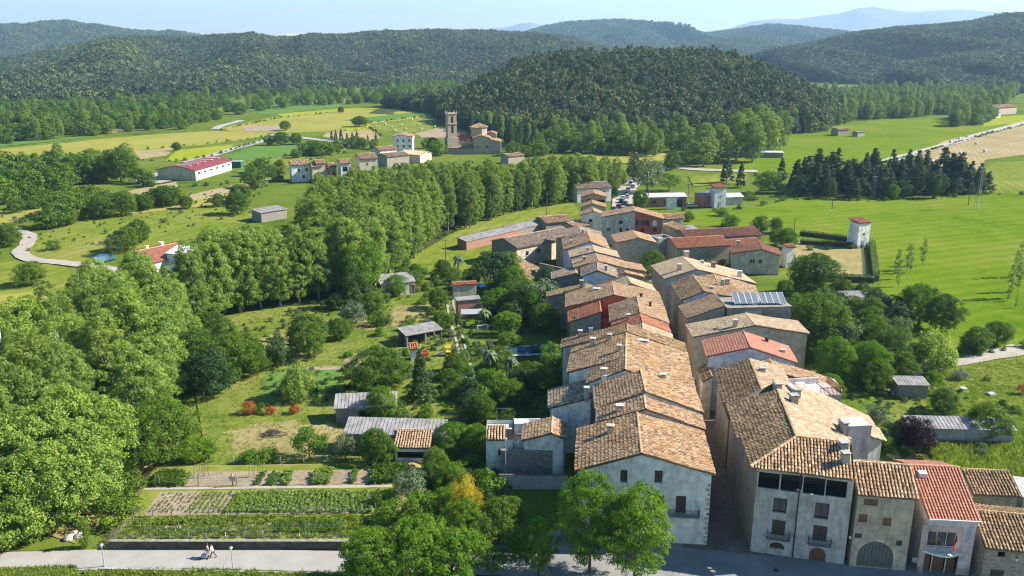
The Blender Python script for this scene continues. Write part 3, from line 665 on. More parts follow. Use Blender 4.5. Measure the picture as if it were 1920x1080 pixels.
def scatter(name, label, pts, scl, rot, idx, meshes, rz_tilt=None):
    """uncountable growth: one object that sets small plants on its points"""
    col = bpy.data.collections.new(name + "_kinds")
    for k, me in enumerate(meshes): col.objects.link(bpy.data.objects.new("%s_kind_%03d" % (name, k), me))
    me = bpy.data.meshes.new(name); n = len(pts); me.vertices.add(n); me.vertices.foreach_set("co", np.asarray(pts, np.float32).ravel())
    for an, tp, av in (("scl", 'FLOAT', scl), ("rot", 'FLOAT', rot), ("idx", 'INT', idx)):
        a = me.attributes.new(an, tp, 'POINT'); a.data.foreach_set("value", np.asarray(av, np.int32 if tp == 'INT' else np.float32))
    me.update(); o = link(bpy.data.objects.new(name, me)); tag(o, label, kind="stuff")
    ng = bpy.data.node_groups.new(name, 'GeometryNodeTree')
    ng.interface.new_socket("Geometry", in_out='INPUT', socket_type='NodeSocketGeometry'); ng.interface.new_socket("Geometry", in_out='OUTPUT', socket_type='NodeSocketGeometry')
    N = ng.nodes; gi = N.new("NodeGroupInput"); go = N.new("NodeGroupOutput"); mp = N.new("GeometryNodeMeshToPoints"); ip = N.new("GeometryNodeInstanceOnPoints"); ci = N.new("GeometryNodeCollectionInfo")
    ci.inputs['Collection'].default_value = col; ci.inputs['Separate Children'].default_value = True; ci.inputs['Reset Children'].default_value = True
    def na(nm, tp):
        a = N.new("GeometryNodeInputNamedAttribute"); a.data_type = tp; a.inputs['Name'].default_value = nm; return a.outputs['Attribute']
    cx = N.new("ShaderNodeCombineXYZ"); L = ng.links
    L.new(gi.outputs[0], ip.inputs['Points']); L.new(ci.outputs[0], ip.inputs['Instance'])
    ip.inputs['Pick Instance'].default_value = True; L.new(na("idx", 'INT'), ip.inputs['Instance Index'])
    L.new(na("rot", 'FLOAT'), cx.inputs[2]); L.new(cx.outputs[0], ip.inputs['Rotation']); L.new(na("scl", 'FLOAT'), ip.inputs['Scale']); L.new(ip.outputs[0], go.inputs[0])
    o.modifiers.new("growth", 'NODES').node_group = ng
    return o
# small trees for the woods, about a hundred sprays each
WOOD = []
for k in range(7):
    kind = ('round', 'round', 'cone', 'round', 'column', 'dome', 'round')[k]
    WOOD.append(crown("forest_tree_crown", LEAF['hill'], 200 + k, 10.5 if kind != 'cone' else 12, 3.4 if kind in ('round', 'dome') else 2.6, 1.2, PROF[kind], 26, 1.35, 13, 1.15, rnd=.4)[0])
WOODF = [crown("far_tree_crown", LEAF['hill'], 300 + k, 10, 4.4, .5, PROF['round' if k % 3 else 'cone'], 12, 2.0, 8, 2.6, rnd=.35)[0] for k in range(5)]
# ------------------------------------------------------------------ building kit
def in_poly_np(u, v, P):
    r = np.zeros(u.shape, bool); n = len(P); j = n - 1
    for i in range(n):
        xi, yi = P[i]; xj, yj = P[j]
        c = ((yi > v) != (yj > v)) & (u < (xj - xi) * (v - yi) / (yj - yi + 1e-12) + xi); r ^= c; j = i
    return r
def tile_cover(poly, pitch=.36, length=.46, seed=1, ridge=(), ridge_r=.16, even=1.0):
    """barrel tiles laid in courses on a planar roof polygon, caps along the ridges"""
    r = np.random.default_rng(seed); P = [Vector(p) for p in poly]
    n = Vector((0, 0, 0))
    for i in range(len(P)): n += (P[i] - P[0]).cross(P[(i + 1) % len(P)] - P[0])
    n.normalize()
    if n.z < 0: n = -n
    dn = Vector((0, 0, -1)); dn -= n * dn.dot(n); dn.normalize(); u = dn.cross(n).normalized()
    o = P[0]; uv = [((p - o).dot(u), (p - o).dot(dn)) for p in P]
    u0, u1 = min(a for a, b in uv), max(a for a, b in uv); v0, v1 = min(b for a, b in uv), max(b for a, b in uv)
    nc = max(1, int((u1 - u0) / pitch)); nr = max(1, int((v1 - v0) / length))
    cu = u0 + (np.arange(nc) + .5) * (u1 - u0) / nc; cv = v1 - (np.arange(nr) + .5) * (v1 - v0) / nr
    U, V = np.meshgrid(cu, cv, indexing='ij'); k = in_poly_np(U, V, uv); U, V = U[k], V[k]; m = len(U)
    V = V + r.uniform(-.05, .05, m) * even; U = U + r.uniform(-.025, .025, m) * even
    ang = r.normal(0, .035, m) * even; lift = r.uniform(0, .03, m) * even + (.05 + .05 * np.sin(U * .9 + seed) * np.cos(V * .8 + seed * 1.7)) * even
    N, D, UU = np.array(n), np.array(dn), np.array(u); O = np.array(o)
    th = np.array([0, math.pi * .33, math.pi * .67, math.pi]); hl = length * .56
    verts = np.zeros((m, 8, 3))
    for e, (sv, w, h, z) in enumerate(((1, pitch * .40, pitch * .30, .035), (-1, pitch * .33, pitch * .24, .01))):
        for q in range(4):
            a = U + math.cos(th[q]) * w + ang * sv * hl; b = V + sv * hl; c = math.sin(th[q]) * h + z + lift
            verts[:, e * 4 + q, :] = O + UU * a[:, None] + D * b[:, None] + N * c[:, None]
    b0 = (np.arange(m) * 8)[:, None]
    F = np.concatenate([b0 + np.array([q, q + 1, q + 5, q + 4]) for q in range(3)] + [b0 + np.array([0, 1, 2, 3])], 0)
    tone = np.clip(r.beta(1.6, 1.6, m), 0, 1); tn = np.concatenate([tone, tone, tone, tone * .3])
    V_ = [verts.reshape(-1, 3)]; F_ = [F]; T_ = [tn]; off = m * 8
    for (a, b) in ridge:
        a, b = Vector(a), Vector(b); L = (b - a).length; k = max(1, int(L / .5)); d = (b - a) / L
        s = d.cross(Vector((0, 0, 1))).normalized(); up = s.cross(d).normalized()
        if up.z < 0: up = -up
        for i in range(k):
            c0 = a + d * (L * i / k); c1 = a + d * (L * (i + 1.12) / k); vv = []
            for cc, rr in ((c0, ridge_r * 1.12), (c1, ridge_r * .95)):
                for q in range(4): vv.append(cc + s * (math.cos(th[q]) * rr) + up * (math.sin(th[q]) * rr * .9 + .02))
            V_.append(np.array(vv)); F_.append(np.array([[off + q, off + q + 1, off + q + 5, off + q + 4] for q in range(3)])); T_.append(np.full(3, r.uniform(.4, 1))); off += 8
    return np.concatenate(V_), np.concatenate(F_), np.concatenate(T_)
def roof_part(parent, poly, tile, seed, ridge=(), pitch=.36, th=.14, name="roof"):
    P = [Vector(p) for p in poly]
    n = Vector((0, 0, 0))
    for i in range(len(P)): n += (P[i] - P[0]).cross(P[(i + 1) % len(P)] - P[0])
    if n.z < 0: P.reverse()
    mb = MB(); mb.slab(P, (0, 0, -th))
    sheetm = {'sheet': M_SHEET, 'sheetw': M_SHEETW, 'redsheet': M_REDSHEET, 'flat': M_CONC}.get(tile)
    o = mb.build(name, sheetm or (M_PANRED if tile in ('red', 'pink', 'dark') else M_PAN), parent)
    if sheetm is None:
        v, f, t = tile_cover(P, pitch, pitch * 1.25, seed, ridge, even=.35 if tile == 'pink' else 1.0)
        c = link(bpy.data.objects.new("tile_covering", np_mesh("tile_covering", v, f, M_TILE[tile], {"tone": t})), o); c["kind"] = "stuff"
    elif tile in ('sheet', 'redsheet', 'sheetw'):
        corrugate(o, P, tile, sheetm)
    return o
def corrugate(o, P, tile, m):
    """sheets laid in overlapping rows with ribs"""
    n = (P[1] - P[0]).cross(P[2] - P[0]).normalized()
    dn = Vector((0, 0, -1)); dn -= n * dn.dot(n)
    if dn.length < 1e-3: return
    dn.normalize(); u = dn.cross(n).normalized(); uv = [((p - P[0]).dot(u), (p - P[0]).dot(dn)) for p in P]
    u0, u1 = min(a for a, b in uv), max(a for a, b in uv); mb = MB(); x = u0 + .3
    while x < u1 - .2:
        # clip the rib to the polygon
        hits = []
        for i in range(len(uv)):
            (a0, b0), (a1, b1) = uv[i], uv[(i + 1) % len(uv)]
            if (a0 > x) != (a1 > x): hits.append(b0 + (b1 - b0) * (x - a0) / (a1 - a0))
        if len(hits) >= 2:
            p = P[0] + u * x + n * .02; mb.bar(p + dn * (min(hits) + .02), p + dn * (max(hits) - .02), .07)
        x += .55
    if mb.f: c = mb.build("sheet_ribs", m, o); c["kind"] = "stuff"

def facade(mb, p0, p1, z0, z1, ops, mi=0, depth=.22, top=None, brk=()):
    """wall panel from p0 to p1 with real openings (s0, zb, w, h); outward is to the right of p0->p1"""
    d = Vector((p1[0] - p0[0], p1[1] - p0[1])); L = d.length; d /= L; nin = Vector((-d.y, d.x))
    def pt(s, z, k=0.0): return (p0[0] + d.x * s + nin.x * k, p0[1] + d.y * s + nin.y * k, z)
    lim = (lambda a, b: min(top(a), top(b))) if top else (lambda a, b: z1)
    ops = [(max(.05, s), zb, min(w, L - .1 - max(.05, s)), min(h, lim(max(.05, s), min(s + w, L)) - zb - .03)) for s, zb, w, h in ops if s < L - .2 and zb < lim(max(.05, s), min(s + w, L)) - .2]
    ss = sorted({0.0, L} | {round(o[0], 4) for o in ops} | {round(o[0] + o[2], 4) for o in ops} | {q for q in brk if 0 < q < L})
    zs = sorted({z0, z1} | {round(o[1], 4) for o in ops} | {round(o[1] + o[3], 4) for o in ops})
    if top: zs = sorted(set(zs) - ({z1} if not any(abs(z1 - o[1]) < 1e-3 or abs(z1 - o[1] - o[3]) < 1e-3 for o in ops) else set()))
    for i in range(len(ss) - 1):
        zl = zs
        if top:
            ta, tb = top(ss[i]), top(ss[i + 1]); zl = [z for z in zs if z < min(ta, tb) - 1e-3]
            if ss[i + 1] - ss[i] > 1e-4: mb.poly([pt(ss[i], zl[-1]), pt(ss[i + 1], zl[-1]), pt(ss[i + 1], tb), pt(ss[i], ta)], mi)
        for j in range(len(zl) - 1):
            cs, cz = (ss[i] + ss[i + 1]) / 2, (zl[j] + zl[j + 1]) / 2
            if zl[j + 1] - zl[j] < 1e-4 or ss[i + 1] - ss[i] < 1e-4: continue
            if any(o[0] < cs < o[0] + o[2] and o[1] < cz < o[1] + o[3] for o in ops): continue
            mb.poly([pt(ss[i], zl[j]), pt(ss[i + 1], zl[j]), pt(ss[i + 1], zl[j + 1]), pt(ss[i], zl[j + 1])], mi)
    for s, zb, w, h in ops:
        a, b, c, e = (s, zb), (s + w, zb), (s + w, zb + h), (s, zb + h)
        for q0, q1 in ((a, b), (b, c), (c, e), (e, a)):
            mb.poly([pt(*q1), pt(*q0), pt(q0[0], q0[1], depth), pt(q1[0], q1[1], depth)], mi)
    return ops, pt
def opening_parts(parent, pt, op, kind):
    """window, shutter or door set into an opening; pt(s, z, inward) gives the point"""
    s, zb, w, h = op
    def rect(mb, s0, s1, a, b, k0, k1):
        P = [pt(s0, a, k0), pt(s1, a, k0), pt(s1, b, k0), pt(s0, b, k0)]; Q = [pt(s0, a, k1), pt(s1, a, k1), pt(s1, b, k1), pt(s0, b, k1)]
        mb.poly(P); mb.poly(Q[::-1])
        for i in range(4): j = (i + 1) % 4; mb.poly([P[j], P[i], Q[i], Q[j]])
    if kind == 'o': return
    if kind in ('w', 'wd', 'w3'):
        fm = M_FRAMEW if kind != 'wd' else M_DARKWOOD; t = .07
        mb = MB(); rect(mb, s, s + t, zb, zb + h, .1, .17); rect(mb, s + w - t, s + w, zb, zb + h, .1, .17); rect(mb, s + t, s + w - t, zb, zb + t, .1, .17); rect(mb, s + t, s + w - t, zb + h - t, zb + h, .1, .17)
        for q in ([.5] if kind != 'w3' else [.335, .665]): rect(mb, s + w * q - t / 2, s + w * q + t / 2, zb + t, zb + h - t, .1, .17)
        o = mb.build("window", fm, parent)
        g = MB(); g.poly([pt(s, zb, .19), pt(s + w, zb, .19), pt(s + w, zb + h, .19), pt(s, zb + h, .19)]); g.build("pane", M_GLASS, o)
        sl = MB(); rect(sl, s - .08, s + w + .08, zb - .08, zb - .005, -.09, .05); sl.build("sill", M_STONE, o)
    elif kind in ('s', 'sb', 'sd', 'd', 'dg'):
        m = {'s': M_WOOD, 'sb': M_BLUE, 'sd': M_DARKWOOD, 'd': M_WOOD, 'dg': M_GREYWOOD}[kind]
        n = 2 if w < 1.6 else max(2, int(w / .35)); mb = MB()
        for q in range(n): rect(mb, s + w * q / n + .015, s + w * (q + 1) / n - .015, zb + .01, zb + h - .01, .08 + .012 * (q % 2), .14)
        o = mb.build("door" if kind in ('d', 'dg') else "shutter", m, parent)
        if kind in ('s', 'sb', 'sd'):
            sl = MB(); rect(sl, s - .08, s + w + .08, zb - .08, zb - .005, -.07, .05); sl.build("sill", M_STONE, o)
def arch_fill(mb, pt, op, rise, mi=0):
    """wall above an arched head inside a rectangular opening"""
    s, zb, w, h = op; n = 9; zt = zb + h; zs_ = zt - rise
    arc = [(s + w / 2 - w / 2 * math.cos(math.pi * i / n), zs_ + rise * math.sin(math.pi * i / n)) for i in range(n + 1)]
    half = n // 2 + 1
    for k in (0.03,):
        mb.poly([pt(s + .002, zt - .002, k)] + [pt(a, b, k) for a, b in arc[:half]][::1], mi)
        mb.poly([pt(s + w - .002, zt - .002, k)] + [pt(a, b, k) for a, b in arc[half:]], mi)
        mb.poly([pt(s + .002, zt - .002, k), pt(arc[half - 1][0], arc[half - 1][1], k), pt(arc[half][0], arc[half][1], k), pt(s + w - .002, zt - .002, k)], mi)
    for i in range(n):
        mb.poly([pt(*arc[i], .03), pt(*arc[i + 1], .03), pt(*arc[i + 1], .2), pt(*arc[i], .2)], mi)

def chimney(roof, x, y, z, h=1.2, w=.5, d=.5, m=None, rz=0.0, cap=True):
    mb = MB(); mb.box(x, y, z, w, d, h + .6, rz); c = mb.build("chimney", m or PL['grey'], roof)
    # cap tiles are part of the chimney mesh
    if cap:
        k = MB(); k.v = [tuple(v.co) for v in c.data.vertices]; k.f = [tuple(p.vertices) for p in c.data.polygons]; k.m = [0] * len(k.f)
        for sx, sy in ((-1, -1), (1, -1), (1, 1), (-1, 1)): k.box(x + sx * (w / 2 - .07), y + sy * (d / 2 - .07), z + h + .603, .1, .1, .16, rz)
        k.box(x, y, z + h + .765, w + .22, d + .22, .09, rz)
        me = bpy.data.meshes.new("chimney"); me.from_pydata(k.v, [], k.f); me.materials.append(m or PL['grey']); c.data = me
    return c

class House:
    """ridge from p0 (near) to p1; local x runs right of the ridge, y along it"""
    def __init__(s, name, label, rf, rb, zr, Lft, Rgt, wall='white', tile='old', oh=.38, ohv=.25, ops=(), chim=(), cat='house', group=None, pitch=.36, wallmats=None, z0=0.0, base=-.3):
        p0 = Vector(G(rf[0], rf[1], zr)) if len(rf) == 2 and abs(rf[0]) + abs(rf[1]) > 700 else Vector(rf)
        p1 = Vector(G(rb[0], rb[1], zr)) if len(rb) == 2 and abs(rb[0]) + abs(rb[1]) > 700 else Vector(rb)
        d = p1 - p0; L = d.length; d /= L; n = Vector((d.y, -d.x))
        def wid(q, sgn):
            if len(q) == 2: return q[0], q[1]
            g_ = Vector(G(q[0], q[1], q[2])); return abs((g_ - p0).dot(n)), q[2]
        wl, zl = wid(Lft, -1); wr, ze = wid(Rgt, 1)
        s.L, s.wl, s.wr, s.zr, s.zl, s.ze = L, wl, wr, zr, zl, ze
        s.p0, s.d, s.n = p0, d, n; s.root = thing(name, label, cat, (p0.x, p0.y, z0), math.atan2(-d.x, d.y), group)
        s.wall, s.tile = wall, tile; seed = len(bpy.data.objects)
        s.uL = -wl + oh if wl > oh else -.02; s.uR = wr - oh if wr > oh else .02; s.vF = ohv; s.vB = L - ohv
        T = .13
        s.tL = zr - (zr - zl) * (-s.uL) / wl - T if wl > oh else zr - T
        s.tR = zr - (zr - ze) * s.uR / wr - T if wr > oh else zr - T
        zmin = min(s.tL, s.tR); mb = MB(); s.mb = mb; s.pts = {}; wm = [PL[wall]] + [PL[w] for w in (wallmats or {}).values()]
        mid = {k: i + 1 for i, k in enumerate((wallmats or {}).keys())}
        sides = {'F': ((s.uL, s.vF), (s.uR, s.vF), zmin), 'R': ((s.uR, s.vF), (s.uR, s.vB), s.tR), 'B': ((s.uR, s.vB), (s.uL, s.vB), zmin), 'L': ((s.uL, s.vB), (s.uL, s.vF), s.tL)}
        s.sides = sides; todo = []
        for k, (a, b, zt) in sides.items():
            mine = [o for o in ops if o[0] == k]
            rect = [s.conv(k, o) for o in mine]
            used = []
            for o, q in zip(mine, rect):
                if q[2] > .1 and q[3] > .1: used.append((o, q))
            tp = None; br = ()
            if k in 'FB':
                sg = 1 if k == 'F' else -1
                tp = lambda q, a0=a[0], sg=sg: (lambda u: zr - T - ((zr - zl) * (-u) / wl if (u < 0 and wl > oh) else ((zr - ze) * u / wr if (u > 0 and wr > oh) else 0)))(a0 + sg * q)
                br = (abs(a[0]),) if wl > oh and wr > oh else ()
            for o, q in used:
                r_, pt = [], None
            r_, pt = facade(mb, a, b, base, zt, [q for _, q in used], mid.get(k, 0), top=tp, brk=br)
            for q in r_:
                o = min(used, key=lambda u: abs(u[1][0] - q[0]) + abs(u[1][1] - q[1]))[0]; todo.append((pt, q, o[2], o))
            s.pts[k] = pt
        for pt, q, kind, o in todo:
            if 'arch' in str(o[-1]): arch_fill(mb, pt, q, q[2] / 2 if q[2] / 2 < q[3] * .8 else q[3] * .5)
        s.wall_o = mb.build("wall", wm, s.root)
        for pt, q, kind, o in todo: opening_parts(s.root, pt, q, kind)
        s.roofs = {}
        rid = [((0, 0, zr + .05), (0, L, zr + .05))]
        verge = []
        if wl > oh: s.roofs['L'] = roof_part(s.root, [(-wl, 0, zl), (0, 0, zr), (0, L, zr), (-wl, L, zl)], tile, seed, rid, pitch)
        if wr > oh: s.roofs['R'] = roof_part(s.root, [(0, 0, zr), (wr, 0, ze), (wr, L, ze), (0, L, zr)], tile, seed + 1, [] if wl > oh else rid, pitch)
        for c in chim: s.chim(*c)
    def conv(s, k, o):
        """opening given in metres (side, 'x', kind, s, z, w, h) or surveyed on the photo (side, 'p', kind, x0, y0, x1, y1)"""
        a, b, _ = s.sides[k]
        if o[1] == 'x': return (o[3], o[4], o[5], o[6])
        A = s.to_world(a); B = s.to_world(b)
        q0 = plane_hit(o[3], o[4], A, B); q1 = plane_hit(o[5], o[6], A, B)
        return (min(q0[0], q1[0]), min(q0[1], q1[1]), abs(q1[0] - q0[0]), abs(q1[1] - q0[1]))
    def to_world(s, uv): return s.p0 + s.n * uv[0] + s.d * uv[1]
    def zroof(s, u):
        return s.zr - (s.zr - s.zl) * (-u) / max(s.wl, .01) if u < 0 else s.zr - (s.zr - s.ze) * u / max(s.wr, .01)
    def chim(s, u, v, h=1.1, w=.55, d=.55, m=None, cap=True):
        r = s.roofs.get('L' if u < 0 else 'R') or list(s.roofs.values())[0]
        chimney(r, u, v, s.zroof(u) - .5, h - .1, w, d, m, 0, cap)
def plane_hit(px, py, A, B):
    r = ray(px, py); d = (Vector(B) - Vector(A)); L = d.length; d /= L
    # A + d*s = r*t
    det = r.x * d.y - r.y * d.x; t = (A[0] * d.y - A[1] * d.x) / det
    return ((Vector((r.x * t, r.y * t)) - Vector(A)).dot(d), CAM_H + r.z * t)
def flat_thing(name, label, cat, group=None): return thing(name, label, cat, (0, 0, 0), 0, group)
def balcony(parent, pt, s, z, w, d=.7, solid=None):
    mb = MB()
    def blk(s0, s1, a, b, k0, k1):
        P = [pt(s0, a, k0), pt(s1, a, k0), pt(s1, b, k0), pt(s0, b, k0)]; Q = [pt(s0, a, k1), pt(s1, a, k1), pt(s1, b, k1), pt(s0, b, k1)]
        mb.poly(P); mb.poly(Q[::-1])
        for i in range(4): j = (i + 1) % 4; mb.poly([P[j], P[i], Q[i], Q[j]])
    blk(s, s + w, z - .14, z, -d, .0); o = mb.build("balcony", M_CONC, parent)
    mb = MB()
    blk(s, s + w, z + .92, z + .96, -d, -d + .04); blk(s, s + .04, z + .92, z + .96, -d + .04, 0); blk(s + w - .04, s + w, z + .92, z + .96, -d + .04, 0)
    n = int(w / .13)
    for i in range(n + 1): q = s + (w - .03) * i / n; blk(q, q + .03, z, z + .92, -d, -d + .03)
    for i in range(1, int(d / .13)): blk(s, s + .03, z, z + .92, -d + i * .13, -d + i * .13 + .03); blk(s + w - .03, s + w, z, z + .92, -d + i * .13, -d + i * .13 + .03)
    mb.build("railing", M_IRON, o)
# ------------------------------------------------------------------ the village: west side of the street, from the near end
WR = "village houses along the street"
h = House("gable_house", "white gabled house with long balcony at the street corner", (14.8, 86.1), (15.9, 97.2), 11.6, (1078, 873, 9.0), (1340, 885, 9.4), 'white', 'lichen', ops=[
  ('F', 'p', 'sd', 1163.5, 881, 1176, 904), ('F', 'p', 'sd', 1228, 882, 1241.5, 905), ('F', 'p', 'wd', 1125, 925, 1137, 944),
  ('F', 'p', 'sd', 1161, 926, 1174, 946), ('F', 'p', 'sd', 1225.5, 928, 1244, 959), ('F', 'p', 'sd', 1268, 929.5, 1285, 962.5)],
  chim=[(-3.4, 7.4, .9, .8, .6, PL['beige'])], group=WR)
bs = plane_hit(1253, 962, h.to_world(h.sides['F'][0]), h.to_world(h.sides['F'][1])); be = plane_hit(1310, 962, h.to_world(h.sides['F'][0]), h.to_world(h.sides['F'][1]))
balcony(h.root, h.pts['F'], bs[0], bs[1], be[0] - bs[0], .85)
LF = h.sides['F'][1][0] - h.sides['F'][0][0]
for i in range(13):                                               # corner stones
    mb = MB(); w_ = .55 if i % 2 else .35; mb.box(h.uR - w_ / 2 + .03, h.vF + .1, .3 + i * .62, w_, .26, .36); mb.build("quoin", M_STONE, h.root)
House("gable_house", "short tan roofed house wedged behind the white corner house", (17.0, 97.25), (17.4, 101.4), 12.05, (6.2, 10.0), (7.6, 9.6), 'grey', 'old', group=WR, chim=[(-3.2, 1.5, .7, .9, .7, PL['pinkdeep'])], ohv=.05)
House("gable_house", "narrow tiled house with a stepped front edge over its neighbour", (17.6, 101.5), (18.1, 109.4), 12.6, (6.6, 10.0), (7.7, 9.9), 'white', 'lichen', group=WR, ohv=.05)
h3 = House("gable_house", "wide house with orange lichen roof and white front wall", (16.0, 109.7), (16.7, 114.6), 12.5, (5.4, 10.1), (9.9, 9.7), 'white', 'lichen', ops=[('F', 'x', 'o', 4.3, 9.2, .3, .3)], group=WR, ohv=.05)
for u_ in (-3.0, 5.3): h3.chim(u_, .05, 1.2 if u_ < 0 else 1.0, .75, .6, PL['cream'])
for u_ in (-3.0, 5.3):
    mb = MB(); mb.box(u_, -.18, 6.5, .75, .5, h3.zroof(u_) - 6.0); mb.build("chimney_breast", PL['white'], h3.root)
h = House("gable_house", "broad house with the brightest orange lichen roof on the street", (16.7, 114.65), (18.2, 125.4), 12.5, (8.6, 9.6), (9.7, 9.7), 'white', 'lichen', group=WR, ohv=.05,
  chim=[(-1.0, 3.2, .9, .6, .6, PL['beige']), (-5.2, 9.0, 1.2, .7, .6, PL['grey']), (-2.6, 9.3, 1.0, .6, .6, PL['grey']), (2.6, 9.0, .25, 1.6, .5, M_SHEETW)])
House("gable_house", "house behind the orange roof with two chimneys on its dark slope", (18.4, 125.5), (18.9, 129.7), 12.65, (10.6, 9.5), (9.4, 9.75), 'grey', 'moss', group=WR, ohv=.05, chim=[(-7.6, 3.2, 1.0, .6, .6, PL['concrete']), (-5.9, 3.4, .9, .5, .5, M_GALV)])
House("annex", "white lean-to annex with dark roof beside the orange roofed house", (11.1, 108.6), (11.4, 115.4), 8.7, (6.0, 6.9), (0, 8.7), 'white', 'grey', cat='house', group=WR, chim=[(-.6, .3, 1.5, .6, .6, PL['grey'])])
House("gable_house", "house with pale right slope and grey left slope on the street", (21.8, 129.9), (22.6, 136.8), 10.4, (4.6, 8.8), (5.1, 8.6), 'grey', 'pale', group=WR, ohv=.05, chim=[(-1.2, 2.0, .5, .5, .5, PL['beige'])])
House("gable_house", "narrow house with red patched roof on the street", (22.65, 136.9), (22.9, 141.8), 10.5, (5.0, 8.7), (5.0, 8.6), 'beige', 'red', group=WR, ohv=.05, chim=[(-2.2, 3.4, 1.0, .5, .5, PL['pinkdeep'])])
House("gable_house", "house with rusty mossy left slope and a vent pipe", (22.9, 141.9), (23.8, 152.2), 10.7, (5.3, 8.7), (5.3, 8.7), 'beige', 'orange', group=WR, ohv=.05, chim=[(2.3, 6.6, .7, .4, .4, M_IRON)])
House("gable_house", "house with red painted gable and long ochre roof", (19.7, 153.0), (20.3, 162.4), 10.7, (9.4, 8.0), (9.4, 8.7), 'beige', 'orange', wallmats={'F': 'redwall'}, group=WR, ohv=.06, chim=[(5.2, 2.0, .7, .45, .45, M_IRON), (-3.2, 6.4, .2, 1.3, .5, M_SHEETW)])
House("annex", "red roofed wing with a skylight before the red gable", (16.4, 146.2), (16.8, 152.9), 9.4, (6.0, 7.3), (0, 9.4), 'stone', 'red', group=WR, wallmats={'R': 'redwall'}, chim=[(-4.2, 1.4, .12, 1.1, 1.4, M_GLASS, False)])
House("shed_roof_house", "low house with a bright red corrugated looking tile roof", (1072, 601), (1151, 599), 6.4, (0, 6.4), (5.0, 5.0), 'white', 'red', group=WR, chim=[(.3, 1.0, .9, .5, .5, PL['beige'])])
House("gable_house", "small house with blue grey gable and dark red left slope", (24.3, 163.2), (24.2, 168.6), 10.1, (4.2, 8.6), (5.2, 8.3), 'lilac', 'pale', group=WR)
House("gable_house", "house with brown left slope and blue white walls in the roof cluster", (1121, 508), (1119, 488), 9.8, (1089, 520, 8.4), (4.4, 8.3), 'lilac', 'grey', group=WR, chim=[(1.8, 2.0, 1.2, .6, .6)])
House("gable_house", "house with tan slopes behind the blue white walled one", (1122, 490), (1117, 476), 10.0, (5.6, 8.5), (6.4, 8.4), 'beige', 'old', group=WR, chim=[(-3, 3, 1.0, .6, .6)], ohv=.05)
House("gable_house", "house with the palest tiles among the clustered roofs", (1115, 472), (1110, 460), 9.9, (5.8, 8.4), (6.0, 8.4), 'lilac', 'pale', group=WR, ohv=.05, chim=[(-1.5, 2, .8, .5, .5)])
House("gable_house", "large house with orange right slope at the head of the row", (1107, 453), (1100, 433), 10.2, (1057, 467, 8.0), (1141, 462, 8.2), 'lilac', 'orange', group=WR, chim=[(-4.6, 4, .8, .5, .5), (-1.2, 11, 1.0, .6, .6)])
House("gable_house", "brown roofed house adjoining the orange slope at the back", (1089, 437), (1085, 424), 9.4, (6.5, 7.8), (6.0, 7.8), 'beige', 'grey', group=WR)
House("gable_house", "low brown roofed house with a garden side chimney", (1080, 513), (1078, 500), 8.0, (5.5, 6.6), (4.0, 6.9), 'stonegrey', 'grey', group=WR)
House("gable_house", "low roof with a stone chimney pot behind the red wing", (1100, 541), (1098, 532), 8.9, (8.2, 7.0), (2.5, 8.0), 'stonegrey', 'moss', group=WR, chim=[(-1.0, 1.0, 1.5, .7, .7, PL['stone'])])
House("gable_house", "dark red roofed cottage behind the ochre roof", (1168, 528), (1166, 520), 9.5, (4.5, 8.2), (4.0, 8.3), 'beige', 'dark', group=WR)
House("gable_house", "tan roofed house on the bend of the street", (1148, 497), (1140, 484), 8.6, (3.5, 7.6), (8.0, 6.9), 'beige', 'orange', group=WR)
House("gable_house", "low tan roofed house before the tree by the bend", (1172, 512), (1163, 497), 7.4, (5.0, 6.4), (4.5, 6.3), 'stone', 'old', group=WR)
# yards behind the west side
House("farmhouse", "long cream farmhouse with three windows facing the yard", (943, 447), (1057, 426), 7.0, (5.5, 5.4), (965, 467, 5.2), 'cream', 'grey', ops=[('R', 'x', 'wd', 3.2, 2.6, 1.1, 1.2), ('R', 'x', 'wd', 7.4, 2.7, 1.2, 1.2), ('R', 'x', 'wd', 17.5, 2.7, 1.2, 1.3), ('R', 'x', 'wd', 21, 2.7, 1.2, 1.3)], wallmats={'F': 'stonegrey'})
House("outhouse", "small tiled outhouse by the round tree", (958, 504), (984, 489), 5.6, (2.5, 4.6), (4.0, 4.2), 'brick', 'old')
House("outhouse", "grey roofed outhouse with one low slope beside the tree", (1011, 494), (1058, 505), 6.2, (2.4, 5.4), (0, 6.2), 'stonegrey', 'pale')
House("outhouse", "brick outhouse with stone pillar below the tiled one", (966, 516), (990, 505), 4.2, (0, 4.2), (4.2, 3.4), 'brick', 'old')
House("long_shed", "long low brick shed with grey sheet roof on the meadow", (858, 445), (966, 421), 3.4, (.6, 3.3), (3.6, 2.7), 'brick', 'sheet', oh=.2, cat='shed')
House("long_shed", "second long shed with dark sheet roof behind the first", (944, 424), (1032, 407), 3.4, (.6, 3.3), (3.6, 2.7), 'stonegrey', 'sheet', oh=.2, cat='shed')
House("outhouse", "tan tiled outhouse at the end of the long sheds", (1010, 407), (1062, 402), 4.6, (3, 3.8), (5, 3.4), 'stone', 'old')
House("outhouse", "tan tiled lean-to under the white house", (1062, 418), (1092, 412), 4.8, (2.5, 4.0), (4, 3.8), 'stone', 'old')
House("gable_house", "white house with a single window below the ochre tower house", (1113, 396), (1111, 389), 8.0, (1088, 403, 6.6), (1132, 399, 6.6), 'white', 'old', ops=[('F', 'x', 'wd', 2.2, 4.5, 1.2, 1.0)])
House("gable_house", "brown tile roofed house below the ochre tower house", (1111, 382), (1110, 375), 8.4, (1090, 385, 7.2), (1136, 383, 7.2), 'beige', 'orange')
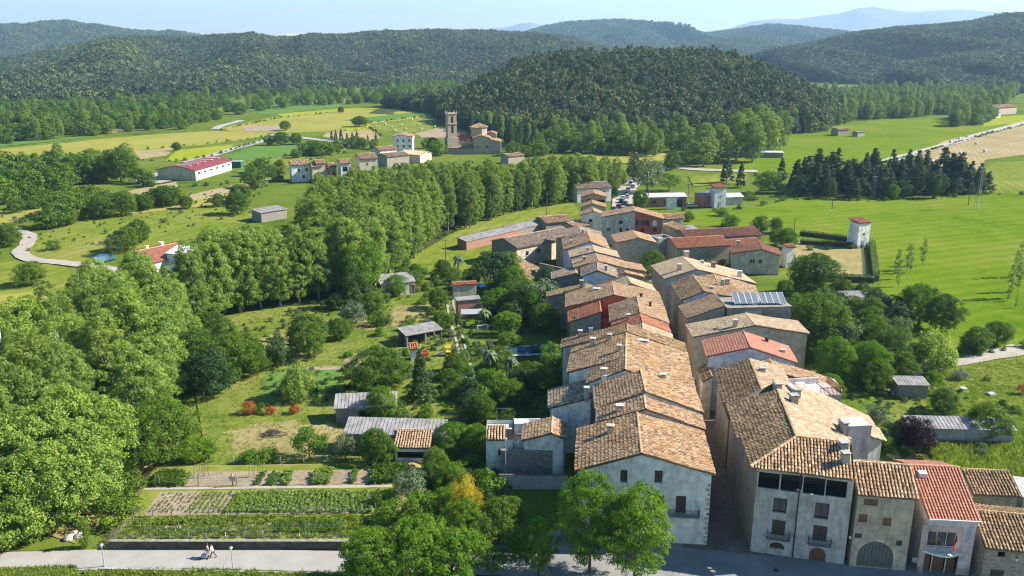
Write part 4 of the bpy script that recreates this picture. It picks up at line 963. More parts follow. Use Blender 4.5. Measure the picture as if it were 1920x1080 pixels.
House("tower_house", "tall ochre house with open upper floor", (1114, 363), (1112, 355), 10.4, (1089, 369, 9.2), (1137, 366, 9.2), 'ochre', 'orange', ops=[('F', 'x', 'o', 1.5, 7.0, 2.2, 1.4), ('F', 'x', 'o', 5.2, 7.0, 2.2, 1.4)])
House("villa", "white villa with grey roof before the poplars", (1073, 343), (1138, 340), 6.8, (5, 5.2), (5.5, 5.2), 'white', 'grey', ops=[('R', 'x', 'wd', 2.5, 3, 1.2, 1.2), ('R', 'x', 'wd', 6, 3, 1.2, 1.2), ('R', 'x', 'wd', 10, 3, 1.2, 1.2)])
hr = House("gable_house", "two tone house with grey left half and terracotta arcaded right half", (1190, 396), (1187.5, 387), 10.4, (1128, 414, 8.4), (1246, 414, 8.2), 'grey', 'old', ops=[
  ('F', 'p', 'w', 1138, 427, 1145, 434), ('F', 'p', 'wd', 1160.5, 413.5, 1167.5, 420), ('F', 'p', 'wd', 1161.5, 427, 1166.5, 436), ('F', 'p', 'wd', 1174, 428, 1179.5, 434)], cat='house')
# terracotta half is a rendered skin with arches, set proud of the wall
def terra_half():
    mb = MB(); A = (.2, hr.vF - .06); B = (hr.uR, hr.vF - .06); F0, F1 = hr.to_world(A), hr.to_world(B); raw = []
    for x0, y0, x1, y1, kind in ((1192, 412, 1199.5, 422, 'a'), (1201, 412.5, 1207.5, 422.5, 'a'), (1209, 413, 1217, 423, 'a'), (1223.5, 413, 1231.5, 424, 'aw'), (1201, 428.5, 1207.5, 435.5, 'sd'), (1224.5, 427.5, 1231, 434.5, 'wd')):
        q0 = plane_hit(x0, y0, F0, F1); q1 = plane_hit(x1, y1, F0, F1); raw.append(((q0[0], q1[1], q1[0] - q0[0], q0[1] - q1[1]), kind))
    zt = hr.tR
    used, pt = facade(mb, A, B, -.2, zt, [r[0] for r in raw], depth=.05)
    mb.poly([(A[0], A[1], zt), (B[0], B[1], zt), (A[0], A[1], hr.zroof(.2) - .15)])
    for q, (_, k) in zip(used, raw):
        if k in ('a', 'aw'): arch_fill(mb, pt, q, q[2] / 2)
    o = mb.build("rendered_front", PL['terra'], hr.root); tag(o, "terracotta red rendered half with arches")
    for q, (_, k) in zip(used, raw):
        s_, z_, w_, h_ = q; m = MB()
        m.poly([pt(s_ - .0, z_, .045), pt(s_ + w_, z_, .045), pt(s_ + w_, z_ + h_, .045), pt(s_, z_ + h_, .045)]); m.build("window", M_FRAMEW if k == 'aw' else M_GLASS, hr.root)
terra_half()
House("gable_house", "plain stone house with tan hipped looking roof by the bend", (1197, 446), (1185, 432), 9.6, (1153, 452, 8.3), (1229, 453, 8.2), 'stone', 'old', ops=[('F', 'x', 'o', 9.2, 2.0, .3, .4)])
House("outhouse", "tan tiled barn beside the terracotta house", (1237, 402), (1281, 400), 6.0, (3, 5.2), (1236, 412, 4.6), 'cream', 'old', cat='barn')
House("porch", "open porch roof against the terracotta house", (1243, 421), (1262, 416), 5.6, (0, 5.6), (5.0, 4.6), 'stone', 'orange', cat='porch')
House("cottage", "dark sheet roofed lean-to by the red barns", (1264, 425), (1298, 421), 3.8, (2, 3.3), (3, 3.0), 'stone', 'sheet', cat='shed')
House("barn", "long dark red roofed barn farthest from the street", (1274, 432), (1415, 425), 6.0, (4, 4.9), (1420, 441, 4.6), 'stone', 'dark', cat='barn')
House("barn", "red roofed barn in front of the long dark one", (1255, 447), (1355, 442), 6.6, (3, 5.6), (1362, 461, 5.0), 'stone', 'red', cat='barn')
House("barn", "short red roofed barn wing beside the white bungalow", (1358, 450), (1418, 446), 4.9, (0, 4.9), (7, 3.6), 'stone', 'red', cat='barn')
hb = House("bungalow", "pale bungalow with dark red low gable roof", (1430, 468), (1425, 456), 6.6, (1371, 480, 5.2), (1468, 484, 5.2), 'cream', 'dark', ops=[('F', 'p', 'w', 1406, 486, 1415, 494), ('F', 'p', 'wd', 1423, 487, 1428, 494)], chim=[(-5.5, 9, .9, .8, .6, PL['beige'])])
House("outhouse", "tiny white tower shed with red cap behind the bungalow", (1470, 459), (1487, 458), 6.0, (1.6, 5.6), (1.8, 5.6), 'white', 'red', cat='shed')
mb = MB(); a = Vector(G(1247, 487))
t = thing("cistern", "square concrete cistern with open top before the red barns", "cistern", (a.x, a.y, 0), .35)
m1 = MB(); m1.box(0, 2.6, -.2, 4.6, 4.6, 5.6); m1.build("tank_wall", PL['concrete'], t)
for x_, y_, sx, sy in ((0, .45, 4.6, .3), (0, 4.75, 4.6, .3), (-2.15, 2.6, .3, 4.0), (2.15, 2.6, .3, 4.0)):
    m1 = MB(); m1.box(x_, y_, 5.4, sx, sy, .7); m1.build("rim_wall", PL['concrete'], t)

# ------------------------------------------------------------------ east side of the street
def custom(name, label, org, foot, tops, roofs, wall, fops=None, cat='house', group=WR, edge=None):
    """house on an irregular plot: foot corners counter-clockwise with wall-top heights, roof polygons"""
    r = thing(name, label, cat, (org[0], org[1], 0), 0, group); O = Vector((org[0], org[1])); mb = MB(); todo = []; pts = []
    n = len(foot)
    for i in range(n):
        a = Vector(foot[i]) - O; b = Vector(foot[(i + 1) % n]) - O; za, zb = tops[i], tops[(i + 1) % n]; zm = min(za, zb)
        ops = []
        for o in (fops or {}).get(i, []):
            q0 = plane_hit(o[1], o[2], a + O, b + O); q1 = plane_hit(o[3], o[4], a + O, b + O); ops.append(((q0[0], q1[1], q1[0] - q0[0], q0[1] - q1[1]), o[0]))
        em = 1 if edge and i in edge[1] else 0
        used, pt = facade(mb, a, b, -.3, zm, [q for q, _ in ops], em); pts.append(pt)
        if abs(za - zb) > .05: mb.poly([(a.x, a.y, zm), (b.x, b.y, zm)] + ([(b.x, b.y, zb)] if zb > za else [(a.x, a.y, za)]), em)
        todo += [(pt, q, k) for q, (_, k) in zip(used, ops)]
    for pt, q, k in todo:
        if k.endswith('A'): arch_fill(mb, pt, q, min(q[2] / 2, q[3] * .75))
    mb.build("wall", [PL[wall]] + ([PL[edge[0]]] if edge else []), r)
    for pt, q, k in todo: opening_parts(r, pt, q, k.replace('A', ''))
    ro = []
    for k, (poly, tile, ridge) in enumerate(roofs):
        ro.append(roof_part(r, [(x - O.x, y - O.y, z) for x, y, z in poly], tile, 400 + k + int(org[0]), [((a[0] - O.x, a[1] - O.y, a[2] + .05), (b[0] - O.x, b[1] - O.y, b[2] + .05)) for a, b in ridge]))
    return r, pts, ro, O
def on_plane(p, q, e):
    """height function of the plane through the ridge p-q falling through point e"""
    p, q, e = Vector(p), Vector(q), Vector(e); n = (q - p).cross(e - p)
    return lambda x, y: p.z - (n.x * (x - p.x) + n.y * (y - p.y)) / n.z
A_, B_ = (26.75, 84.2, 11.0), (37.1, 81.35, 10.95); C_ = (32.8, 87.6, 13.0); D_ = (38.4, 86.1, 12.95); E_ = (34.75, 101.2, 13.0); F_ = (28.3, 101.6, 11.0)
east = on_plane(C_, E_, (39.8, 92.7, 10.4))
def ez(x, y): return (x, y, east(x, y))
e_poly = [C_, ez(40.0, 90.2), ez(43.2, 96.9), ez(48.6, 98.4), ez(49.2, 105.6), ez(43.0, 107.0), ez(35.3, 105.0), E_]
bk = on_plane(C_, D_, (40.0, 90.2, east(40.0, 90.2)))
foot = [(27.6, 84.25), (37.45, 81.7), (39.7, 90.2), (42.8, 97.1), (48.2, 98.7), (48.8, 105.2), (43, 106.6), (35.2, 104.5), (29.0, 101.4)]
zt = [10.95, 10.9, east(39.7, 90.2) - .16, east(42.8, 97.1) - .16, east(48.2, 98.7) - .16, east(48.8, 105.2) - .16, east(43, 106.6) - .16, 12.6, 10.98]
r1, p1_, ro1, O1 = custom("corner_house", "tall grey plastered corner house with open gallery under the hipped roof", (33, 90), foot, zt, [
   ([A_, B_, D_, C_], 'old', [(A_, C_), (C_, D_)]), ([A_, C_, E_, F_], 'moss', [(C_, E_)]), (e_poly, 'pale', []), ([C_, D_, ez(40.0, 90.2)], 'old', [])], 'grey',
   {0: [('o', 1423.7, 884.5, 1460, 918.7), ('o', 1465.7, 888.5, 1502.5, 924.5), ('o', 1508, 893.5, 1545, 930), ('o', 1550.5, 899.5, 1586, 934.5), ('wd', 1451, 932.5, 1474, 962.5), ('wd', 1529.5, 941.7, 1552.5, 974),
        ('sd', 1448.7, 973.7, 1470.5, 1005), ('sd', 1525.7, 984, 1548.7, 1016), ('sdA', 1443.7, 1015.5, 1470, 1030), ('dA', 1518.7, 1025, 1546.7, 1055)],
    8: []}, cat='house', edge=('old', (8, 7)))  # street edges take the plaster darkened for the alley's shade
fa, fb = Vector(foot[0]), Vector(foot[1])
for x0, y0, x1 in ((1437, 1005.5, 1480), (1514, 1016.5, 1557)):
    q0 = plane_hit(x0, y0, fa, fb); q1 = plane_hit(x1, y0 + 5, fa, fb); balcony(r1, p1_[0], q0[0], q0[1], q1[0] - q0[0], .65)
q0 = plane_hit(1503, 880, fa, fb); mb = MB(); pt = p1_[0]; mb.tube([pt(q0[0], .2, -.1), pt(q0[0], 10.8, -.1)], .07, 6); mb.build("downpipe", M_IRON, r1)
mb = MB(); mb.poly([pt(0, 7.9, 3.0), pt(10, 7.9, 3.0), pt(10, 10.9, 3.0), pt(0, 10.9, 3.0)]); mb.poly([pt(0.1, 8.05, .3), pt(9.9, 8.05, .3), pt(9.9, 8.05, 3.0), pt(.1, 8.05, 3.0)]); mb.build("gallery_shade_room", M_DARKWOOD, r1)  # back wall and floor coloured dark, standing in for the gallery's shade
mb = MB(); mb.poly([(37.45 - 33, 81.7 - 90, 10.85), (39.7 - 33, 90.2 - 90, zt[2]), (38.75 - 33, 86.2 - 90, 12.75)]); mb.poly([(29.0 - 33, 101.42 - 90, 8.0), (34.75 - 33, 101.12 - 90, 8.0), (34.75 - 33, 101.12 - 90, 12.85), (29.0 - 33, 101.42 - 90, 10.95)]); mb.poly([(34.75 - 33, 101.12 - 90, 8), (35.25 - 33, 104.9 - 90, 8), (35.25 - 33, 104.9 - 90, 12.8), (34.75 - 33, 101.12 - 90, 12.85)]); mb.build("gable_wall", PL['grey'], r1)
def ch(ro, O, x, y, zb, h, w=.6, d=.6, m=None, cap=True): chimney(ro, x - O.x, y - O.y, zb - .6, h, w, d, m, .12, cap)
ch(ro1[2], O1, 36.2, 98.8, east(36.2, 98.8), 1.0, .9, .8, PL['concrete']); ch(ro1[2], O1, 37.4, 101.2, east(37.4, 101.2), 1.1, .8, .7, PL['concrete']); ch(ro1[2], O1, 35.2, 102.0, east(35.2, 102), .6, .7, .6, PL['concrete'])
ch(ro1[2], O1, 41.3, 94.6, east(41.3, 94.6), 1.5, .6, .8, PL['concrete'])
mb = MB(); mb.box(43.0 - O1.x, 95.6 - O1.y, 5, 3.0, 2.6, 6.2, .12); dm = mb.build("dormer", PL['grey'], ro1[2]); dm["label"] = "grey rendered roof hut beside a chimney"
mb = MB(); mb.box(37.4 - O1.x, 103.2 - O1.y, east(37.4, 103) - .2, .5, 2.4, .9, .12); mb.build("flue_box", M_SHEETW, ro1[2])
ch(ro1[0], O1, 37.0, 83.6, 11.9, 1.0, .75, .7, PL['concrete']); ch(ro1[0], O1, 37.5, 85.6, 12.4, .8, .8, .8, PL['concrete'])
mb = MB(); mb.box(33.3 - O1.x, 97.0 - O1.y, 12.4, .9, .8, .3, .1); mb.build("skylight", M_SHEETW, ro1[1])

R2a, R2b = (34.1, 105.3, 11.2), (35.7, 117.4, 11.2)
w2 = on_plane(R2a, R2b, (30.1, 111.0, 9.3)); e2 = on_plane(R2a, R2b, (44.5, 109.0, 8.5))
def w2p(x, y): return (x, y, w2(x, y))
def e2p(x, y): return (x, y, e2(x, y))
foot = [(29.5, 102.0), (34.2, 104.6), (43.2, 107.3), (47.0, 109.2), (47.8, 115.6), (31.3, 117.6), (30.6, 113)]
ztp = [w2(29.5, 102) - .2, 10.9, e2(43.2, 107.3) - .2, 6.6, 6.6, w2(31.3, 117.6) - .2, w2(30.6, 113) - .2]
r2, _, ro2, O2 = custom("street_house", "house with dark mossy street slope and a roof terrace behind", (36, 110), foot, ztp, [
   ([w2p(29.0, 102.0), w2p(33.9, 103.8), R2a, R2b, w2p(30.9, 118.0), w2p(30.1, 112.9)], 'moss', [(R2a, R2b)]),
   ([R2a, e2p(43.0, 106.6), e2p(43.4, 109.7), e2p(39.6, 110.3), e2p(40.3, 115.0), e2p(41.0, 117.6), R2b], 'pale', [])], 'grey', edge=('old', (5, 6)))  # walls on the street coloured darker in place of alley shade
ch(ro2[1], O2, 36.4, 113.0, e2(36.4, 113), .5, .8, .5, PL['concrete'])
t = thing("roof_terrace", "pinkish roof terrace with brown railing set into the tan roofs", "terrace", (43.5, 112.5, 0), .12, None)
mb = MB(); mb.box(0, 0, 7.0, 7.2, 4.4, 1.35); mb.build("terrace_floor", PL['pinkdeep'], t)
mb = MB(); mb.box(-3.55, 0, 8.36, .2, 4.4, 1.5); mb.build("side_wall", PL['pinkdeep'], t)
mb = MB(); mb.box(-.6, 2.15, 8.36, 5.6, .15, .9); mb.build("back_wall", PL['white'], t)
mb = MB()
for k in range(30): x_ = 3.45 - k * .2; mb.bar((x_ if k < 16 else 3.45 - 16 * .2, -2.1, 8.36), (x_ if k < 16 else 3.45 - 16 * .2, -2.1, 9.4), .05) if k < 16 else None
for k in range(21): mb.bar((3.5, -2.1 + k * .21, 8.36), (3.5, -2.1 + k * .21, 9.4), .05)
mb.bar((.3, -2.1, 9.42), (3.5, -2.1, 9.42), .09); mb.bar((3.5, -2.1, 9.42), (3.5, 2.1, 9.42), .09); mb.build("railing", M_WOOD, t)
t2 = thing("garden_table", "white plastic table on the roof terrace", "table", (42.2, 113.2, 8.352))
mb = MB(); mb.box(0, 0, .68, 1.3, .8, .05, .1); mb.build("table_top", M_FRAMEW, t2)
for x_, y_ in ((-.55, -.3), (.55, -.3), (.55, .3), (-.55, .3)):
    mb = MB(); mb.box(x_, y_, 0, .06, .06, .68, .1); mb.build("leg", M_FRAMEW, t2)
House("annex", "tan roofed wing behind the roof terrace", (39.2, 115.6), (39.8, 120.4), 9.9, (2.0, 9.4), (9.8, 7.2), 'beige', 'old', group=WR, ohv=.05)
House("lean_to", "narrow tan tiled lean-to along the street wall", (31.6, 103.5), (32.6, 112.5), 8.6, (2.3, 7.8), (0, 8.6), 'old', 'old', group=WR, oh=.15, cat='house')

h = House("beige_house", "beige house with arched wooden garage door and brown shutters", (1596, 866), (1709, 874), 11.3, (4.6, 9.2), (1596, 927, 9.25), 'beige', 'old', ops=[
  ('R', 'p', 's', 1620.7, 934.5, 1645, 948.5), ('R', 'p', 's', 1610.5, 963.5, 1625, 979.5), ('R', 'p', 's', 1656, 970, 1670, 986), ('R', 'p', 'sd', 1603, 999.5, 1615.5, 1009), ('R', 'p', 'sd', 1681, 1013, 1690.7, 1023.5),
  ('R', 'p', 'dg', 1610.5, 1012.5, 1672, 1066, 'arch')], group="houses on the square")
A0, B0 = h.sides['R'][0], h.sides['R'][1]
q0 = plane_hit(1610.5, 1012.5, h.to_world(A0), h.to_world(B0)); q1 = plane_hit(1672, 1066, h.to_world(A0), h.to_world(B0)); pt = h.pts['R']
n_ = 11
for i in range(n_):                                               # stones of the arch
    a0, a1 = math.pi * i / n_ + .012, math.pi * (i + 1) / n_ - .012; cx_ = (q0[0] + q1[0]) / 2; rw = (q1[0] - q0[0]) / 2; zs_ = q0[1] - rw * .98
    if q0[1] - q1[1] < rw * 1.0: rise = (q0[1] - q1[1]) * .5
    else: rise = rw
    zs_ = q0[1] - rise; P = [(cx_ - math.cos(a) * rr, zs_ + math.sin(a) * (rise + rr - rw)) for a, rr in ((a0, rw + .01), (a0, rw + .42), (a1, rw + .42), (a1, rw + .01))]
    mb = MB(); mb.poly([pt(x, z, -.035) for x, z in P][::-1])
    for k in range(4): j = (k + 1) % 4; mb.poly([pt(*P[k], -.035), pt(*P[j], -.035), pt(*P[j], .03), pt(*P[k], .03)])
    mb.build("arch_stone", PL['cream'], h.root)
for sx in (q0[0] - .42, q1[0] + .01):
    for i in range(5):
        z0_, z1_ = i * (zs_ / 5) + .01, (i + 1) * (zs_ / 5) - .01; mb = MB(); P = [(sx, z0_), (sx + .41, z0_), (sx + .41, z1_), (sx, z1_)]
        mb.poly([pt(x, z, -.035) for x, z in P])
        for k in range(4): j = (k + 1) % 4; mb.poly([pt(*P[j], -.035), pt(*P[k], -.035), pt(*P[k], .03), pt(*P[j], .03)])
        mb.build("jamb_stone", PL['cream'], h.root)

# the town hall
h = House("town_hall", "pink town hall with new red tile roof, entrance canopy and two flags", (1706, 873), (1799, 877), 9.9, (5.0, 8.0), (1714, 972, 7.0), 'pinkwash', 'pink', pitch=.34, ops=[('R', 'p', 'w3', 1741, 996, 1791, 1027), ('R', 'p', 'o', 1733, 1034, 1789, 1089)], group="houses on the square", oh=.3)
pt = h.pts['R']; Aw, Bw = h.to_world(h.sides['R'][0]), h.to_world(h.sides['R'][1])
def hp(px, py): return plane_hit(px, py, Aw, Bw)
def skin(name, rects, m, k=-.03, par=None):
    mb = MB()
    for s0, z0_, s1, z1_ in rects:
        P = [(s0, z0_), (s1, z0_), (s1, z1_), (s0, z1_)]; mb.poly([pt(x, z, k) for x, z in P])
        for i in range(4): j = (i + 1) % 4; mb.poly([pt(*P[j], k), pt(*P[i], k), pt(*P[i], .0), pt(*P[j], .0)])
    return mb.build(name, m, par or h.root)
wq = hp(1741, 996); we = hp(1791, 1027); dq = hp(1733, 1034); de = hp(1789, 1089)
sL = hp(1730, 990)[0]; sR = hp(1806, 1000)[0]; zT = hp(1760, 986)[1]; Lw = (Bw - Aw).length
fr = skin("door_surround", [(sL, -.1, dq[0], zT), (de[0], -.1, sR, zT), (dq[0], we[1] + (wq[1] - we[1]) + .0, de[0], zT), (dq[0], dq[1], de[0], we[1])], PL['pinkdeep'])
skin("base_band", [(0, -.1, sL, .9), (sR, -.1, Lw, .9)], PL['pinkdeep'])
mb = MB(); zc_ = dq[1] + .12; arc = [(dq[0] - .25 + (de[0] - dq[0] + .5) * i / 10, -1.15 * math.sin(math.pi * i / 10) * .75 - .25) for i in range(11)]
top = [pt(a, zc_ + .16, b) for a, b in arc] + [pt(arc[-1][0], zc_ + .16, 0), pt(arc[0][0], zc_ + .16, 0)]
mb.slab(top, (0, 0, -.22)); mb.build("entrance_canopy", M_FRAMEW, h.root)
mb = MB(); P = [pt(dq[0], -.1, .9), pt(de[0], -.1, .9), pt(de[0], dq[1], .9), pt(dq[0], dq[1], .9)]; mb.poly(P); back = mb.build("entrance_back", M_DARKWOOD, h.root)
for k, (f0, f1) in enumerate(((0, .27), (.34, .66), (.73, 1.0))):
    mb = MB(); s0 = dq[0] + (de[0] - dq[0]) * f0; s1 = dq[0] + (de[0] - dq[0]) * f1
    P = [pt(s0, .0, .55), pt(s1, .0, .55), pt(s1, dq[1] - .05, .55), pt(s0, dq[1] - .05, .55)]; mb.slab(P, Vector(pt(s0, 0, .62)) - Vector(pt(s0, 0, .55))); mb.build("door", M_WOOD, h.root)
for f in (.3, .7):
    mb = MB(); s0 = dq[0] + (de[0] - dq[0]) * f; mb.bar(pt(s0, 0, .35), pt(s0, dq[1], .35), .09); mb.build("door_post", M_FRAMEW, h.root)
ns = hp(1716, 1050); skin("notice_plate", [(ns[0] - .35, ns[1] - .3, ns[0] + .35, ns[1] + .3)], M_STEEL)
gq = hp(1716, 976); mb = MB(); mb.bar(pt(-.25, 7.02, -.42), pt(Lw + .25, 7.02, -.42), .14); mb.build("gutter", M_FRAMEW, h.root)
M_FLAG = {}
for k, cols in enumerate((((.55, .36, .03), (.5, .03, .03)), ((.55, .36, .03), (.5, .03, .03)))):
    m, t_, b_, o_ = new_mat("flag_cloth_%d" % k); tc = t_.nodes.new("ShaderNodeTexCoord"); wv = t_.nodes.new("ShaderNodeTexWave"); wv.inputs['Scale'].default_value = 1.4 if k == 0 else .5
    wv.bands_direction = 'X'; t_.links.new(tc.outputs['Object'], wv.inputs[0]); t_.links.new(ramp(t_, wv.outputs[1], [(.45, cols[0]), (.55, cols[1])]), b_.inputs[0]); M_FLAG[k] = m
for k, px_ in enumerate((1753.5, 1789)):
    q = hp(px_, 992); zb = hp(px_, 1026)[1] if k == 0 else hp(px_, 1035)[1]
    f = thing("flag", ("drooping striped flag on the left pole above the town hall door" if k == 0 else "drooping yellow and red flag on the right pole above the town hall door"), "flag", pt_w := tuple(h.root.matrix_basis @ Vector(pt(q[0], zb, -.55))), h.root.rotation_euler.z)
    L_ = q[1] - zb; mb = MB(); mb.tube([(0, 0, 0), (0, 0, L_ + .1)], .03, 5); mb.build("flagpole", M_FRAMEW, f)
    n = 9; v = []; fc = []
    for i in range(n):
        for j in range(5): v.append((.04 + .09 * j * (1 + .3 * math.sin(i)), .06 * math.sin(j * 1.9 + i * .5) - .03, L_ - .15 - i * (L_ - .5) / n - .05 * j))
    for i in range(n - 1):
        for j in range(4): fc.append((i * 5 + j, i * 5 + j + 1, (i + 1) * 5 + j + 1, (i + 1) * 5 + j))
    link(bpy.data.objects.new("cloth", np_mesh("flag_cloth", v, fc, M_FLAG[k], smooth=True)), f)
rr = h.roofs['R']; mb = MB(); mb.box(1.2, 1.0, h.zroof(1.2) - .1, .9, .9, .5); mb.build("roof_vent", M_SHEETW, rr)

House("stone_house", "low rubble stone house with striped tan roof at the frame edge", (1822, 957), (1950, 969), 6.3, (3.4, 5.2), (1827, 1026, 4.7), 'stone', 'moss', ops=[('R', 'p', 'o', 1872, 1034, 1884, 1045), ('R', 'p', 'sd', 1858, 1067, 1878, 1095)], group="houses on the square")
House("stone_house", "small stone outbuilding with dark mossy roof behind the low stone house", (1803, 880), (1892, 884), 6.0, (0, 6.0), (1816, 927, 4.6), 'stone', 'moss', group="houses on the square")
House("outhouse", "flat roofed grey outbuilding behind the mossy roof", (1898, 892), (1960, 900), 4.6, (0, 4.6), (5, 4.4), 'concrete', 'flat')
House("gable_house", "blue white gabled house with salmon right slope", (1407.5, 652), (1394, 622), 11.2, (1324, 668, 9.4), (1488, 667, 9.0), 'lilac', 'pink', wallmats={'L': 'old'}, group=WR, chim=[(5.6, 3.0, .35, .5, .5, PL['pinkdeep']), (3.5, 6.0, .5, .5, .5, M_IRON)])  # left wall: alley shade painted in by the darker plaster
House("lean_to", "narrow mossy lean-to beside the blue white house on the street", (30.9, 119.5), (31.3, 125.5), 7.4, (1.5, 6.6), (0, 7.4), 'cream', 'moss', group=WR, oh=.1, cat='house')
House("gable_house", "wide low house with tan left slope and shaded yard", (41.8, 135.6), (41.9, 142.4), 10.4, (10.6, 8.2), (9.5, 8.9), 'beige', 'pale', group=WR, chim=[(-3.2, 1.0, 1.2, .7, .7, PL['beige']), (-6.4, 1.3, .3, .8, .6, M_IRON, False)])
h8 = House("stone_house", "bare rubble stone house with one sloping tan roof on the street", (38.9, 145.0), (38.8, 152.6), 11.0, (6.9, 8.6), (0, 11.0), 'stone', 'orange', group=WR, oh=.2, ohv=.05)
t = thing("stone_block", "flat topped rubble stone block beneath the solar panels", "house", (45.0, 148.4, 0), .09, WR)
mb = MB(); mb.box(0, 0, -.3, 12.0, 6.4, 10.9); mb.build("wall", PL['stone'], t)
mb = MB(); mb.box(0, 0, 10.61, 12.2, 6.6, .15); mb.build("roof", PL['stonegrey'], t)
mb = MB(); mb.box(-1.2, -3.23, 6.5, 3.0, .08, 3.6); mb.build("render_patch", PL['cream'], t)
M_PV = plain("solar_glass", (.17, .185, .20), .2, .1, .1, .5)
t = thing("solar_array", "rack of eight solar panels on the stone block roof", "solar panels", (45.4, 147.6, 10.765), .04)
for k in range(8):
    x_ = -4.6 + k * 1.17 + (.35 if k > 3 else 0); mb = MB(); mb.slab([(x_, -1.3, .35), (x_ + 1.1, -1.3, .35), (x_ + 1.1, 1.2, 1.75), (x_, 1.2, 1.75)], (0, .03, -.06)); p = mb.build("panel", M_PV, t)
    mb = MB(); 
    for q in (0, 1.06): mb.slab([(x_ + q, -1.3, .353), (x_ + q + .06, -1.3, .353), (x_ + q + .06, 1.2, 1.753), (x_ + q, 1.2, 1.753)], (0, -.012, .03))
    mb.build("panel_frame", M_FRAMEW, p)
for x_ in (-4.4, -2.0, .3, 2.5, 4.8):
    mb = MB(); mb.bar((x_, -1.2, 0), (x_, -1.2, .36), .06); mb.bar((x_, 1.15, 0), (x_, 1.15, 1.7), .06); mb.build("support", M_GALV, t)
House("gable_house", "street house with yellow mossy slope and blue shutters in its gable", (1321, 547), (1298, 516), 10.9, (1277, 563, 9.1), (8.2, 9.2), 'lilac', 'moss', ops=[('F', 'x', 'sb', 2.6, 7.2, 1.1, 1.3), ('F', 'x', 'sb', 8.2, 7.2, 1.1, 1.3)], wallmats={'L': 'old'}, group=WR, ohv=.1, chim=[(2.0, 3.0, .4, .6, .6, PL['concrete']), (5.2, 7.6, 1.3, .6, .6, PL['grey'])])  # street wall gets the shade-dark plaster
House("gable_house", "wide house with long pale right slope and several chimneys", (1306, 505), (1277, 481), 11.0, (1242, 520, 9.0), (13.5, 7.4), 'grey', 'pale', wallmats={'L': 'old'}, group=WR, chim=[(-3.0, 2.4, 1.3, .8, .7, PL['pinkdeep']), (5.8, 6.2, 1.2, .8, .7, PL['brick']), (1.2, 11.5, 1.3, 1.0, .8, PL['pinkdeep']), (10.4, 2.2, 1.4, .8, .6, PL['white']), (4.0, 8.5, .6, .5, .5)])  # shade of the alley put into the left wall's colour
House("annex", "tan roofed wing filling the corner behind the mossy slope", (41.5, 160), (43.0, 171), 10.0, (3.0, 9.4), (8.5, 7.8), 'stone', 'old', group=WR, chim=[(2.0, 4.5, 1.2, .9, .8, PL['pinkdeep'])])

# ------------------------------------------------------------------ huts and sheds in the gardens
def shed(name, label, c0, c1, zr, ze, depth, wall, tile, back=0, **k): return House(name, label, c0, c1, zr, (back, zr - .3) if back else (0, zr), (depth, ze), wall, tile, cat='shed', oh=.2, **k)
shed("garden_shed", "stone shed with grey sheet roof at the meadow edge", (704, 515), (769, 509), 4.2, 3.2, 5.5, 'cream', 'sheet', ops=[('R', 'x', 'dg', 6.6, .1, 2.4, 2.2)])
shed("garden_shed", "walled yard hut with thin red tile edge", (846, 530), (893, 527), 4.0, 3.7, 1.6, 'cream', 'red')
shed("garden_hut", "brick hut with grey roof strip beside the track", (853, 557), (897, 553), 4.6, 4.3, 1.8, 'brick', 'sheet')
shed("carport", "open carport with grey sheet roof over the lawn", (744, 614), (813, 602), 3.0, 2.6, 4.4, 'stonegrey', 'sheet', ops=[('R', 'x', 'o', .3, -.2, 3.6, 2.5), ('R', 'x', 'o', 4.2, -.2, 3.6, 2.5), ('F', 'x', 'o', .3, -.2, 3.0, 2.4), ('B', 'x', 'o', .3, -.2, 3.0, 2.4)])
shed("garden_hut", "tiny hut with a red tile roof by the conifer", (766, 644), (783, 643), 3.0, 2.5, 2.0, 'white', 'red')
shed("garden_shed", "weathered shed with grey sheet roof behind a leafy bush", (629, 738), (745, 733), 3.6, 2.7, 3.8, 'stonegrey', 'sheet', ops=[('R', 'x', 'o', 3.5, .1, 3.6, 2.0)])
shed("long_shed", "long garden shed with pale grey sheet roof", (654, 781), (840, 786), 4.2, 3.2, 3.6, 'stonegrey', 'sheet')
shed("garden_shed", "open fronted shed with orange tiled roof joined to the long shed", (744, 806), (812, 807), 3.6, 2.6, 3.6, 'white', 'orange', ops=[('R', 'x', 'o', .3, .9, 4.6, 1.0)])
shed("field_shed", "low shed with pale sheet roof on the right garden slope", (1670, 704), (1730, 705), 3.0, 2.6, 3.2, 'stonegrey', 'sheet')
shed("field_shed", "shed with grey gabled sheet roof among the right hand trees", (1580, 549), (1650, 547), 3.6, 3.0, 3.8, 'stonegrey', 'sheet', back=2.5)
shed("field_shed", "long dark roofed shed behind the purple plum", (1692, 778), (1890, 783), 3.4, 2.7, 3.0, 'concrete', 'sheet')
# white yard house left of the corner house
House("yard_house", "small white house with tan roof and satellite dish", (1034, 813), (1036, 782), 7.0, (978, 823, 5.8), (1062, 809, 6.2), 'white', 'old')
ax, ay = G(912, 892)
t = thing("yard_block", "white rendered yard block with parapet and a dark window", "house", (ax, ay, 0))
mb = MB(); u_, pt = facade(mb, (0, 0), (3.6, 0), -.2, 5.4, [(1.6, 3.0, .75, .95)]); facade(mb, (3.6, 0), (3.6, 5.2), -.2, 5.4, []); facade(mb, (3.6, 5.2), (0, 5.2), -.2, 5.9, []); facade(mb, (0, 5.2), (0, 0), -.2, 5.9, []); mb.build("wall", PL['white'], t)
for q in u_: opening_parts(t, pt, q, 'wd')
roof_part(t, [(.15, -.2, 5.45), (2.6, -.2, 5.45), (2.6, 3.4, 5.9), (.15, 3.4, 5.9)], 'old', 77)
mb = MB(); mb.box(1.8, 4.3, 5.2, 3.5, 1.7, .12); mb.build("terrace_floor", M_CONC, t)
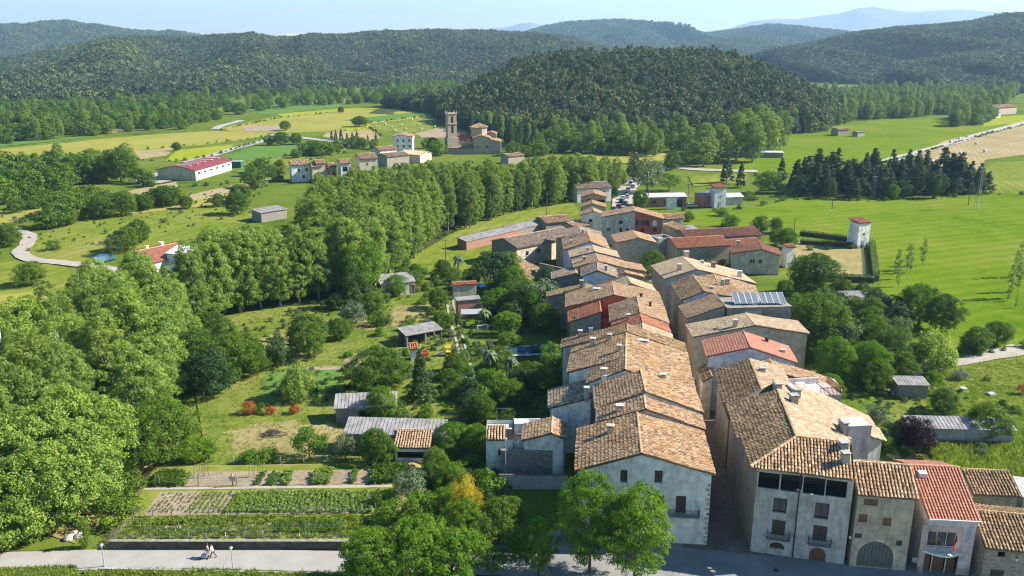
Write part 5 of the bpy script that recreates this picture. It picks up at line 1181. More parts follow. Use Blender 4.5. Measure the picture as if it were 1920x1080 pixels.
mb = MB(); mb.tube([(1.4, 4.6, 5.3), (1.4, 4.6, 8.0)], .04, 5); mb.bar((1.4, 4.6, 7.9), (2.9, 4.6, 7.95), .05); mb.build("aerial", M_GALV, t)
t = thing("terrace_block", "flat terrace block joining the yard house to the corner house", "house", (ax + 3.62, ay + .8, 0))
mb = MB(); mb.box(3.6, 2.6, -.2, 7.1, 5.0, 4.6); mb.build("wall", PL['white'], t)
mb = MB(); mb.box(3.6, 2.6, 4.41, 7.0, 4.9, .06); mb.build("terrace_floor", PL['stonegrey'], t)
for bx in ((3.6, 5.0, 7.1, .2), ): mb = MB(); mb.box(bx[0], bx[1], 4.48, bx[2], bx[3], 1.3); mb.build("parapet", PL['lilac'], t)
mb = MB(); mb.box(1.2, 4.0, 4.48, 2.0, 1.6, 1.4); mb.build("stair_hut", PL['lilac'], t)
t = thing("yard_wall", "dark rubble stone wall with a tile coping below the white yard house", "wall", (*G(985, 905), 0))
mb = MB(); mb.box(1.0, 1.0, -.2, 8.6, .6, 4.6); mb.build("wall", PL['stonegrey'], t)
mb = MB(); mb.box(1.0, -1.6, -.2, 9.2, .35, 2.2); mb.build("low_wall", PL['grey'], t)
for k in range(24): 
    mb = MB(); mb.box(-3.4 + k * .385, -1.6, 2.01, .26, .4, .1); mb.build("coping_tile", M_PAN, t)
d_ = thing("satellite_dish", "white satellite dish beside the small white house", "satellite dish", (*G(968, 836, 4.5), 4.48))
mb = MB(); n = 14; c0 = Vector((0, 0, .9))
for k in range(n):
    a0, a1 = 2 * math.pi * k / n, 2 * math.pi * (k + 1) / n
    mb.poly([(0, .25, .75), (.62 * math.cos(a0), -.05 - .25 * math.sin(a0) * .6, .9 + .5 * math.sin(a0)), (.62 * math.cos(a1), -.05 - .25 * math.sin(a1) * .6, .9 + .5 * math.sin(a1))])
mb.build("reflector", M_FRAMEW, d_); mb = MB(); mb.tube([(0, .2, -.02), (0, .2, .8)], .05, 6); mb.build("mast", M_GALV, d_)
# ------------------------------------------------------------------ buildings beyond the village
House("brick_hall", "low red brick hall with pale roof beside the far road", (1199, 363), (1283, 361), 4.6, (3, 4.2), (1201, 370.5, 3.8), 'brick', 'sheetw', ops=[('R', 'p', 'wd', 1222, 377, 1230, 382), ('R', 'p', 'wd', 1244, 376, 1248, 382), ('R', 'p', 'sd', 1267, 374, 1279, 388.5)], cat='building')
a = G(1258, 392); t = thing("hall_porch", "white rendered porch on the brick hall", "porch", (a[0], a[1] - .4, 0))
mb = MB(); mb.box(0, .5, -.1, 3.6, 1.6, 4.3); mb.build("wall", PL['white'], t); mb = MB(); mb.box(0, .5, 4.21, 4.0, 2.0, .2); mb.build("roof", M_PAN, t)
House("brick_shed", "dark red brick shed left of the white tower", (1307, 361), (1331, 359), 5.2, (2, 4.6), (3, 4.4), 'brick', 'sheet', cat='shed')
House("low_building", "low grey roofed building right of the white tower", (1356, 362), (1388, 361), 4.0, (3, 3.2), (1390, 369, 3.0), 'concrete', 'sheetw', cat='building')
def tower(name, label, px, py, w, d, hh, rz, m, rooft='red'):
    x, y = G(px, py); t = thing(name, label, "tower", (x, y, 0), rz)
    mb = MB(); mb.box(0, 0, -.2, w, d, hh + .2); mb.build("wall", m, t)
    mb = MB(); mb.box(0, -d / 2 - .02, hh * .55, .5, .08, .5); mb.build("vent", M_IRON, t)
    mb = MB(); mb.box(0, -d / 2 - .03, hh * .06, .9, .08, 2.0); mb.build("door", M_STEEL, t)
    roof_part(t, [(-w / 2 - .25, -d / 2 - .25, hh + .25), (w / 2 + .25, -d / 2 - .25, hh + .25), (w / 2 + .25, d / 2 + .25, hh + 1.0), (-w / 2 - .25, d / 2 + .25, hh + 1.0)], rooft, int(px))
    return t
tower("transformer_tower", "white transformer tower with red cap standing in the bright meadow", 1607, 463, 4.2, 4.2, 7.4, .35, PL['white'])
tower("transformer_tower", "white transformer tower beside the brick hall and low grey building", 1344, 388, 4.6, 4.2, 7.2, .25, PL['lilac'])
# warehouse with barrel roof
p0 = Vector(G(332, 338)); p1 = Vector(G(402, 318)); d = (p1 - p0); L = d.length; d /= L
t = thing("warehouse", "white farm warehouse with curved dark red roof", "warehouse", (p0.x, p0.y, 0), math.atan2(-d.x, d.y))
W_ = 9.0; n = 10; mb = MB(); prof = [(-W_ + 2 * W_ * i / n, 4.3 + 1.8 * math.sin(math.pi * i / n)) for i in range(n + 1)]
for v_, rev in ((0, 0), (L, 1)):
    P = [(-W_, v_, -.2), (W_, v_, -.2)] + [(x, v_, z) for x, z in prof[::-1]]; mb.poly(P[::-1] if rev else P)
mb.poly([(W_, 0, -.2), (W_, L, -.2), (W_, L, 4.3), (W_, 0, 4.3)]); mb.poly([(-W_, L, -.2), (-W_, 0, -.2), (-W_, 0, 4.3), (-W_, L, 4.3)]); mb.build("wall", PL['cream'], t)
mb = MB(); mb.box(W_ + .06, L / 2, 0, .1, L - .4, 4.0); mb.build("sunlit_side_skin", M_FRAMEW, t)  # sunlight on this long wall put into colour: whiter skin over cream
for k in range(6): mb = MB(); mb.box(W_ + .13, 3 + k * (L - 6) / 5, 2.6, .08, 2.2, .8); mb.build("window", M_GLASS, t)
mb = MB()
for i in range(n):
    (x0, z0), (x1, z1) = prof[i], prof[i + 1]; mb.slab([(x0 * 1.04, -.7, z0 + .05), (x1 * 1.04, -.7, z1 + .05), (x1 * 1.04, L + .7, z1 + .05), (x0 * 1.04, L + .7, z0 + .05)], (0, 0, .2))
ro = mb.build("roof", M_REDSHEET, t)
for k in range(5): mb = MB(); mb.box(1.5, 4 + k * (L - 8) / 4, 6.05, 7, .8, .3); mb.build("roof_light", M_SHEETW, ro)
sheet("yard", [G(245, 342), G(262, 330), G(300, 324), G(330, 338), G(300, 345)], .34, M_ROAD, "pale concrete yard before the warehouse")
a = G(441, 314); t = thing("silage_tank", "green tank behind the warehouse", "tank", (a[0], a[1], 0)); mb = MB(); mb.box(0, 0, 0, 7, 4, 3); mb.build("body", plain("green_paint", (.02, .10, .06), .5), t); mb = MB(); mb.box(0, 0, 3.01, 7.3, 4.3, .2); mb.build("lid", M_STEEL, t)
# hamlet
HG = "hamlet below the church"
def ham(label, rf, rb, zr, wl, wr, ze, wall, tile, ops=(), nm="hamlet_house", **k): return House(nm, label, rf, rb, zr, (wl, ze), (wr, ze), wall, tile, ops=ops, group=HG, pitch=.6, **k)
wn = lambda s, z, w=1.1, h=1.3, k='wd': ('R', 'x', k, s, z, w, h)
ham("white hamlet house with brown roof at the left end", (542, 301), (576, 299.5), 9.0, 4, 5, 7.4, 'white', 'old', [wn(2.6, 4.6), wn(6, 4.6), wn(4.4, 1.6)])
ham("brown roofed hamlet house next to the white one", (580, 305), (600, 304), 8.4, 4, 5, 7.0, 'cream', 'old', [wn(2, 3.5)])
ham("small tan gabled hamlet house behind the others", (588, 300), (606, 299), 9.5, 3, 4, 8.2, 'beige', 'old')
ham("hamlet house with grey brown roof and open ground floor", (596, 310), (615, 308), 7.0, 3, 4, 5.8, 'cream', 'grey', [wn(1.5, 1, 2, 2, 'o')])
ham("ochre hamlet house with a low annex", (611, 306), (626, 305), 7.8, 3, 4, 6.6, 'ochre', 'old', [wn(1.5, 3), wn(4, 3)])
ham("two storey hamlet house with open galleries", (634, 299), (655, 298), 10.0, 4, 4, 8.6, 'pinkwash', 'old', [wn(.8, 5, 2.2, 2.2, 'o'), wn(3.6, 5, 2.2, 2.2, 'o'), wn(.8, 1.6, 2.2, 2.2, 'o'), wn(3.6, 1.6, 2.2, 2.2, 'o')])
ham("big hamlet house with shaded gable and arched windows", (668, 288), (703, 286.5), 11.5, 4, 6, 9.6, 'cream', 'old', [wn(2, 1.5, 1.6, 3), wn(5, 1.5, 1.6, 3), wn(8, 1.5, 1.6, 3), wn(3, 7, .8, .8)])
ham("low brown roofed house behind the poplars", (715, 288), (758, 284), 6.5, 4, 5, 5.2, 'stone', 'grey')
ham("wide tan roofed house nearest the church", (758, 281), (800, 284), 5.6, 5, 6, 4.2, 'cream', 'pale')
ham("small roof behind the hamlet trees", (702, 276), (735, 273), 7.0, 4, 5, 5.6, 'cream', 'old')
ham("low outbuilding right of the church", (944, 289), (975, 286), 5.0, 3, 4, 4.0, 'stone', 'old')
House("white_house", "white three storey house standing alone before the fields", (752, 252.5), (757, 248), 11.5, (735.5, 256, 10.4), (777, 254, 10.2), 'white', 'old', ops=[('F', 'x', 'wd', 2 + 3.2 * i, z, 1.0, 1.3) for i in range(4) for z in (1.6, 4.6, 7.6)] + [('R', 'x', 'wd', 3 + 4 * i, z, 1.0, 1.3) for i in range(3) for z in (1.6, 4.6, 7.6)], pitch=.6)
# church
cx, cy = G(868, 288); CY = cy
t = thing("church", "stone parish church with tall bell tower and octagonal lantern", "church", (cx, cy, 0), 0)
def cw(px, dy=0): r = ray(px, 270); return r.x * (CY + dy) / r.y - cx
def cz(py): return zat(868, py, CY)
def cbox(nm, x0, x1, y0, y1, z1, m=PL['churchstone'], z0=-.3): mb = MB(); mb.prism([(x0, y0), (x1, y0), (x1, y1), (x0, y1)], z0, z1); return mb.build(nm, m, t)
def rotq(poly, a, c): ca, sa = math.cos(a), math.sin(a); return [(c[0] + (x - c[0]) * ca - (y - c[1]) * sa, c[1] + (x - c[0]) * sa + (y - c[1]) * ca) for x, y in poly]
# bell tower with two tiers of arched openings
tx = cw(846); tw = 2.5; TA = .35
mb = MB(); base_ = rotq([(tx - 3.1, -1), (tx + 3.3, -1), (tx + 3.3, 5.2), (tx - 3.1, 5.2)], TA, (tx, 2)); mb.prism(base_, -.3, cz(258)); mb.build("tower_base", PL['churchstone'], t)
ft = rotq([(tx - tw, -.5), (tx + tw, -.5), (tx + tw, 4.5), (tx - tw, 4.5)], TA, (tx, 2)); mb = MB(); zt_ = cz(213.5); z0_ = cz(258)
for i in range(4):
    a, b = ft[i], ft[(i + 1) % 4]; used, pt = facade(mb, a, b, z0_, zt_, [(1.85, cz(250), 1.3, cz(235) - cz(250)), (1.85, cz(231), 1.3, cz(218) - cz(231))], depth=.6)
    for q in used: arch_fill(mb, pt, q, .65)
mb.poly([(x, y, zt_) for x, y in ft]); tb = mb.build("bell_tower", PL['churchstone'], t)
for z_ in (cz(232.8), zt_ - .05):
    mb = MB(); mb.prism(rotq([(tx - tw - .3, -.8), (tx + tw + .3, -.8), (tx + tw + .3, 4.8), (tx - tw - .3, 4.8)], TA, (tx, 2)), z_, z_ + .4); mb.build("cornice", M_STONE, tb)
for x, y in ft: mb = MB(); mb.box(x * .97 + tx * .03, y, zt_ + .36, .6, .6, 1.3, TA, taper=.5); mb.build("pinnacle", PL['churchstone'], tb)
mb = MB(); mb.tube([(tx - 1.6, 2, zt_ + .3), (tx - 1.6, 2, zt_ + 6)], .07, 5); mb.build("mast", M_IRON, tb)
# naves
def gabled(nm, x0, x1, y0, y1, ze, zr, tile='old'):
    mb = MB(); mb.prism([(x0, y0), (x1, y0), (x1, y1), (x0, y1)], -.3, ze - .1); xm = (x0 + x1) / 2
    mb.poly([(x0, y0 - .0, ze - .1), (x1, y0, ze - .1), (xm, y0, zr - .2)]); mb.poly([(x1, y1, ze - .1), (x0, y1, ze - .1), (xm, y1, zr - .2)])
    w_ = mb.build(nm, PL['churchstone'], t)
    for P in ([(x0 - .5, y0 - .4, ze), (xm, y0 - .4, zr), (xm, y1 + .4, zr), (x0 - .5, y1 + .4, ze)], [(xm, y0 - .4, zr), (x1 + .5, y0 - .4, ze), (x1 + .5, y1 + .4, ze), (xm, y1 + .4, zr)]):
        roof_part(t, P, tile, 9, [((xm, y0 - .4, zr), (xm, y1 + .4, zr))], .6)
gabled("nave_wall", cw(888), cw(918), -2, 14, cz(258.5), cz(253), 'old')
mb = MB(); mb.prism([(cw(918), -1.5), (cw(939), -1.5), (cw(939), 12), (cw(918), 12)], -.3, cz(266)); mb.poly([(cw(918), -1.5, cz(266)), (cw(939), -1.5, cz(266)), (cw(918), -1.5, cz(260.5))]); mb.build("aisle_wall", PL['churchstone'], t)
roof_part(t, [(cw(917.5), -1.9, cz(260)), (cw(940), -1.9, cz(265.5)), (cw(940), 12.4, cz(265.5)), (cw(917.5), 12.4, cz(260))], 'old', 3, [], .6)
mb = MB(); mb.prism([(cw(842), -1.5), (cw(888), -1.5), (cw(888), 3), (cw(842), 3)], -.3, cz(277)); mb.build("side_chapel_wall", PL['churchstone'], t)
roof_part(t, [(cw(841), -2, cz(277.5)), (cw(889), -2, cz(277.5)), (cw(889), 3.5, cz(272)), (cw(841), 3.5, cz(272))], 'old', 4, [], .6)
mb = MB(); mb.prism([(cw(850), 3), (cw(888), 3), (cw(888), 12), (cw(850), 12)], -.3, cz(263)); mb.build("main_nave_wall", PL['churchstone'], t)
roof_part(t, [(cw(852), 2.8, cz(264)), (cw(888), 2.8, cz(264)), (cw(888), 9, cz(255)), (cw(852), 9, cz(255))], 'red', 5, [], .6)
ox, oy, orad = cw(897), 9, 4.9; mb = MB(); oc = [(ox + orad * math.cos(math.pi / 8 + k * math.pi / 4), oy + orad * math.sin(math.pi / 8 + k * math.pi / 4)) for k in range(8)]
zl_ = cz(240.5); mb.prism(oc, -.3, zl_); mb.build("lantern", PL['churchstone'], t)
for k in range(8):
    a, b = oc[k], oc[(k + 1) % 8]; e = lambda p: (ox + (p[0] - ox) * 1.12, oy + (p[1] - oy) * 1.12, zl_ - .1)
    roof_part(t, [e(a), e(b), (ox, oy, cz(233.5))], 'old', 60 + k, [(e(a), (ox, oy, cz(233.5)))], .6)
gabled("apse_wall", cw(912), cw(930), 8, 16, cz(254), cz(250), 'old')
for px_, py_ in ((896, 275), (913, 274)): mb = MB(); mb.box(cw(px_), -2.05, cz(py_) - .5, .8, .1, 1.2); mb.build("window", M_GLASS, t)
# left farmhouse with pool and carport
House("farmhouse", "white farmhouse with salmon tiled roof above the plane trees", (252, 472), (330, 456), 8.0, (4.5, 6.2), (6.5, 6.0), 'white', 'pink', ops=[('R', 'x', 'wd', 2.5, 3.4, 1, 1.2), ('R', 'x', 'wd', 6, 3.4, 1, 1.2), ('R', 'x', 'wd', 10, 3.4, 1, 1.2)], chim=[(-1, 4, .8, .6, .6, PL['white']), (-1, 8, 1.0, 1.2, .8, PL['white'])], cat='house')
House("annex", "white side wing of the farmhouse", (332, 459), (378, 462), 8.6, (3, 7.6), (5, 7.6), 'white', 'sheetw', ops=[('R', 'x', 'wd', 2.5, 3.4, 1, 1.2)])
House("carport", "open white roofed shelter beside the winding lane", (108, 457), (146, 452), 3.4, (1, 3.3), (4.0, 2.9), 'stonegrey', 'sheetw', ops=[('R', 'x', 'o', .6, 0, 3.4, 2.3), ('R', 'x', 'o', 4.6, 0, 3.2, 2.3)], cat='shelter')
House("field_shed", "lone shed with flat grey roof among the poplar tops", (470, 392), (520, 384), 4.0, (0, 4), (6, 3.4), 'stonegrey', 'sheet', cat='shed')
M_POOL = plain("pool_water", (.07, .16, .165), .08, 0, .1, .3)
sheet("pool_water", rough_outline([G(170, 487), G(185, 479), G(215, 478), G(220, 487), G(195, 493)], 2, .3, 5), .35, M_POOL, "turquoise garden pool by the white farmhouse")
# far right farm and scattered far houses
House("farm_building", "white roofed farm hall at the far right fields", (1798, 209), (1858, 206), 6, (10, 5), (10, 4.6), 'white', 'sheetw', cat='building')
House("farm_building", "brown farmhouse behind the far right hall", (1848, 198), (1892, 195), 8, (8, 6), (8, 6), 'beige', 'old', pitch=.9, cat='building')
House("field_hut", "brown hut in the bright field beyond the spruces", (1564, 240), (1585, 239), 5, (3, 4), (4, 4), 'stone', 'old', pitch=.7, cat='hut')
House("field_hut", "second small hut beside the brown one", (1602, 246), (1616, 245), 3.5, (2, 3), (3, 3), 'stone', 'sheet', cat='hut')
for k, (px_, py_, w_, wl_, lab) in enumerate(((145, 199, 14, 'cream', "ochre villa low on the wooded slope, left of three"), (208, 206, 10, 'cream', "yellow house at the foot of the left slope"), (246, 205, 16, 'white', "pale house at the foot of the left slope"), (430, 192, 16, 'white', "white house at the far side of the fields"), (460, 188, 10, 'white', "small white house below the ridge"), (500, 189, 40, 'white', "long low white building below the ridge"), (732, 190, 16, 'cream', "pale farmhouse before the wooded shoulder"), (905, 184, 22, 'pinkwash', "pink house half hidden in the hill trees"), (52, 152, 14, 'cream', "tiny pale house in the left forest"), (310, 157, 14, 'cream', "tiny pale house on the ridge slope"))):
    x, y = G(px_, py_); zz = 0
    if py_ < 180 or px_ == 145 or px_ == 905:
        hl = hill_mid if px_ == 905 else ridge_left
        # stand it on the hill where the sight line meets the slope
        r = ray(px_, py_); tt = 300.0
        while tt < 4000 and CAM_H + r.z * tt > float(hl.h(np.array([r.x * tt]), np.array([r.y * tt]))[0]): tt += 4
        x, y = r.x * tt, r.y * tt; zz = max(0, CAM_H + r.z * tt)
    hh = House("far_house", lab, (x - w_ / 2, y), (x + w_ / 2, y), 8.0, (5, 6), (6, 6), wl_, 'old', pitch=1.2, group="far houses in the valley", z0=zz, base=-6)
# ------------------------------------------------------------------ trees and plants in their places
rnd = random.Random(5)
ORD = ['first', 'second', 'third', 'fourth', 'fifth', 'sixth', 'seventh', 'eighth', 'ninth', 'tenth', 'eleventh', 'twelfth', 'thirteenth']
def to_px(x, y, z=0.0):
    zc = y * _c - (z - CAM_H) * _s; return 960 + FPX * x / zc, 540 + FPX * (-y * _s - (z - CAM_H) * _c) / zc
def where(x, y, x0, x1, y0, y1):
    px, py = to_px(x, y); a = min(3, max(0, int((px - x0) / (x1 - x0) * 4))); b = min(2, max(0, int((py - y0) / (y1 - y0) * 3)))
    return ("back", "middle", "front")[b] + " rank, " + ("left end", "left of centre", "right of centre", "right end")[a]
grove = [G(-40, 640, 16), G(60, 545, 16), G(110, 505, 16), G(200, 488, 16), G(270, 504, 16), G(380, 468, 16), G(440, 455, 16), G(530, 440, 16), G(620, 405, 17), G(735, 505), G(690, 552), G(560, 566), G(410, 588), G(318, 640), G(272, 730), G(195, 850), G(150, 915), G(80, 950), G(-60, 1000)]
for x, y in grid_fill(grove, 5.9, 3, .3):
    left = x < -62 and y < 150
    k = 'poplar' if (rnd.random() < (.75 if left else .3)) else 'plane'
    near = y < 118
    if k == 'plane':
        tree('plane', 0, 0, rnd.uniform(13.5, 16.5) if near else rnd.uniform(16, 19), ("pale leaved plane tree in the grove nearest the road, " if near else "tall pale leaved plane tree in the riverside grove, ") + where(x, y, 0, 720, 560, 960), group="plane trees of the riverside grove", world=(x, y), w=rnd.uniform(.85, 1.08))
    else:
        tree('poplar', 0, 0, rnd.uniform(15, 19), "feathery poplar among the pale plane trees, " + where(x, y, 0, 720, 560, 960), group="poplars among the plane trees", world=(x, y), w=rnd.uniform(.9, 1.15))
for k, (px_, py_) in enumerate(((318, 652), (338, 626), (362, 604), (388, 592), (422, 588), (456, 583), (490, 578), (526, 574), (562, 568), (598, 560), (634, 552), (668, 545), (702, 536), (376, 580), (410, 572), (446, 566), (482, 560), (520, 552), (558, 545), (596, 537), (634, 527), (672, 517), (708, 508), (345, 596), (320, 612), (298, 640), (730, 515))):
    tree('plane' if k % 5 != 3 else 'poplar', px_, py_, rnd.uniform(16, 18.5) * (.66 if px_ < 382 else 1), "plane tree in the avenue behind the lawn, " + ("front" if k < 13 else "back" if k < 23 else "rear") + " row, %s from the left" % ORD[k if k < 13 else k - 13 if k < 23 else k - 23], group="avenue of plane trees", w=rnd.uniform(.82, 1.0))
pop = [G(545, 365, 18), G(640, 318, 18), G(760, 297, 18), G(900, 300, 16), G(1000, 294, 15), G(1080, 292, 13), G(1165, 300, 12), G(1168, 357), G(1060, 382), G(960, 402), G(882, 428), G(797, 466), G(757, 512), G(620, 415, 18)]
for x, y in grid_fill(pop, 6.9, 8, .3):
    f = min(1, max(0, (y - 230) / 120)); hh = 21 * (1 - f) + 14 * f
    tree('poplar' if y < 300 else 'poplar_lo', 0, 0, hh * rnd.uniform(.86, 1.06), ("poplar in the plantation beside the mown meadow, " if y < 300 else "poplar in the far plantation below the church, ") + where(x, y, 560, 1000, 370, 500) if y < 300 else "poplar in the far plantation below the church, " + where(x, y, 760, 1170, 330, 385), group="poplar plantation", world=(x, y), w=rnd.uniform(.95, 1.2))
T = [
 # key, px, py, height, width factor, label
 ('broad', 308, 862, 9.5, 1.1, "round dark walnut tree beside the grove track"), ('fruit', 368, 870, 4.2, 1.1, "small fruit tree at the foot of the walnut"), ('fruit', 392, 862, 3.4, 1, "smallest fruit tree near the walnut"),
 ('broad', 432, 718, 8.6, 1.1, "large dark tree in front of the grove, left of two"), ('broad', 372, 706, 8.6, 1.1, "dark tree tucked against the plane trees"), ('evergreen', 402, 742, 8, 1.1, "very dark evergreen below the large dark tree"), ('broad', 472, 700, 6.6, 1, "broad dark tree at the lawn edge"), ('evergreen', 520, 690, 6, .8, "slim dark evergreen at the lawn edge"),
 ('broad', 580, 668, 8.2, 1, "lone round tree in the middle of the orchard lawn"), ('olive', 660, 612, 5.5, 1.1, "silver green olive beside the orchard lawn"), ('broad', 640, 637, 4.4, 1.1, "low dark bush tree next to the silver olive"),
 ('willow', 562, 748, 6, .9, "small weeping willow behind the beds"), ('broad', 708, 738, 8.2, 1.2, "broad leafy tree above the weathered shed"), ('spruce', 790, 752, 9, 1, "dark conifer in the garden with forked trunk"), ('fresh', 718, 792, 6, .75, "upright light green bush against the weathered shed"), ('bush', 748, 792, 2.6, 1.3, "low round bush beside the weathered shed"),
 ('fruit', 580, 862, 5, 1, "open crowned fruit tree by the dry patch"), ('freshbush', 500, 868, 2.2, 1.3, "spreading light green bush by the fence"), ('freshbush', 468, 870, 2.0, 1.2, "second spreading bush by the fence"), ('broad', 706, 874, 5.6, .9, "dense bright tree before the long shed"), ('olive', 648, 862, 4, .8, "grey green young tree before the long shed"),
 ('evergreen', 664, 578, 10, .6, "dark columnar evergreen at the back of the lawn"), ('fresh', 680, 552, 14, .8, "tall lime green tree at the edge of the grove"), ('fresh', 640, 545, 12, .8, "lime green tree beside the tallest one"), ('broad', 700, 588, 5, 1.2, "leafy tree before the meadow shed"), ('bush', 715, 610, 3.0, 1.2, "light bush at the orchard edge"), ('bush', 708, 565, 3.2, 1.2, "bush left of the meadow shed"),
 ('evergreen', 925, 545, 10, .95, "tall dark tree behind the yard hut"), ('broad', 955, 540, 9, .8, "dark tree next to the tall dark one"), ('evergreen', 885, 540, 5, 1, "dark shrub tree behind the walled yard"), ('olive', 1015, 598, 9, .95, "grey green tree before the low outhouses"), ('fresh', 998, 608, 7.4, .6, "bright upright tree before the grey green one"), ('fresh', 950, 628, 5, 1.1, "light green fig tree in the garden"), ('fresh', 955, 648, 2.6, 2.0, "low spreading fig bush"), ('broad', 845, 530, 4, 1.2, "dark bush at the garden gate"), ('broad', 822, 580, 5, 1.0, "dark fruit tree beside the track"), ('broad', 830, 622, 4.4, 1.1, "round tree at the carport corner"),
 ('bush', 850, 748, 2.6, 1, "clipped round bush left of the track end"), ('bush', 832, 715, 2.2, 1, "small round bush at the track end"), ('bush', 885, 740, 3, 1.1, "round bush among the ornamental trees"), ('freshbush', 900, 760, 3.2, 1.2, "light bush among the ornamental trees"), ('redbush', 846, 700, 2.2, 1, "orange leaved bush at the track end"), ('fruit', 930, 745, 5, 1.1, "yellowish ornamental tree below the palms"), ('broad', 960, 765, 4.8, 1.1, "dark ornamental tree below the palms"), ('broad', 900, 790, 4.4, 1.1, "dark ornamental tree near the shaded yard"), ('fruit', 1030, 690, 5, 1, "light tree beside the garden pool"), ('broad', 1048, 735, 6.5, .8, "dense dark tree against the house wall"), ('broad', 1000, 730, 5, 1, "dark tree between palms and houses"), ('bush', 738, 772, 2.4, .9, "clipped globe bush on the shed lawn"), ('bush', 797, 785, 2.4, .8, "upright clipped bush on the shed lawn"),
 ('redbush', 468, 776, 2.0, 1, "red leaved bush in the lawn border, largest"), ('redbush', 508, 778, 1.4, 1, "small red leaved bush in the lawn border"), ('redbush', 553, 777, 1.5, 1, "red leaved bush at the right end of the border"), ('bush', 488, 776, 1.8, .8, "green bush between the red ones"),
 ('broad', 1222, 522, 7.4, .9, "dark green tree in the street bend"), ('evergreen', 1205, 545, 3, 1.1, "low dark bush below the bend tree"), ('freshbush', 1215, 548, 2.6, .7, "light bush below the bend tree"), ('freshbush', 1270, 478, 3.6, 1.1, "yellow green bush before the red barn"), ('broad', 1320, 492, 4.2, 1.4, "dark climber mass before the barn wall"), ('bush', 1355, 508, 3, 1, "bush in the bungalow yard"),
 ('broad', 1525, 552, 10, 1.1, "large round tree behind the bungalow"), ('fresh', 1470, 560, 4.4, 1.0, "bright lime green tree by the garden wall"), ('fresh', 1500, 558, 4.8, .9, "second bright lime green tree by the garden wall"), ('broad', 1580, 560, 4.6, 1.1, "round tree at the straw plot corner"), ('broad', 1535, 665, 12, 1.05, "largest dark green tree right of the stone block"), ('broad', 1505, 640, 8, .9, "dark tree at the foot of the stone block"), ('fresh', 1560, 725, 9, .75, "bright tree below the largest dark one"), ('fresh', 1555, 755, 5, .8, "light tree beside the tan roofs"), ('fruit', 1490, 590, 5, .8, "slender light green tree at the wall end"),
 ('fresh', 1722, 610, 9, .95, "bright round tree on the meadow edge, left of two"), ('broad', 1765, 622, 8, .9, "bright round tree on the meadow edge, right of two"), ('olive', 1680, 650, 6, .9, "grey green tree in the right garden"), ('willow', 1742, 700, 7.6, 1.05, "pale yellow green willow by the gravel lane"), ('broad', 1672, 712, 6, 1.1, "dark tree left of the willow"), ('purple', 1640, 655, 5, 1, "dark purple tree deep in the right garden"), ('evergreen', 1645, 705, 6, 1.2, "dark evergreen beside the field shed"), ('broad', 1620, 640, 5, 1.1, "dark shrub tree below the gabled shed"), ('broad', 1600, 690, 5, 1.0, "dark shrub beneath the largest tree"), ('fruit', 1748, 735, 4, .8, "climbing vine tree on the field shed"),
 ('broad', 1828, 662, 5.2, 1.1, "dark bush tree above the lane, left of two"), ('broad', 1868, 648, 5.0, 1, "dark bush tree above the lane, right of two"), ('bush', 1795, 668, 1.8, 1.1, "small round bush at the lane edge, leftmost"), ('bush', 1808, 665, 1.8, 1.1, "small round bush at the lane edge, middle"), ('bush', 1820, 662, 1.8, 1.1, "small round bush at the lane edge, rightmost"),
 ('topiary', 1798, 711, 1.9, 1.1, "blue grey clipped ball on the dry slope"), ('broad', 1766, 778, 4.4, 1.05, "dark bush tree above the long dark shed"), ('broad', 1848, 824, 5.6, 1.2, "round leafy tree before the long dark shed"), ('purple', 1722, 850, 5.2, .95, "dark purple plum behind the red tile roof"), ('purple', 1700, 838, 4.6, 1.0, "smaller purple plum against the shed"), ('evergreen', 1678, 835, 3.8, 1.1, "glossy dark shrub left of the plum"), ('olive', 1640, 808, 4.4, .9, "thin grey shrub beside the tan roofs"), ('freshbush', 1660, 850, 2.6, 1, "light bush behind the chimney hut"), ('redbush', 1915, 740, 1.8, .8, "rust coloured little bush at the slope edge"), ('bush', 1850, 715, 1.1, .8, "tiny shrub on the dry slope"), ('bush', 1905, 775, 1.3, 1.3, "low dark bush on the dry slope"), ('bush', 1878, 762, 1.3, .8, "sapling on the dry slope"),
 # square and road front
 ('locust', 1105, 1076, 12.2, .72, "feathery locust tree in front of the white corner house, left of two"), ('locust', 1188, 1102, 11.8, .8, "feathery locust tree in front of the white corner house, right of two"), ('locust', 1010, 1082, 7.2, .62, "slim staked tree on the square"), ('locust', 968, 1074, 5.8, .6, "smaller staked tree on the square edge"),
 ('maple', 700, 1110, 7.0, 1.0, "dense bright tree over the road, left of three"), ('maple', 780, 1098, 7.8, .95, "dense bright tree over the road, middle of three"), ('maple', 850, 1104, 7.0, .95, "dense bright tree over the road, right of three"), ('locust', 870, 1028, 6.4, .8, "darker feathery tree behind the dense bright ones"), ('fruit', 925, 1078, 3.4, 1, "pale sapling beside the road"),
 ('bamboo', 868, 985, 6.6, .8, "tall yellow bamboo clump by the yard"), ('bamboo', 895, 985, 5, .5, "slim yellow bamboo by the yard"), ('fruit', 790, 985, 4.4, 1.2, "rust tinged shrub above the retaining wall"), ('olive', 768, 930, 3.6, 1.3, "grey green shrub at the end of the beds"), ('fruit', 740, 985, 3.6, 1.2, "yellowish shrub at the garden corner"), ('fresh', 848, 925, 4.4, .9, "bright fig tree beside the dark yard"), ('freshbush', 912, 925, 3.6, .9, "pale round bush beside the dark yard"), ('bush', 712, 945, 2, .9, "dark bush at the corner of the planted rows"), ('broad', 940, 1010, 5.4, 1.0, "shadowed tree under the yard wall"), ('broad', 900, 1030, 4.6, 1.0, "shadowed shrub behind the road trees"),
 ('bush', 218, 978, 3.2, 1.3, "rounded shrub beside the grove track"), ('bush', 250, 925, 3.2, .8, "upright shrub behind the rounded one"), ('bush', 235, 950, 2.6, 1.1, "low shrub between the two track shrubs"),
]
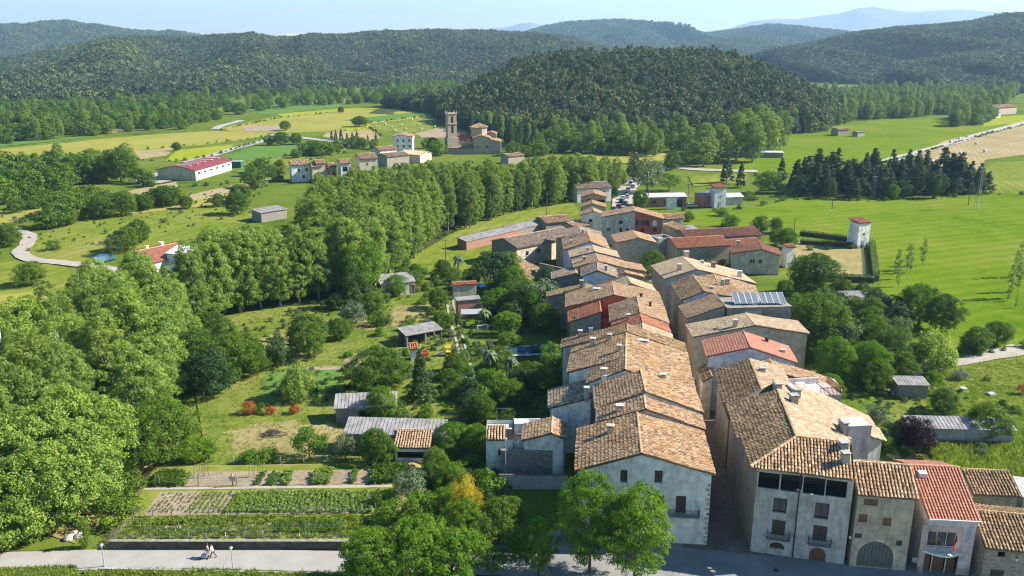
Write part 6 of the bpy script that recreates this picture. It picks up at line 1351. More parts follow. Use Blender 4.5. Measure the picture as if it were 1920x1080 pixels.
for k, px_, py_, hh, w_, lab in T: tree(k, px_, py_, hh, lab, cat='bush' if 'bush' in k or k == 'topiary' else 'tree', w=w_, z=TZ if (k in ('bush', 'olive') and lab.endswith(('beds', 'rows'))) else 0)
tree('cypress', 161, 1027, 3.7, "small pointed cypress beside the pale road", w=1.25, leaf='broad')
for k, (px_, py_, hh) in enumerate(((1681, 524, 8.2), (1684, 538, 5.5), (1700, 507, 7.8), (1706, 512, 7), (1729, 498, 7.8), (1889, 565, 4.0), (1893, 560, 9), (1904, 578, 3.4), (1908, 548, 8), (1906, 520, 9))):
    tree('slim', px_, py_, hh, "slim young poplar planted in the meadow, %s" % ("left group by the hedge" if px_ < 1750 else "right group at the frame edge"), group="young poplars left" if px_ < 1750 else "young poplars right", w=1.1)
# spruces and other trees behind the bright meadow
for k, (px_, py_, hh) in enumerate([(1488 + 13.2 * i + (i * 7 % 5), 348 + (i * 11 % 17), 10 + (i * 13 % 6)) for i in range(27)] + [(1492, 356, 13), (1512, 362, 15), (1530, 350, 16), (1545, 368, 13), (1566, 352, 16.5), (1584, 366, 14), (1598, 350, 12), (1618, 360, 14), (1634, 352, 16.5), (1650, 368, 13), (1668, 352, 16), (1684, 364, 14), (1700, 352, 13), (1716, 366, 15), (1732, 352, 15.5), (1748, 364, 14), (1764, 350, 16.5), (1778, 362, 16), (1796, 356, 16), (1812, 364, 12), (1830, 360, 10), (1850, 362, 9), (1668, 372, 10), (1600, 374, 9), (1505, 345, 12), (1700, 340, 14), (1620, 342, 13)]):
    tree('spruce', px_, py_, hh, "dark spruce in the row behind the bright meadow, " + where(*G(px_, py_), 1480, 1860, 338, 374), group="spruce row behind the meadow", w=rnd.uniform(.95, 1.55))
for k, (px_, py_) in enumerate(((1500, 368), (1522, 358), (1556, 372), (1576, 360), (1610, 370), (1640, 362), (1662, 360), (1692, 372), (1724, 358), (1752, 372), (1790, 366), (1806, 352))): tree('evergreen', px_, py_, rnd.uniform(7, 11), "rounded dark evergreen mixed into the spruce row, %s from the left" % ORD[k], w=rnd.uniform(.8, 1.1))
T2 = [('spruce', 1464, 342, 11, 1, "lone dark conifer left of the spruce row"), ('spruce', 1362, 344, 13, 1.1, "dark conifer by the sports field"), ('spruce', 1388, 352, 11, .9, "smaller dark conifer by the sports field"), ('fresh', 1440, 362, 9, 1.15, "round bright tree before the spruces"), ('bush', 1405, 375, 3.4, 1.3, "low bush by the white tower"), ('broad', 1528, 366, 5, 1.1, "rounded shrub at the spruce row foot"), ('fresh', 1672, 374, 6, .8, "light green bush before the spruces"), ('olive', 1213, 362, 14, 1.0, "big blue green cedar beside the far road"), ('fruit', 1254, 358, 8, 1.2, "yellowish tree beside the brick hall"), ('broad', 1200, 392, 7, .9, "dark round tree at the parked cars"), ('broad', 1162, 352, 8, .7, "tree behind the white villa"), ('evergreen', 1188, 338, 11, .7, "dark evergreen at the far road bend"), ('evergreen', 1150, 372, 5, 1, "dark shrub left of the parked cars"), ('bush', 1290, 415, 3.5, 1, "bush by the meadow corner"), ('freshbush', 1370, 424, 3.6, 1.4, "bright bush in the meadow"), ('bush', 1352, 405, 3, 1.1, "lone bush in the meadow"), ('broad', 1425, 440, 6, .9, "dark tree behind the long barn"), ('broad', 1455, 437, 5, .8, "dark shrub behind the long barn"), ('fresh', 1475, 465, 6, 1.0, "bright tree behind the bungalow roof"), ('broad', 1455, 460, 5, 1, "dark tree behind the bungalow roof"),
 ('poplar_lo', 1165, 286, 17, 1.5, "rounded poplar before the wooded hill"), ('poplar_lo', 1285, 308, 19, 1.5, "tall poplar by the sports field, left"), ('poplar_lo', 1318, 312, 21, 1.4, "tall poplar by the sports field, second"), ('poplar_lo', 1345, 306, 20, 1.4, "tall poplar by the sports field, third"), ('poplar_lo', 1380, 300, 24, 1.5, "tallest poplar by the bright field"), ('poplar_lo', 1410, 304, 22, 1.5, "poplar at the corner of the bright field"), ('poplar_lo', 1440, 292, 23, 1.5, "pale poplar beside the bright field"), ('poplar_lo', 1462, 280, 22, 1.3, "last poplar beside the bright field"), ('poplar_lo', 1395, 285, 24, 1.4, "poplar behind the bright field corner"), ('poplar_lo', 1425, 272, 24, 1.4, "poplar behind the pale one"), ('broad', 1260, 318, 9, 1, "dark tree at the foot of the left poplar"),
 ('broad', 227, 342, 15, .95, "big dark tree left of the warehouse"), ('poplar_lo', 240, 330, 15, 1.2, "light topped tree behind the big dark one"), ('broad', 142, 335, 11, 1.2, "dark tree cluster left of the big tree"), ('broad', 120, 345, 9, 1.2, "dark round tree in the left hedgerow"), ('poplar_lo', 48, 335, 12, 1.3, "pale tree at the left hedgerow"), ('broad', 535, 245, 7, 1.1, "lone round tree in the yellow field"), ('broad', 675, 238, 8, 1.6, "dark thicket in the pale field"), ('broad', 332, 283, 5, 1, "lone small tree by the stubble patch"), ('broad', 640, 212, 6, 1, "small tree on the far field edge"), ('broad', 806, 211, 6, 1, "round tree at the far field corner"), ('broad', 505, 272, 6, 1.2, "left bush of the clump by the lane"), ('broad', 528, 272, 8, 1.2, "middle bush of the clump by the lane"), ('broad', 556, 271, 7, 1.2, "right bush of the clump by the lane"), ('broad', 812, 288, 9, .9, "dark tree left of the church"), ('cypress', 1210, 0, 1, 1, ""),
 ('broad', 312, 388, 8, 1.2, "dark round tree by the ochre stubble"), ('broad', 445, 402, 8, 1.1, "round dark tree by the lone shed"), ('broad', 450, 380, 7, 1.2, "leafy tree behind the round dark one"), ('broad', 236, 405, 9, .9, "upright dark tree in the hedge"), ('broad', 190, 410, 8, 1.2, "large hedge tree beside the meadow"), ('broad', 272, 395, 6, 1.2, "hedge tree below the tan strip"), ('broad', 350, 392, 5, 1, "small hedge tree by the stubble"), ('broad', 410, 388, 5, 1, "hedge bush above the lone shed"),
 ('broad', 60, 535, 6, 1.2, "lone dark bush in the lane meadow"), ('broad', 15, 462, 7, 1.1, "dark tree at the lane bend"), ('evergreen', 215, 478, 6, 1.1, "dark tree by the turquoise pool"), ('broad', 240, 470, 7, 1.1, "dark tree left of the white farmhouse"), ('broad', 262, 455, 7, 1.1, "dark tree behind the white farmhouse"), ('bush', 98, 470, 3, 1, "bush beside the open shelter")]
for k, px_, py_, hh, w_, lab in T2:
    if lab: tree(k, px_, py_, hh, lab, cat='bush' if 'bush' in k else 'tree', w=w_)
for k, (px_, py_) in enumerate(((885, 258), (914, 262), (928, 264), (938, 268), (950, 270), (957, 274), (966, 278), (975, 282), (988, 285), (1000, 288))):
    tree('cypress', px_, py_, 17, "dark cypress in the churchyard row below the wooded hill, %s from the church" % ORD[k], group="churchyard cypresses", w=.9)
for k, (px_, py_) in enumerate(((622, 262), (630, 264), (640, 265), (651, 267), (661, 268), (670, 270), (690, 271), (705, 270))):
    tree('spruce', px_, py_, 6 + (k % 3), "young conifer in the row before the stubble field, %s from the left" % ORD[k], group="young conifers above the hamlet", w=.9)
hl = [(95, 428), (112, 424), (128, 420), (142, 412), (156, 406), (168, 402), (205, 398), (220, 395), (255, 392), (290, 385), (300, 380), (60, 392), (30, 400), (85, 385), (330, 385), (105, 408), (118, 402), (135, 396), (150, 392), (180, 384), (10, 372), (40, 365), (70, 362), (95, 360), (125, 372), (160, 375), (10, 350), (35, 340), (165, 345), (185, 340), (260, 345), (280, 350), (470, 330), (490, 325), (20, 322), (60, 318), (90, 316), (170, 312), (205, 305), (480, 352), (520, 340), (600, 292), (615, 290), (570, 292), (585, 290), (555, 296), (650, 275), (665, 276), (680, 278), (700, 280), (632, 285), (960, 292), (985, 294), (1010, 292), (1030, 288), (800, 278), (820, 292), (525, 318), (512, 330)]
for k, (px_, py_) in enumerate(hl):
    d_ = G(px_, py_)[1]
    tree('hedgetree', px_, py_, rnd.uniform(4.5, 8.5), "leafy hedgerow tree between the left fields, " + where(*G(px_, py_), 0, 500, 300, 430) if px_ < 500 else "leafy tree around the hamlet and church, " + where(*G(px_, py_), 510, 1030, 270, 345), group="hedgerow trees left" if px_ < 500 else "hamlet trees", w=rnd.uniform(.9, 1.3))

# thick growth of the gardens, bush by bush
def fill(pxs, step, seed, kinds, h0, h1, label, group, w=(.9, 1.3)):
    for x, y in grid_fill([G(*p) for p in pxs], step, seed, .42):
        k = rnd.choice(kinds); hh = rnd.uniform(h0, h1) * (.6 if 'bush' in k else 1)
        tree(k, 0, 0, hh, label + ", " + where(x, y, min(p[0] for p in pxs), max(p[0] for p in pxs), min(p[1] for p in pxs), max(p[1] for p in pxs)), cat='bush' if 'bush' in k else 'tree', group=group, world=(x, y), w=rnd.uniform(*w))
fill([(835, 690), (880, 672), (930, 690), (1045, 705), (1055, 770), (1000, 800), (900, 850), (850, 800)], 5.6, 11, ['bush', 'freshbush', 'broad', 'broad', 'evergreen', 'fruit'], 2.6, 4.6, "shrub or small tree packed into the shaded ornamental garden", "ornamental garden growth")
fill([(930, 545), (1040, 560), (1055, 600), (1040, 640), (975, 640), (930, 600)], 6.2, 12, ['evergreen', 'broad', 'broad', 'fresh'], 4.5, 8, "tree in the dark yard behind the clustered roofs", "yard trees")
fill([(825, 850), (900, 850), (905, 900), (905, 1000), (880, 1020), (810, 965), (800, 900)], 3.6, 13, ['bush', 'broad', 'broad', 'fresh'], 3, 5, "shrub crowding the dark yard beside the white yard house", "yard shrubs")
fill([(1495, 590), (1590, 585), (1640, 640), (1700, 720), (1630, 770), (1570, 720), (1520, 660)], 7.2, 14, ['broad', 'broad', 'fresh', 'evergreen', 'olive'], 5.5, 9.5, "leafy tree in the thicket right of the street houses", "right thicket trees", (.8, 1.1))
fill([(1590, 560), (1650, 570), (1700, 640), (1650, 660), (1600, 620)], 5, 15, ['broad', 'evergreen', 'bush'], 3.5, 6, "tree or shrub around the gabled field shed", "field shed growth")
fill([(345, 690), (390, 650), (450, 670), (470, 710), (430, 760), (365, 770)], 6.2, 16, ['broad', 'broad', 'evergreen'], 5.5, 8, "dark leafy tree in the clump before the plane grove", "dark clump trees")
fill([(600, 575), (700, 562), (745, 520), (760, 540), (720, 585), (640, 590)], 7.0, 17, ['broad', 'fresh', 'bush'], 3.5, 6, "tree along the back edge of the orchard lawn", "orchard edge trees")
fill([(690, 610), (740, 585), (830, 560), (850, 600), (800, 640), (720, 650)], 7.5, 18, ['bush', 'freshbush', 'fruit'], 2.0, 3.4, "fruit bush among the middle garden plots", "middle garden bushes")
fill([(640, 665), (760, 660), (760, 740), (690, 760), (620, 740)], 9, 19, ['bush', 'fruit', 'freshbush'], 1.8, 3.0, "fruit bush around the weathered shed", "shed garden bushes")
fill([(740, 500), (830, 505), (900, 520), (840, 545), (760, 545)], 6, 20, ['bush', 'freshbush', 'fruit', 'broad'], 2.4, 4.6, "bush at the edge of the mown meadow", "meadow edge bushes")
fill([(1620, 820), (1700, 815), (1720, 860), (1640, 870)], 3.6, 21, ['bush', 'evergreen', 'freshbush'], 2.6, 4.5, "shrub behind the roofs of the square", "square back shrubs")
for k, (px_, py_, hh, w_) in enumerate(((300, 716, 13, 1.0), (286, 756, 12, 1.0), (312, 690, 13, .9), (262, 800, 12, 1.0), (-10, 1010, 10, 1.1), (55, 1000, 10.5, 1.0), (110, 985, 11, 1.0), (150, 945, 11.5, 1.05), (20, 970, 13, 1.0), (85, 950, 13, 1.0), (190, 905, 12, 1.0), (130, 905, 13.5, 1.0))):
    tree('plane_low', px_, py_, hh, ("low branched plane tree on the garden edge of the grove, %s from the road" % ORD[3 - k if k < 4 else 0] if k < 4 else "low branched plane tree at the road corner of the grove"), group="plane trees at the road corner", w=w_)
# palms
def palm(px_, py_, hh, lab):
    x, y = G(px_, py_); t = thing("palm_tree", lab, "palm tree", (x, y, 0), rnd.uniform(0, 6), "garden palms")
    mb = MB(); mb.tube([(0, 0, -.2), (.05, 0, hh * .5), (0, .05, hh)], [.28, .22, .24], 8); mb.build("trunk", M_BARK, t, True)
    v = []; f = []; tn = []
    for k in range(26):
        a = k * 2.4; el = rnd.uniform(-.5, 1.1); L_ = rnd.uniform(1.3, 1.8); pr = None
        for i in range(5):
            q = i / 4; r_ = L_ * q * math.cos(el * (1 - q * .3)); z = hh + L_ * q * math.sin(el) - .9 * q * q * L_
            w_ = .34 * math.sin(math.pi * (q * .85 + .12)); c = Vector((r_ * math.cos(a), r_ * math.sin(a), z)); s_ = Vector((-math.sin(a), math.cos(a), 0)) * w_
            v += [tuple(c - s_ - Vector((0, 0, .12 * q))), tuple(c + Vector((0, 0, .05))), tuple(c + s_ - Vector((0, 0, .12 * q)))]
            n = len(v)
            if i: f += [(n - 6, n - 5, n - 2, n - 3), (n - 5, n - 4, n - 1, n - 2)]; tn += [rnd.random()] * 2
    link(bpy.data.objects.new("crown", np_mesh("palm_crown", v, f, LEAF['olive'], {"tone": tn})), t)
palm(919, 702, 4.2, "fan palm in the garden, left of the pair"); palm(958, 714, 4.0, "fan palm in the garden, right of the pair"); palm(860, 522, 5.5, "palm behind the walled yard hut"); palm(908, 612, 3.4, "short palm beside the brick hut")

# clipped hedges
def hedge(a, b, w, hh, label, key='broad', z=0):
    a, b = Vector(G(*a, z)), Vector(G(*b, z)); d = b - a; L = d.length; d /= L; n_ = Vector((-d.y, d.x)); r = np.random.default_rng(int(L * 100))
    n = int((L * (w + 2 * hh)) * 26); s = r.uniform(0, L, n); u = r.uniform(-w / 2 - hh, w / 2 + hh, n)
    x = np.clip(u, -w / 2, w / 2); zz = np.where(np.abs(u) <= w / 2, hh, hh - (np.abs(u) - w / 2)) + r.uniform(-.1, .12, n); x = x + r.uniform(-.1, .1, n)
    p = np.stack([s * d.x + x * n_.x, s * d.y + x * n_.y, zz], -1)
    nr = np.stack([np.sign(u) * n_.x * (np.abs(u) > w / 2), np.sign(u) * n_.y * (np.abs(u) > w / 2), (np.abs(u) <= w / 2) * 1.0], -1) + r.normal(size=(n, 3)) * .5
    v, f = leaf_quads(p, nr, .3, r); t = thing("hedge", label, "hedge", (a.x, a.y, z))
    link(bpy.data.objects.new("foliage", np_mesh("hedge_foliage", v, f, LEAF[key], {"tone": r.random(n)})), t)
    mb = MB(); mb.bar((d.x * .1, d.y * .1, hh * .45), (d.x * (L - .1), d.y * (L - .1), hh * .45), min(w, hh) * .85); mb.build("branches", M_BARK, t)
hedge((1512, 524), (1640, 530), 1.4, 1.8, "clipped dark hedge along the near side of the straw plot"); hedge((1634, 462), (1642, 528), 1.4, 2.0, "clipped dark hedge along the right side of the straw plot"); hedge((1500, 441), (1592, 452), 1.4, 1.6, "long low hedge left of the transformer tower, far one"); hedge((1500, 458), (1600, 465), 1.4, 1.6, "long low hedge left of the transformer tower, near one")
hedge((1460, 575), (1600, 568), 1.0, 1.8, "overgrown garden wall hedge below the lime trees"); hedge((1595, 548), (1650, 556), 1.2, 1.8, "hedge behind the gabled field shed")

# ------------------------------------------------------------------ woods and ground growth nobody could count
r = np.random.default_rng(77)
def mass(name, label, pts, meshes, s0, s1):
    n = len(pts); scatter(name, label, pts, s0 * .85 + (s1 * 1.25 - s0 * .85) * r.beta(1.4, 2.4, n), r.uniform(0, 6.28, n), r.integers(0, len(meshes), n), meshes)
def gaps(x, y, s, seed, thr): return (fbm(x, y, s, seed) > thr) * 1.0
P = hill_mid.points(17000, lambda x, y: (x > -48 + 40 * fbm(x, y, 60, 2) - np.maximum(0, y - 760) * .8) * 1.0, 1, front_only=60); mass("forest", "dark mixed wood covering the rounded hill", P, WOOD, .6, 1.4)
P = ridge_left.points(120000, lambda x, y: np.where(y < 1500, .95, .75) * (fbm(x, y, 150, 4) > -.27), 2, front_only=40); mass("forest", "mixed forest covering the long left ridge", P, WOODF, .7, 1.2)
P = ridge_right.points(80000, lambda x, y: .8 * (fbm(x, y, 140, 6) > -.25), 3, front_only=40); mass("forest", "dark forest covering the right hand slopes", P, WOODF, .7, 1.15)
P = ridge_spur.points(22000, lambda x, y: .8 * (fbm(x, y, 140, 9) > -.25), 5, front_only=40); mass("forest", "dark forest covering the near right spur", P, WOODF, .7, 1.1)
for hl_, cnt, sd_ in ((ridge_b1, 30000, 7), (ridge_b2, 52000, 8), (ridge_b3, 26000, 9)):
    P = hl_.points(cnt, lambda x, y: .9 * (fbm(x, y, 220, 5) > -.28), sd_, front_only=60); mass("forest", "hazy blue green forest on a far ridge", P, WOODF, 1.2, 2.0)
def belt(pxs, step, seed): return [(x, y, -.3) for x, y in grid_fill([G(*p) for p in pxs], step, seed, .45)]
FAR = [PROTO['poplar_lo'][2][k][0] for k in range(3)] + [PROTO['hedgetree'][2][k][0] for k in range(3)]
bp = []
for k, (pxs, st) in enumerate((([(1478, 249), (1620, 226), (1740, 219), (1880, 205), (1900, 182), (1700, 186), (1530, 196), (1445, 245)], 10), ([(0, 272), (100, 264), (200, 252), (340, 243), (400, 228), (430, 218), (300, 222), (-60, 245)], 12), ([(430, 218), (560, 200), (700, 194), (760, 196), (700, 186), (560, 190), (430, 204)], 18), ([(830, 216), (900, 250), (960, 275), (1090, 290), (1240, 296), (1290, 270), (1280, 240), (1150, 255), (1000, 250), (900, 215), (760, 200), (700, 197)], 9), ([(1900, 180), (1700, 184), (1540, 190), (1440, 200), (1440, 180), (1700, 168), (1960, 165)], 17), ([(-80, 350), (30, 330), (150, 322), (215, 330), (190, 345), (60, 372), (-60, 392)], 9), ([(-60, 240), (300, 212), (430, 200), (420, 186), (-80, 205)], 17), ([(430, 190), (700, 182), (760, 186), (760, 172), (430, 176)], 26), ([(1770, 240), (1830, 236), (1870, 225), (1850, 216), (1790, 224)], 8), ([(760, 192), (700, 180), (830, 160), (900, 180), (860, 205)], 12))):
    bp += belt(pxs, st, 50 + k)
bp = np.array(bp); n = len(bp)
idx = np.where(r.random(n) < .55, r.integers(0, 3, n), r.integers(3, 6, n)); lf = bp[:, 0] < -60; idx = np.where(lf & (r.random(n) < .75), r.integers(3, 6, n), idx); sc = np.where(idx < 3, r.uniform(.4, .85, n), r.uniform(.7, 1.5, n))
scatter("far_woods", "belts of poplars and hedgerow woods across the far valley", bp, sc, r.uniform(0, 6.28, n), idx, FAR)

# bushy field margins
mp_ = []
for pl in ([(0, 296), (100, 291), (200, 287), (330, 275), (430, 265), (505, 256)], [(250, 300), (330, 303), (400, 293), (500, 262)], [(395, 303), (480, 302), (560, 290), (640, 272)], [(430, 312), (520, 312), (600, 297), (650, 286)], [(270, 345), (340, 352), (420, 346), (520, 328)], [(345, 380), (380, 384), (445, 364), (505, 348)], [(205, 378), (262, 370), (335, 353)], [(0, 425), (60, 414), (170, 383)], [(640, 247), (694, 240), (718, 258)], [(690, 231), (765, 222), (838, 214)], [(1660, 306), (1710, 293), (1840, 255), (1960, 224)], [(1280, 395), (1330, 398), (1420, 388), (1480, 372)], [(1480, 374), (1650, 378), (1850, 366), (1930, 366)], [(1500, 470), (1630, 466)], [(745, 508), (790, 460), (880, 424), (960, 398), (1075, 378)], [(830, 522), (900, 503), (930, 480)], [(1690, 642), (1780, 670), (1930, 655)], [(410, 246), (440, 238), (520, 222), (640, 209)], [(1410, 330), (1560, 326), (1690, 296)], [(620, 570), (700, 564), (745, 530)]):
    for (a0, b0), (a1, b1) in zip(pl[:-1], pl[1:]):
        A = Vector(G(a0, b0)); B = Vector(G(a1, b1)); k = int((B - A).length / 2.6)
        for i in range(k):
            if rnd.random() < .4: continue
            p = A.lerp(B, (i + rnd.random()) / k); mp_.append((p.x + rnd.uniform(-.9, .9), p.y + rnd.uniform(-.9, .9), 0))
n = len(mp_); BUSHM = [PROTO[k][2][v][0] for k, v in (('bush', 0), ('bush', 1), ('bush', 2), ('freshbush', 0), ('freshbush', 1))]
scatter("undergrowth", "bushy weeds along the field margins", mp_, r.uniform(.2, .75, n), r.uniform(0, 6.28, n), r.integers(0, 5, n), BUSHM)
# weeds and low growth filling the gardens
WEED = [PROTO[k][2][v][0] for k, v in (('bush', 0), ('bush', 1), ('freshbush', 0), ('freshbush', 1), ('olive', 0))]
def sow(pxs, n, seed, z=.0):
    P = [G(*p, z) for p in pxs]; rr = np.random.default_rng(seed); xs = [p[0] for p in P]; ys = [p[1] for p in P]; x = rr.uniform(min(xs), max(xs), n); y = rr.uniform(min(ys), max(ys), n); k = in_poly_np(x, y, P)
    return np.stack([x[k], y[k], np.full(k.sum(), z)], -1)
wd = np.concatenate([sow([(480, 742), (500, 694), (640, 688), (700, 660), (830, 560), (900, 590), (890, 700), (840, 780), (620, 760)], 900, 61), sow([(360, 640), (560, 578), (760, 540), (860, 540), (700, 600), (480, 660)], 500, 62), sow([(840, 640), (1050, 650), (1050, 800), (850, 840)], 700, 63), sow([(1500, 560), (1660, 560), (1740, 720), (1900, 760), (1920, 880), (1640, 870), (1540, 700)], 900, 64), sow([(830, 840), (960, 840), (950, 1000), (800, 960)], 300, 65), sow([(930, 520), (1060, 540), (1060, 640), (900, 620)], 300, 66), sow([(0, 380), (300, 370), (500, 340), (480, 400), (200, 460), (0, 480)], 700, 67)])
n = len(wd); scatter("undergrowth", "weeds and low garden growth between the trees", wd, r.uniform(.1, .34, n), r.uniform(0, 6.28, n), r.integers(0, 5, n), WEED)
# grass tufts and vegetables
TUFT = []
for k, (m, hgt) in enumerate((('turf', .3), ('willow', .34), ('turf', .22))):
    rr = np.random.default_rng(k); n = 26; a = rr.uniform(0, 6.28, n); b = rr.uniform(0, .28, n); c = np.stack([b * np.cos(a), b * np.sin(a), np.zeros(n)], -1)
    tip = c + np.stack([rr.normal(0, .12, n), rr.normal(0, .12, n), hgt * rr.uniform(.6, 1.2, n)], -1); w_ = np.stack([-np.sin(a), np.cos(a), np.zeros(n)], -1) * .035
    v = np.stack([c - w_, c + w_, tip], 1).reshape(-1, 3); TUFT.append(np_mesh("grass_tuft", v, np.arange(n * 3).reshape(n, 3), LEAF[m], {"tone": rr.random(n)}))
def sow(pxs, n, seed, z=.0):
    P = [G(*p, z) for p in pxs]; rr = np.random.default_rng(seed); xs = [p[0] for p in P]; ys = [p[1] for p in P]; x = rr.uniform(min(xs), max(xs), n); y = rr.uniform(min(ys), max(ys), n); k = in_poly_np(x, y, P)
    return np.stack([x[k], y[k], np.full(k.sum(), z)], -1)
gp = np.concatenate([sow([(-60, 1070), (140, 1063), (150, 1110), (-60, 1120)], 5200, 1, .1), sow([(160, 1072), (400, 1068), (640, 1078), (640, 1130), (160, 1130)], 6000, 2, .05), sow([(360, 640), (420, 590), (640, 575), (860, 560), (900, 760), (860, 870), (560, 880), (380, 880)], 15000, 3), sow([(1500, 700), (1700, 690), (1950, 660), (1950, 900), (1620, 880)], 12000, 4), sow([(1700, 700), (1960, 670), (1980, 900), (1800, 905)], 14000, 6), sow([(222, 1010), (250, 970), (690, 966), (705, 1008)], 1800, 7, TZ), sow([(190, 1025), (225, 1010), (280, 905), (255, 905)], 1500, 8, .2)])
n = len(gp); g_idx = r.integers(0, 3, n); scatter("grass", "tufts of long grass on lawns and verges", gp, r.uniform(.5, 1.3, n) * np.where(gp[:, 1] < 80, 1.2, 1.0), r.uniform(0, 6.28, n), g_idx, TUFT)
tall = sow([(1735, 838), (1800, 830), (1960, 800), (1980, 900), (1800, 905), (1760, 875)], 5200, 16); n = len(tall); scatter("tall_grass", "waist high yellow green grass behind the red tile roof", tall, r.uniform(1.8, 3.4, n), r.uniform(0, 6.28, n), r.integers(0, 2, n), TUFT)
VEG = [crown("leafy_vegetable", LEAF[m], 90 + k, .42, .24, .04, PROF['dome'], 9, .11, 12, .12)[0] for k, m in enumerate(('broad', 'fresh', 'plane', 'willow'))]
vp = []; vi = []; vs = []
def rows(c00, c10, c01, c11, nr, nc, kind, s=1.0, skip=.05):
    for i in range(nr):
        for j in range(nc):
            if rnd.random() < skip: continue
            u_, w_ = (i + .5) / nr, (j + .5) / nc; px_ = (c00[0] * (1 - w_) + c10[0] * w_) * (1 - u_) + (c01[0] * (1 - w_) + c11[0] * w_) * u_; py_ = (c00[1] * (1 - w_) + c10[1] * w_) * (1 - u_) + (c01[1] * (1 - w_) + c11[1] * w_) * u_
            x, y = gt(px_, py_); vp.append((x + rnd.uniform(-.07, .07), y + rnd.uniform(-.07, .07), TZ + .03)); vi.append(kind); vs.append(s * rnd.uniform(.7, 1.25))
rows((444, 923), (690, 922), (420, 962), (700, 962), 13, 34, 2, 1.15); rows((375, 924), (440, 923), (345, 962), (415, 962), 16, 7, 2, .7); rows((305, 926), (372, 925), (275, 962), (342, 962), 14, 8, 0, .5, .4)
rows((298, 888), (345, 887), (284, 912), (338, 911), 10, 14, 0, 1.5); rows((590, 884), (625, 883), (583, 908), (618, 907), 10, 9, 3, 1.5); rows((535, 886), (550, 886), (527, 910), (543, 910), 9, 3, 3, 1.4); rows((512, 888), (528, 888), (500, 911), (516, 911), 9, 3, 1, 1.2); rows((490, 888), (500, 888), (474, 911), (486, 911), 9, 2, 0, 1.0); rows((700, 880), (760, 876), (695, 908), (755, 902), 10, 14, 0, 1.9); rows((665, 884), (672, 884), (655, 908), (662, 908), 8, 2, 1, 1.3); rows((345, 888), (360, 888), (333, 911), (350, 911), 10, 3, 2, .9)
rows((258, 976), (430, 974), (255, 986), (420, 985), 3, 50, 3, .8, .3); rows((515, 978), (600, 976), (510, 1000), (600, 1000), 6, 14, 1, .9, .4); rows((600, 978), (640, 976), (598, 1000), (636, 1000), 7, 9, 1, 1.1, .3)
scatter("vegetables", "rows of young vegetables in the kitchen garden", vp, vs, r.uniform(0, 6.28, len(vp)), vi, VEG)
# ------------------------------------------------------------------ street furniture, cars, people
M_TYRE = plain("tyre_rubber", (.015, .015, .015), .9); M_RIM = plain("wheel_rim", (.4, .4, .42), .3, .8)
CARP = {n: plain("car_paint_" + n, c, .25, .1, .03) for n, c in (('white', (.7, .7, .7)), ('silver', (.38, .39, .4)), ('grey', (.12, .125, .13)), ('black', (.015, .015, .017)), ('blue', (.02, .04, .12)), ('red', (.3, .02, .02)))}
M_LAMPR = plain("tail_lamp", (.35, .01, .01), .3); M_LAMPW = plain("head_lamp", (.7, .7, .65), .15)
def car(px_, py_, rz, paint, label, van=False, world=None, z=.32):
    x, y = world or G(px_, py_); t = thing("delivery_van" if van else "parked_car", label, "van" if van else "car", (x, y, z), rz, "cars parked along the far road")
    L, Wd = (4.6, 1.85) if van else (4.1, 1.72); hb = .62; top = 1.85 if van else 1.42
    side = [(-L / 2, .32), (L / 2, .28), (L / 2, .62), (L * .30, .86 if not van else 1.0), (-L * .46, .92 if not van else 1.05), (-L / 2, .7)]
    mb = MB(); n = len(side)
    for k, s_ in ((-1, 1), (1, -1)): mb.poly([(q[0], k * Wd / 2, q[1]) for q in (side if k < 0 else side[::-1])])
    for i in range(n): a, b = side[i], side[(i + 1) % n]; mb.poly([(a[0], -Wd / 2, a[1]), (a[0], Wd / 2, a[1]), (b[0], Wd / 2, b[1]), (b[0], -Wd / 2, b[1])])
    mb.build("body", CARP[paint], t)
    zb = .88 if not van else 1.02; lo = [(-L * .45, zb), (L * .27, zb)]; hi = [(-L * (.36 if not van else .44), top), (L * (.06 if not van else .14), top)]
    mb = MB(); a = Wd / 2 - .06; b = Wd / 2 - .2
    A = [(lo[0][0], -a, zb), (lo[1][0], -a, zb), (lo[1][0], a, zb), (lo[0][0], a, zb)]; B = [(hi[0][0], -b, top), (hi[1][0], -b, top), (hi[1][0], b, top), (hi[0][0], b, top)]
    for i in range(4): j = (i + 1) % 4; mb.poly([A[i], A[j], B[j], B[i]])
    mb.build("glazing", M_GLASS, t)
    mb = MB(); mb.slab([(q[0], q[1] * 1.02, top + .04) for q in B], (0, 0, -.07)); mb.build("roof", CARP[paint], t)
    for sx in (-L * .31, L * .32):
        for sy in (-1, 1):
            mb = MB(); mb.tube([(sx, sy * (Wd / 2 - .16), .31), (sx, sy * (Wd / 2 + .02), .31)], .31, 12); w_ = mb.build("wheel", M_TYRE, t)
            mb = MB(); mb.tube([(sx, sy * (Wd / 2 + .0), .31), (sx, sy * (Wd / 2 + .03), .31)], .19, 10); mb.build("rim", M_RIM, w_)
    for sy in (-1, 1):
        mb = MB(); mb.box(L / 2 + .005, sy * (Wd / 2 - .28), .5, .05, .36, .14); mb.build("headlight", M_LAMPW, t)
        mb = MB(); mb.box(-L / 2 - .005, sy * (Wd / 2 - .2), .6, .05, .26, .16); mb.build("tail_light", M_LAMPR, t)
    return t
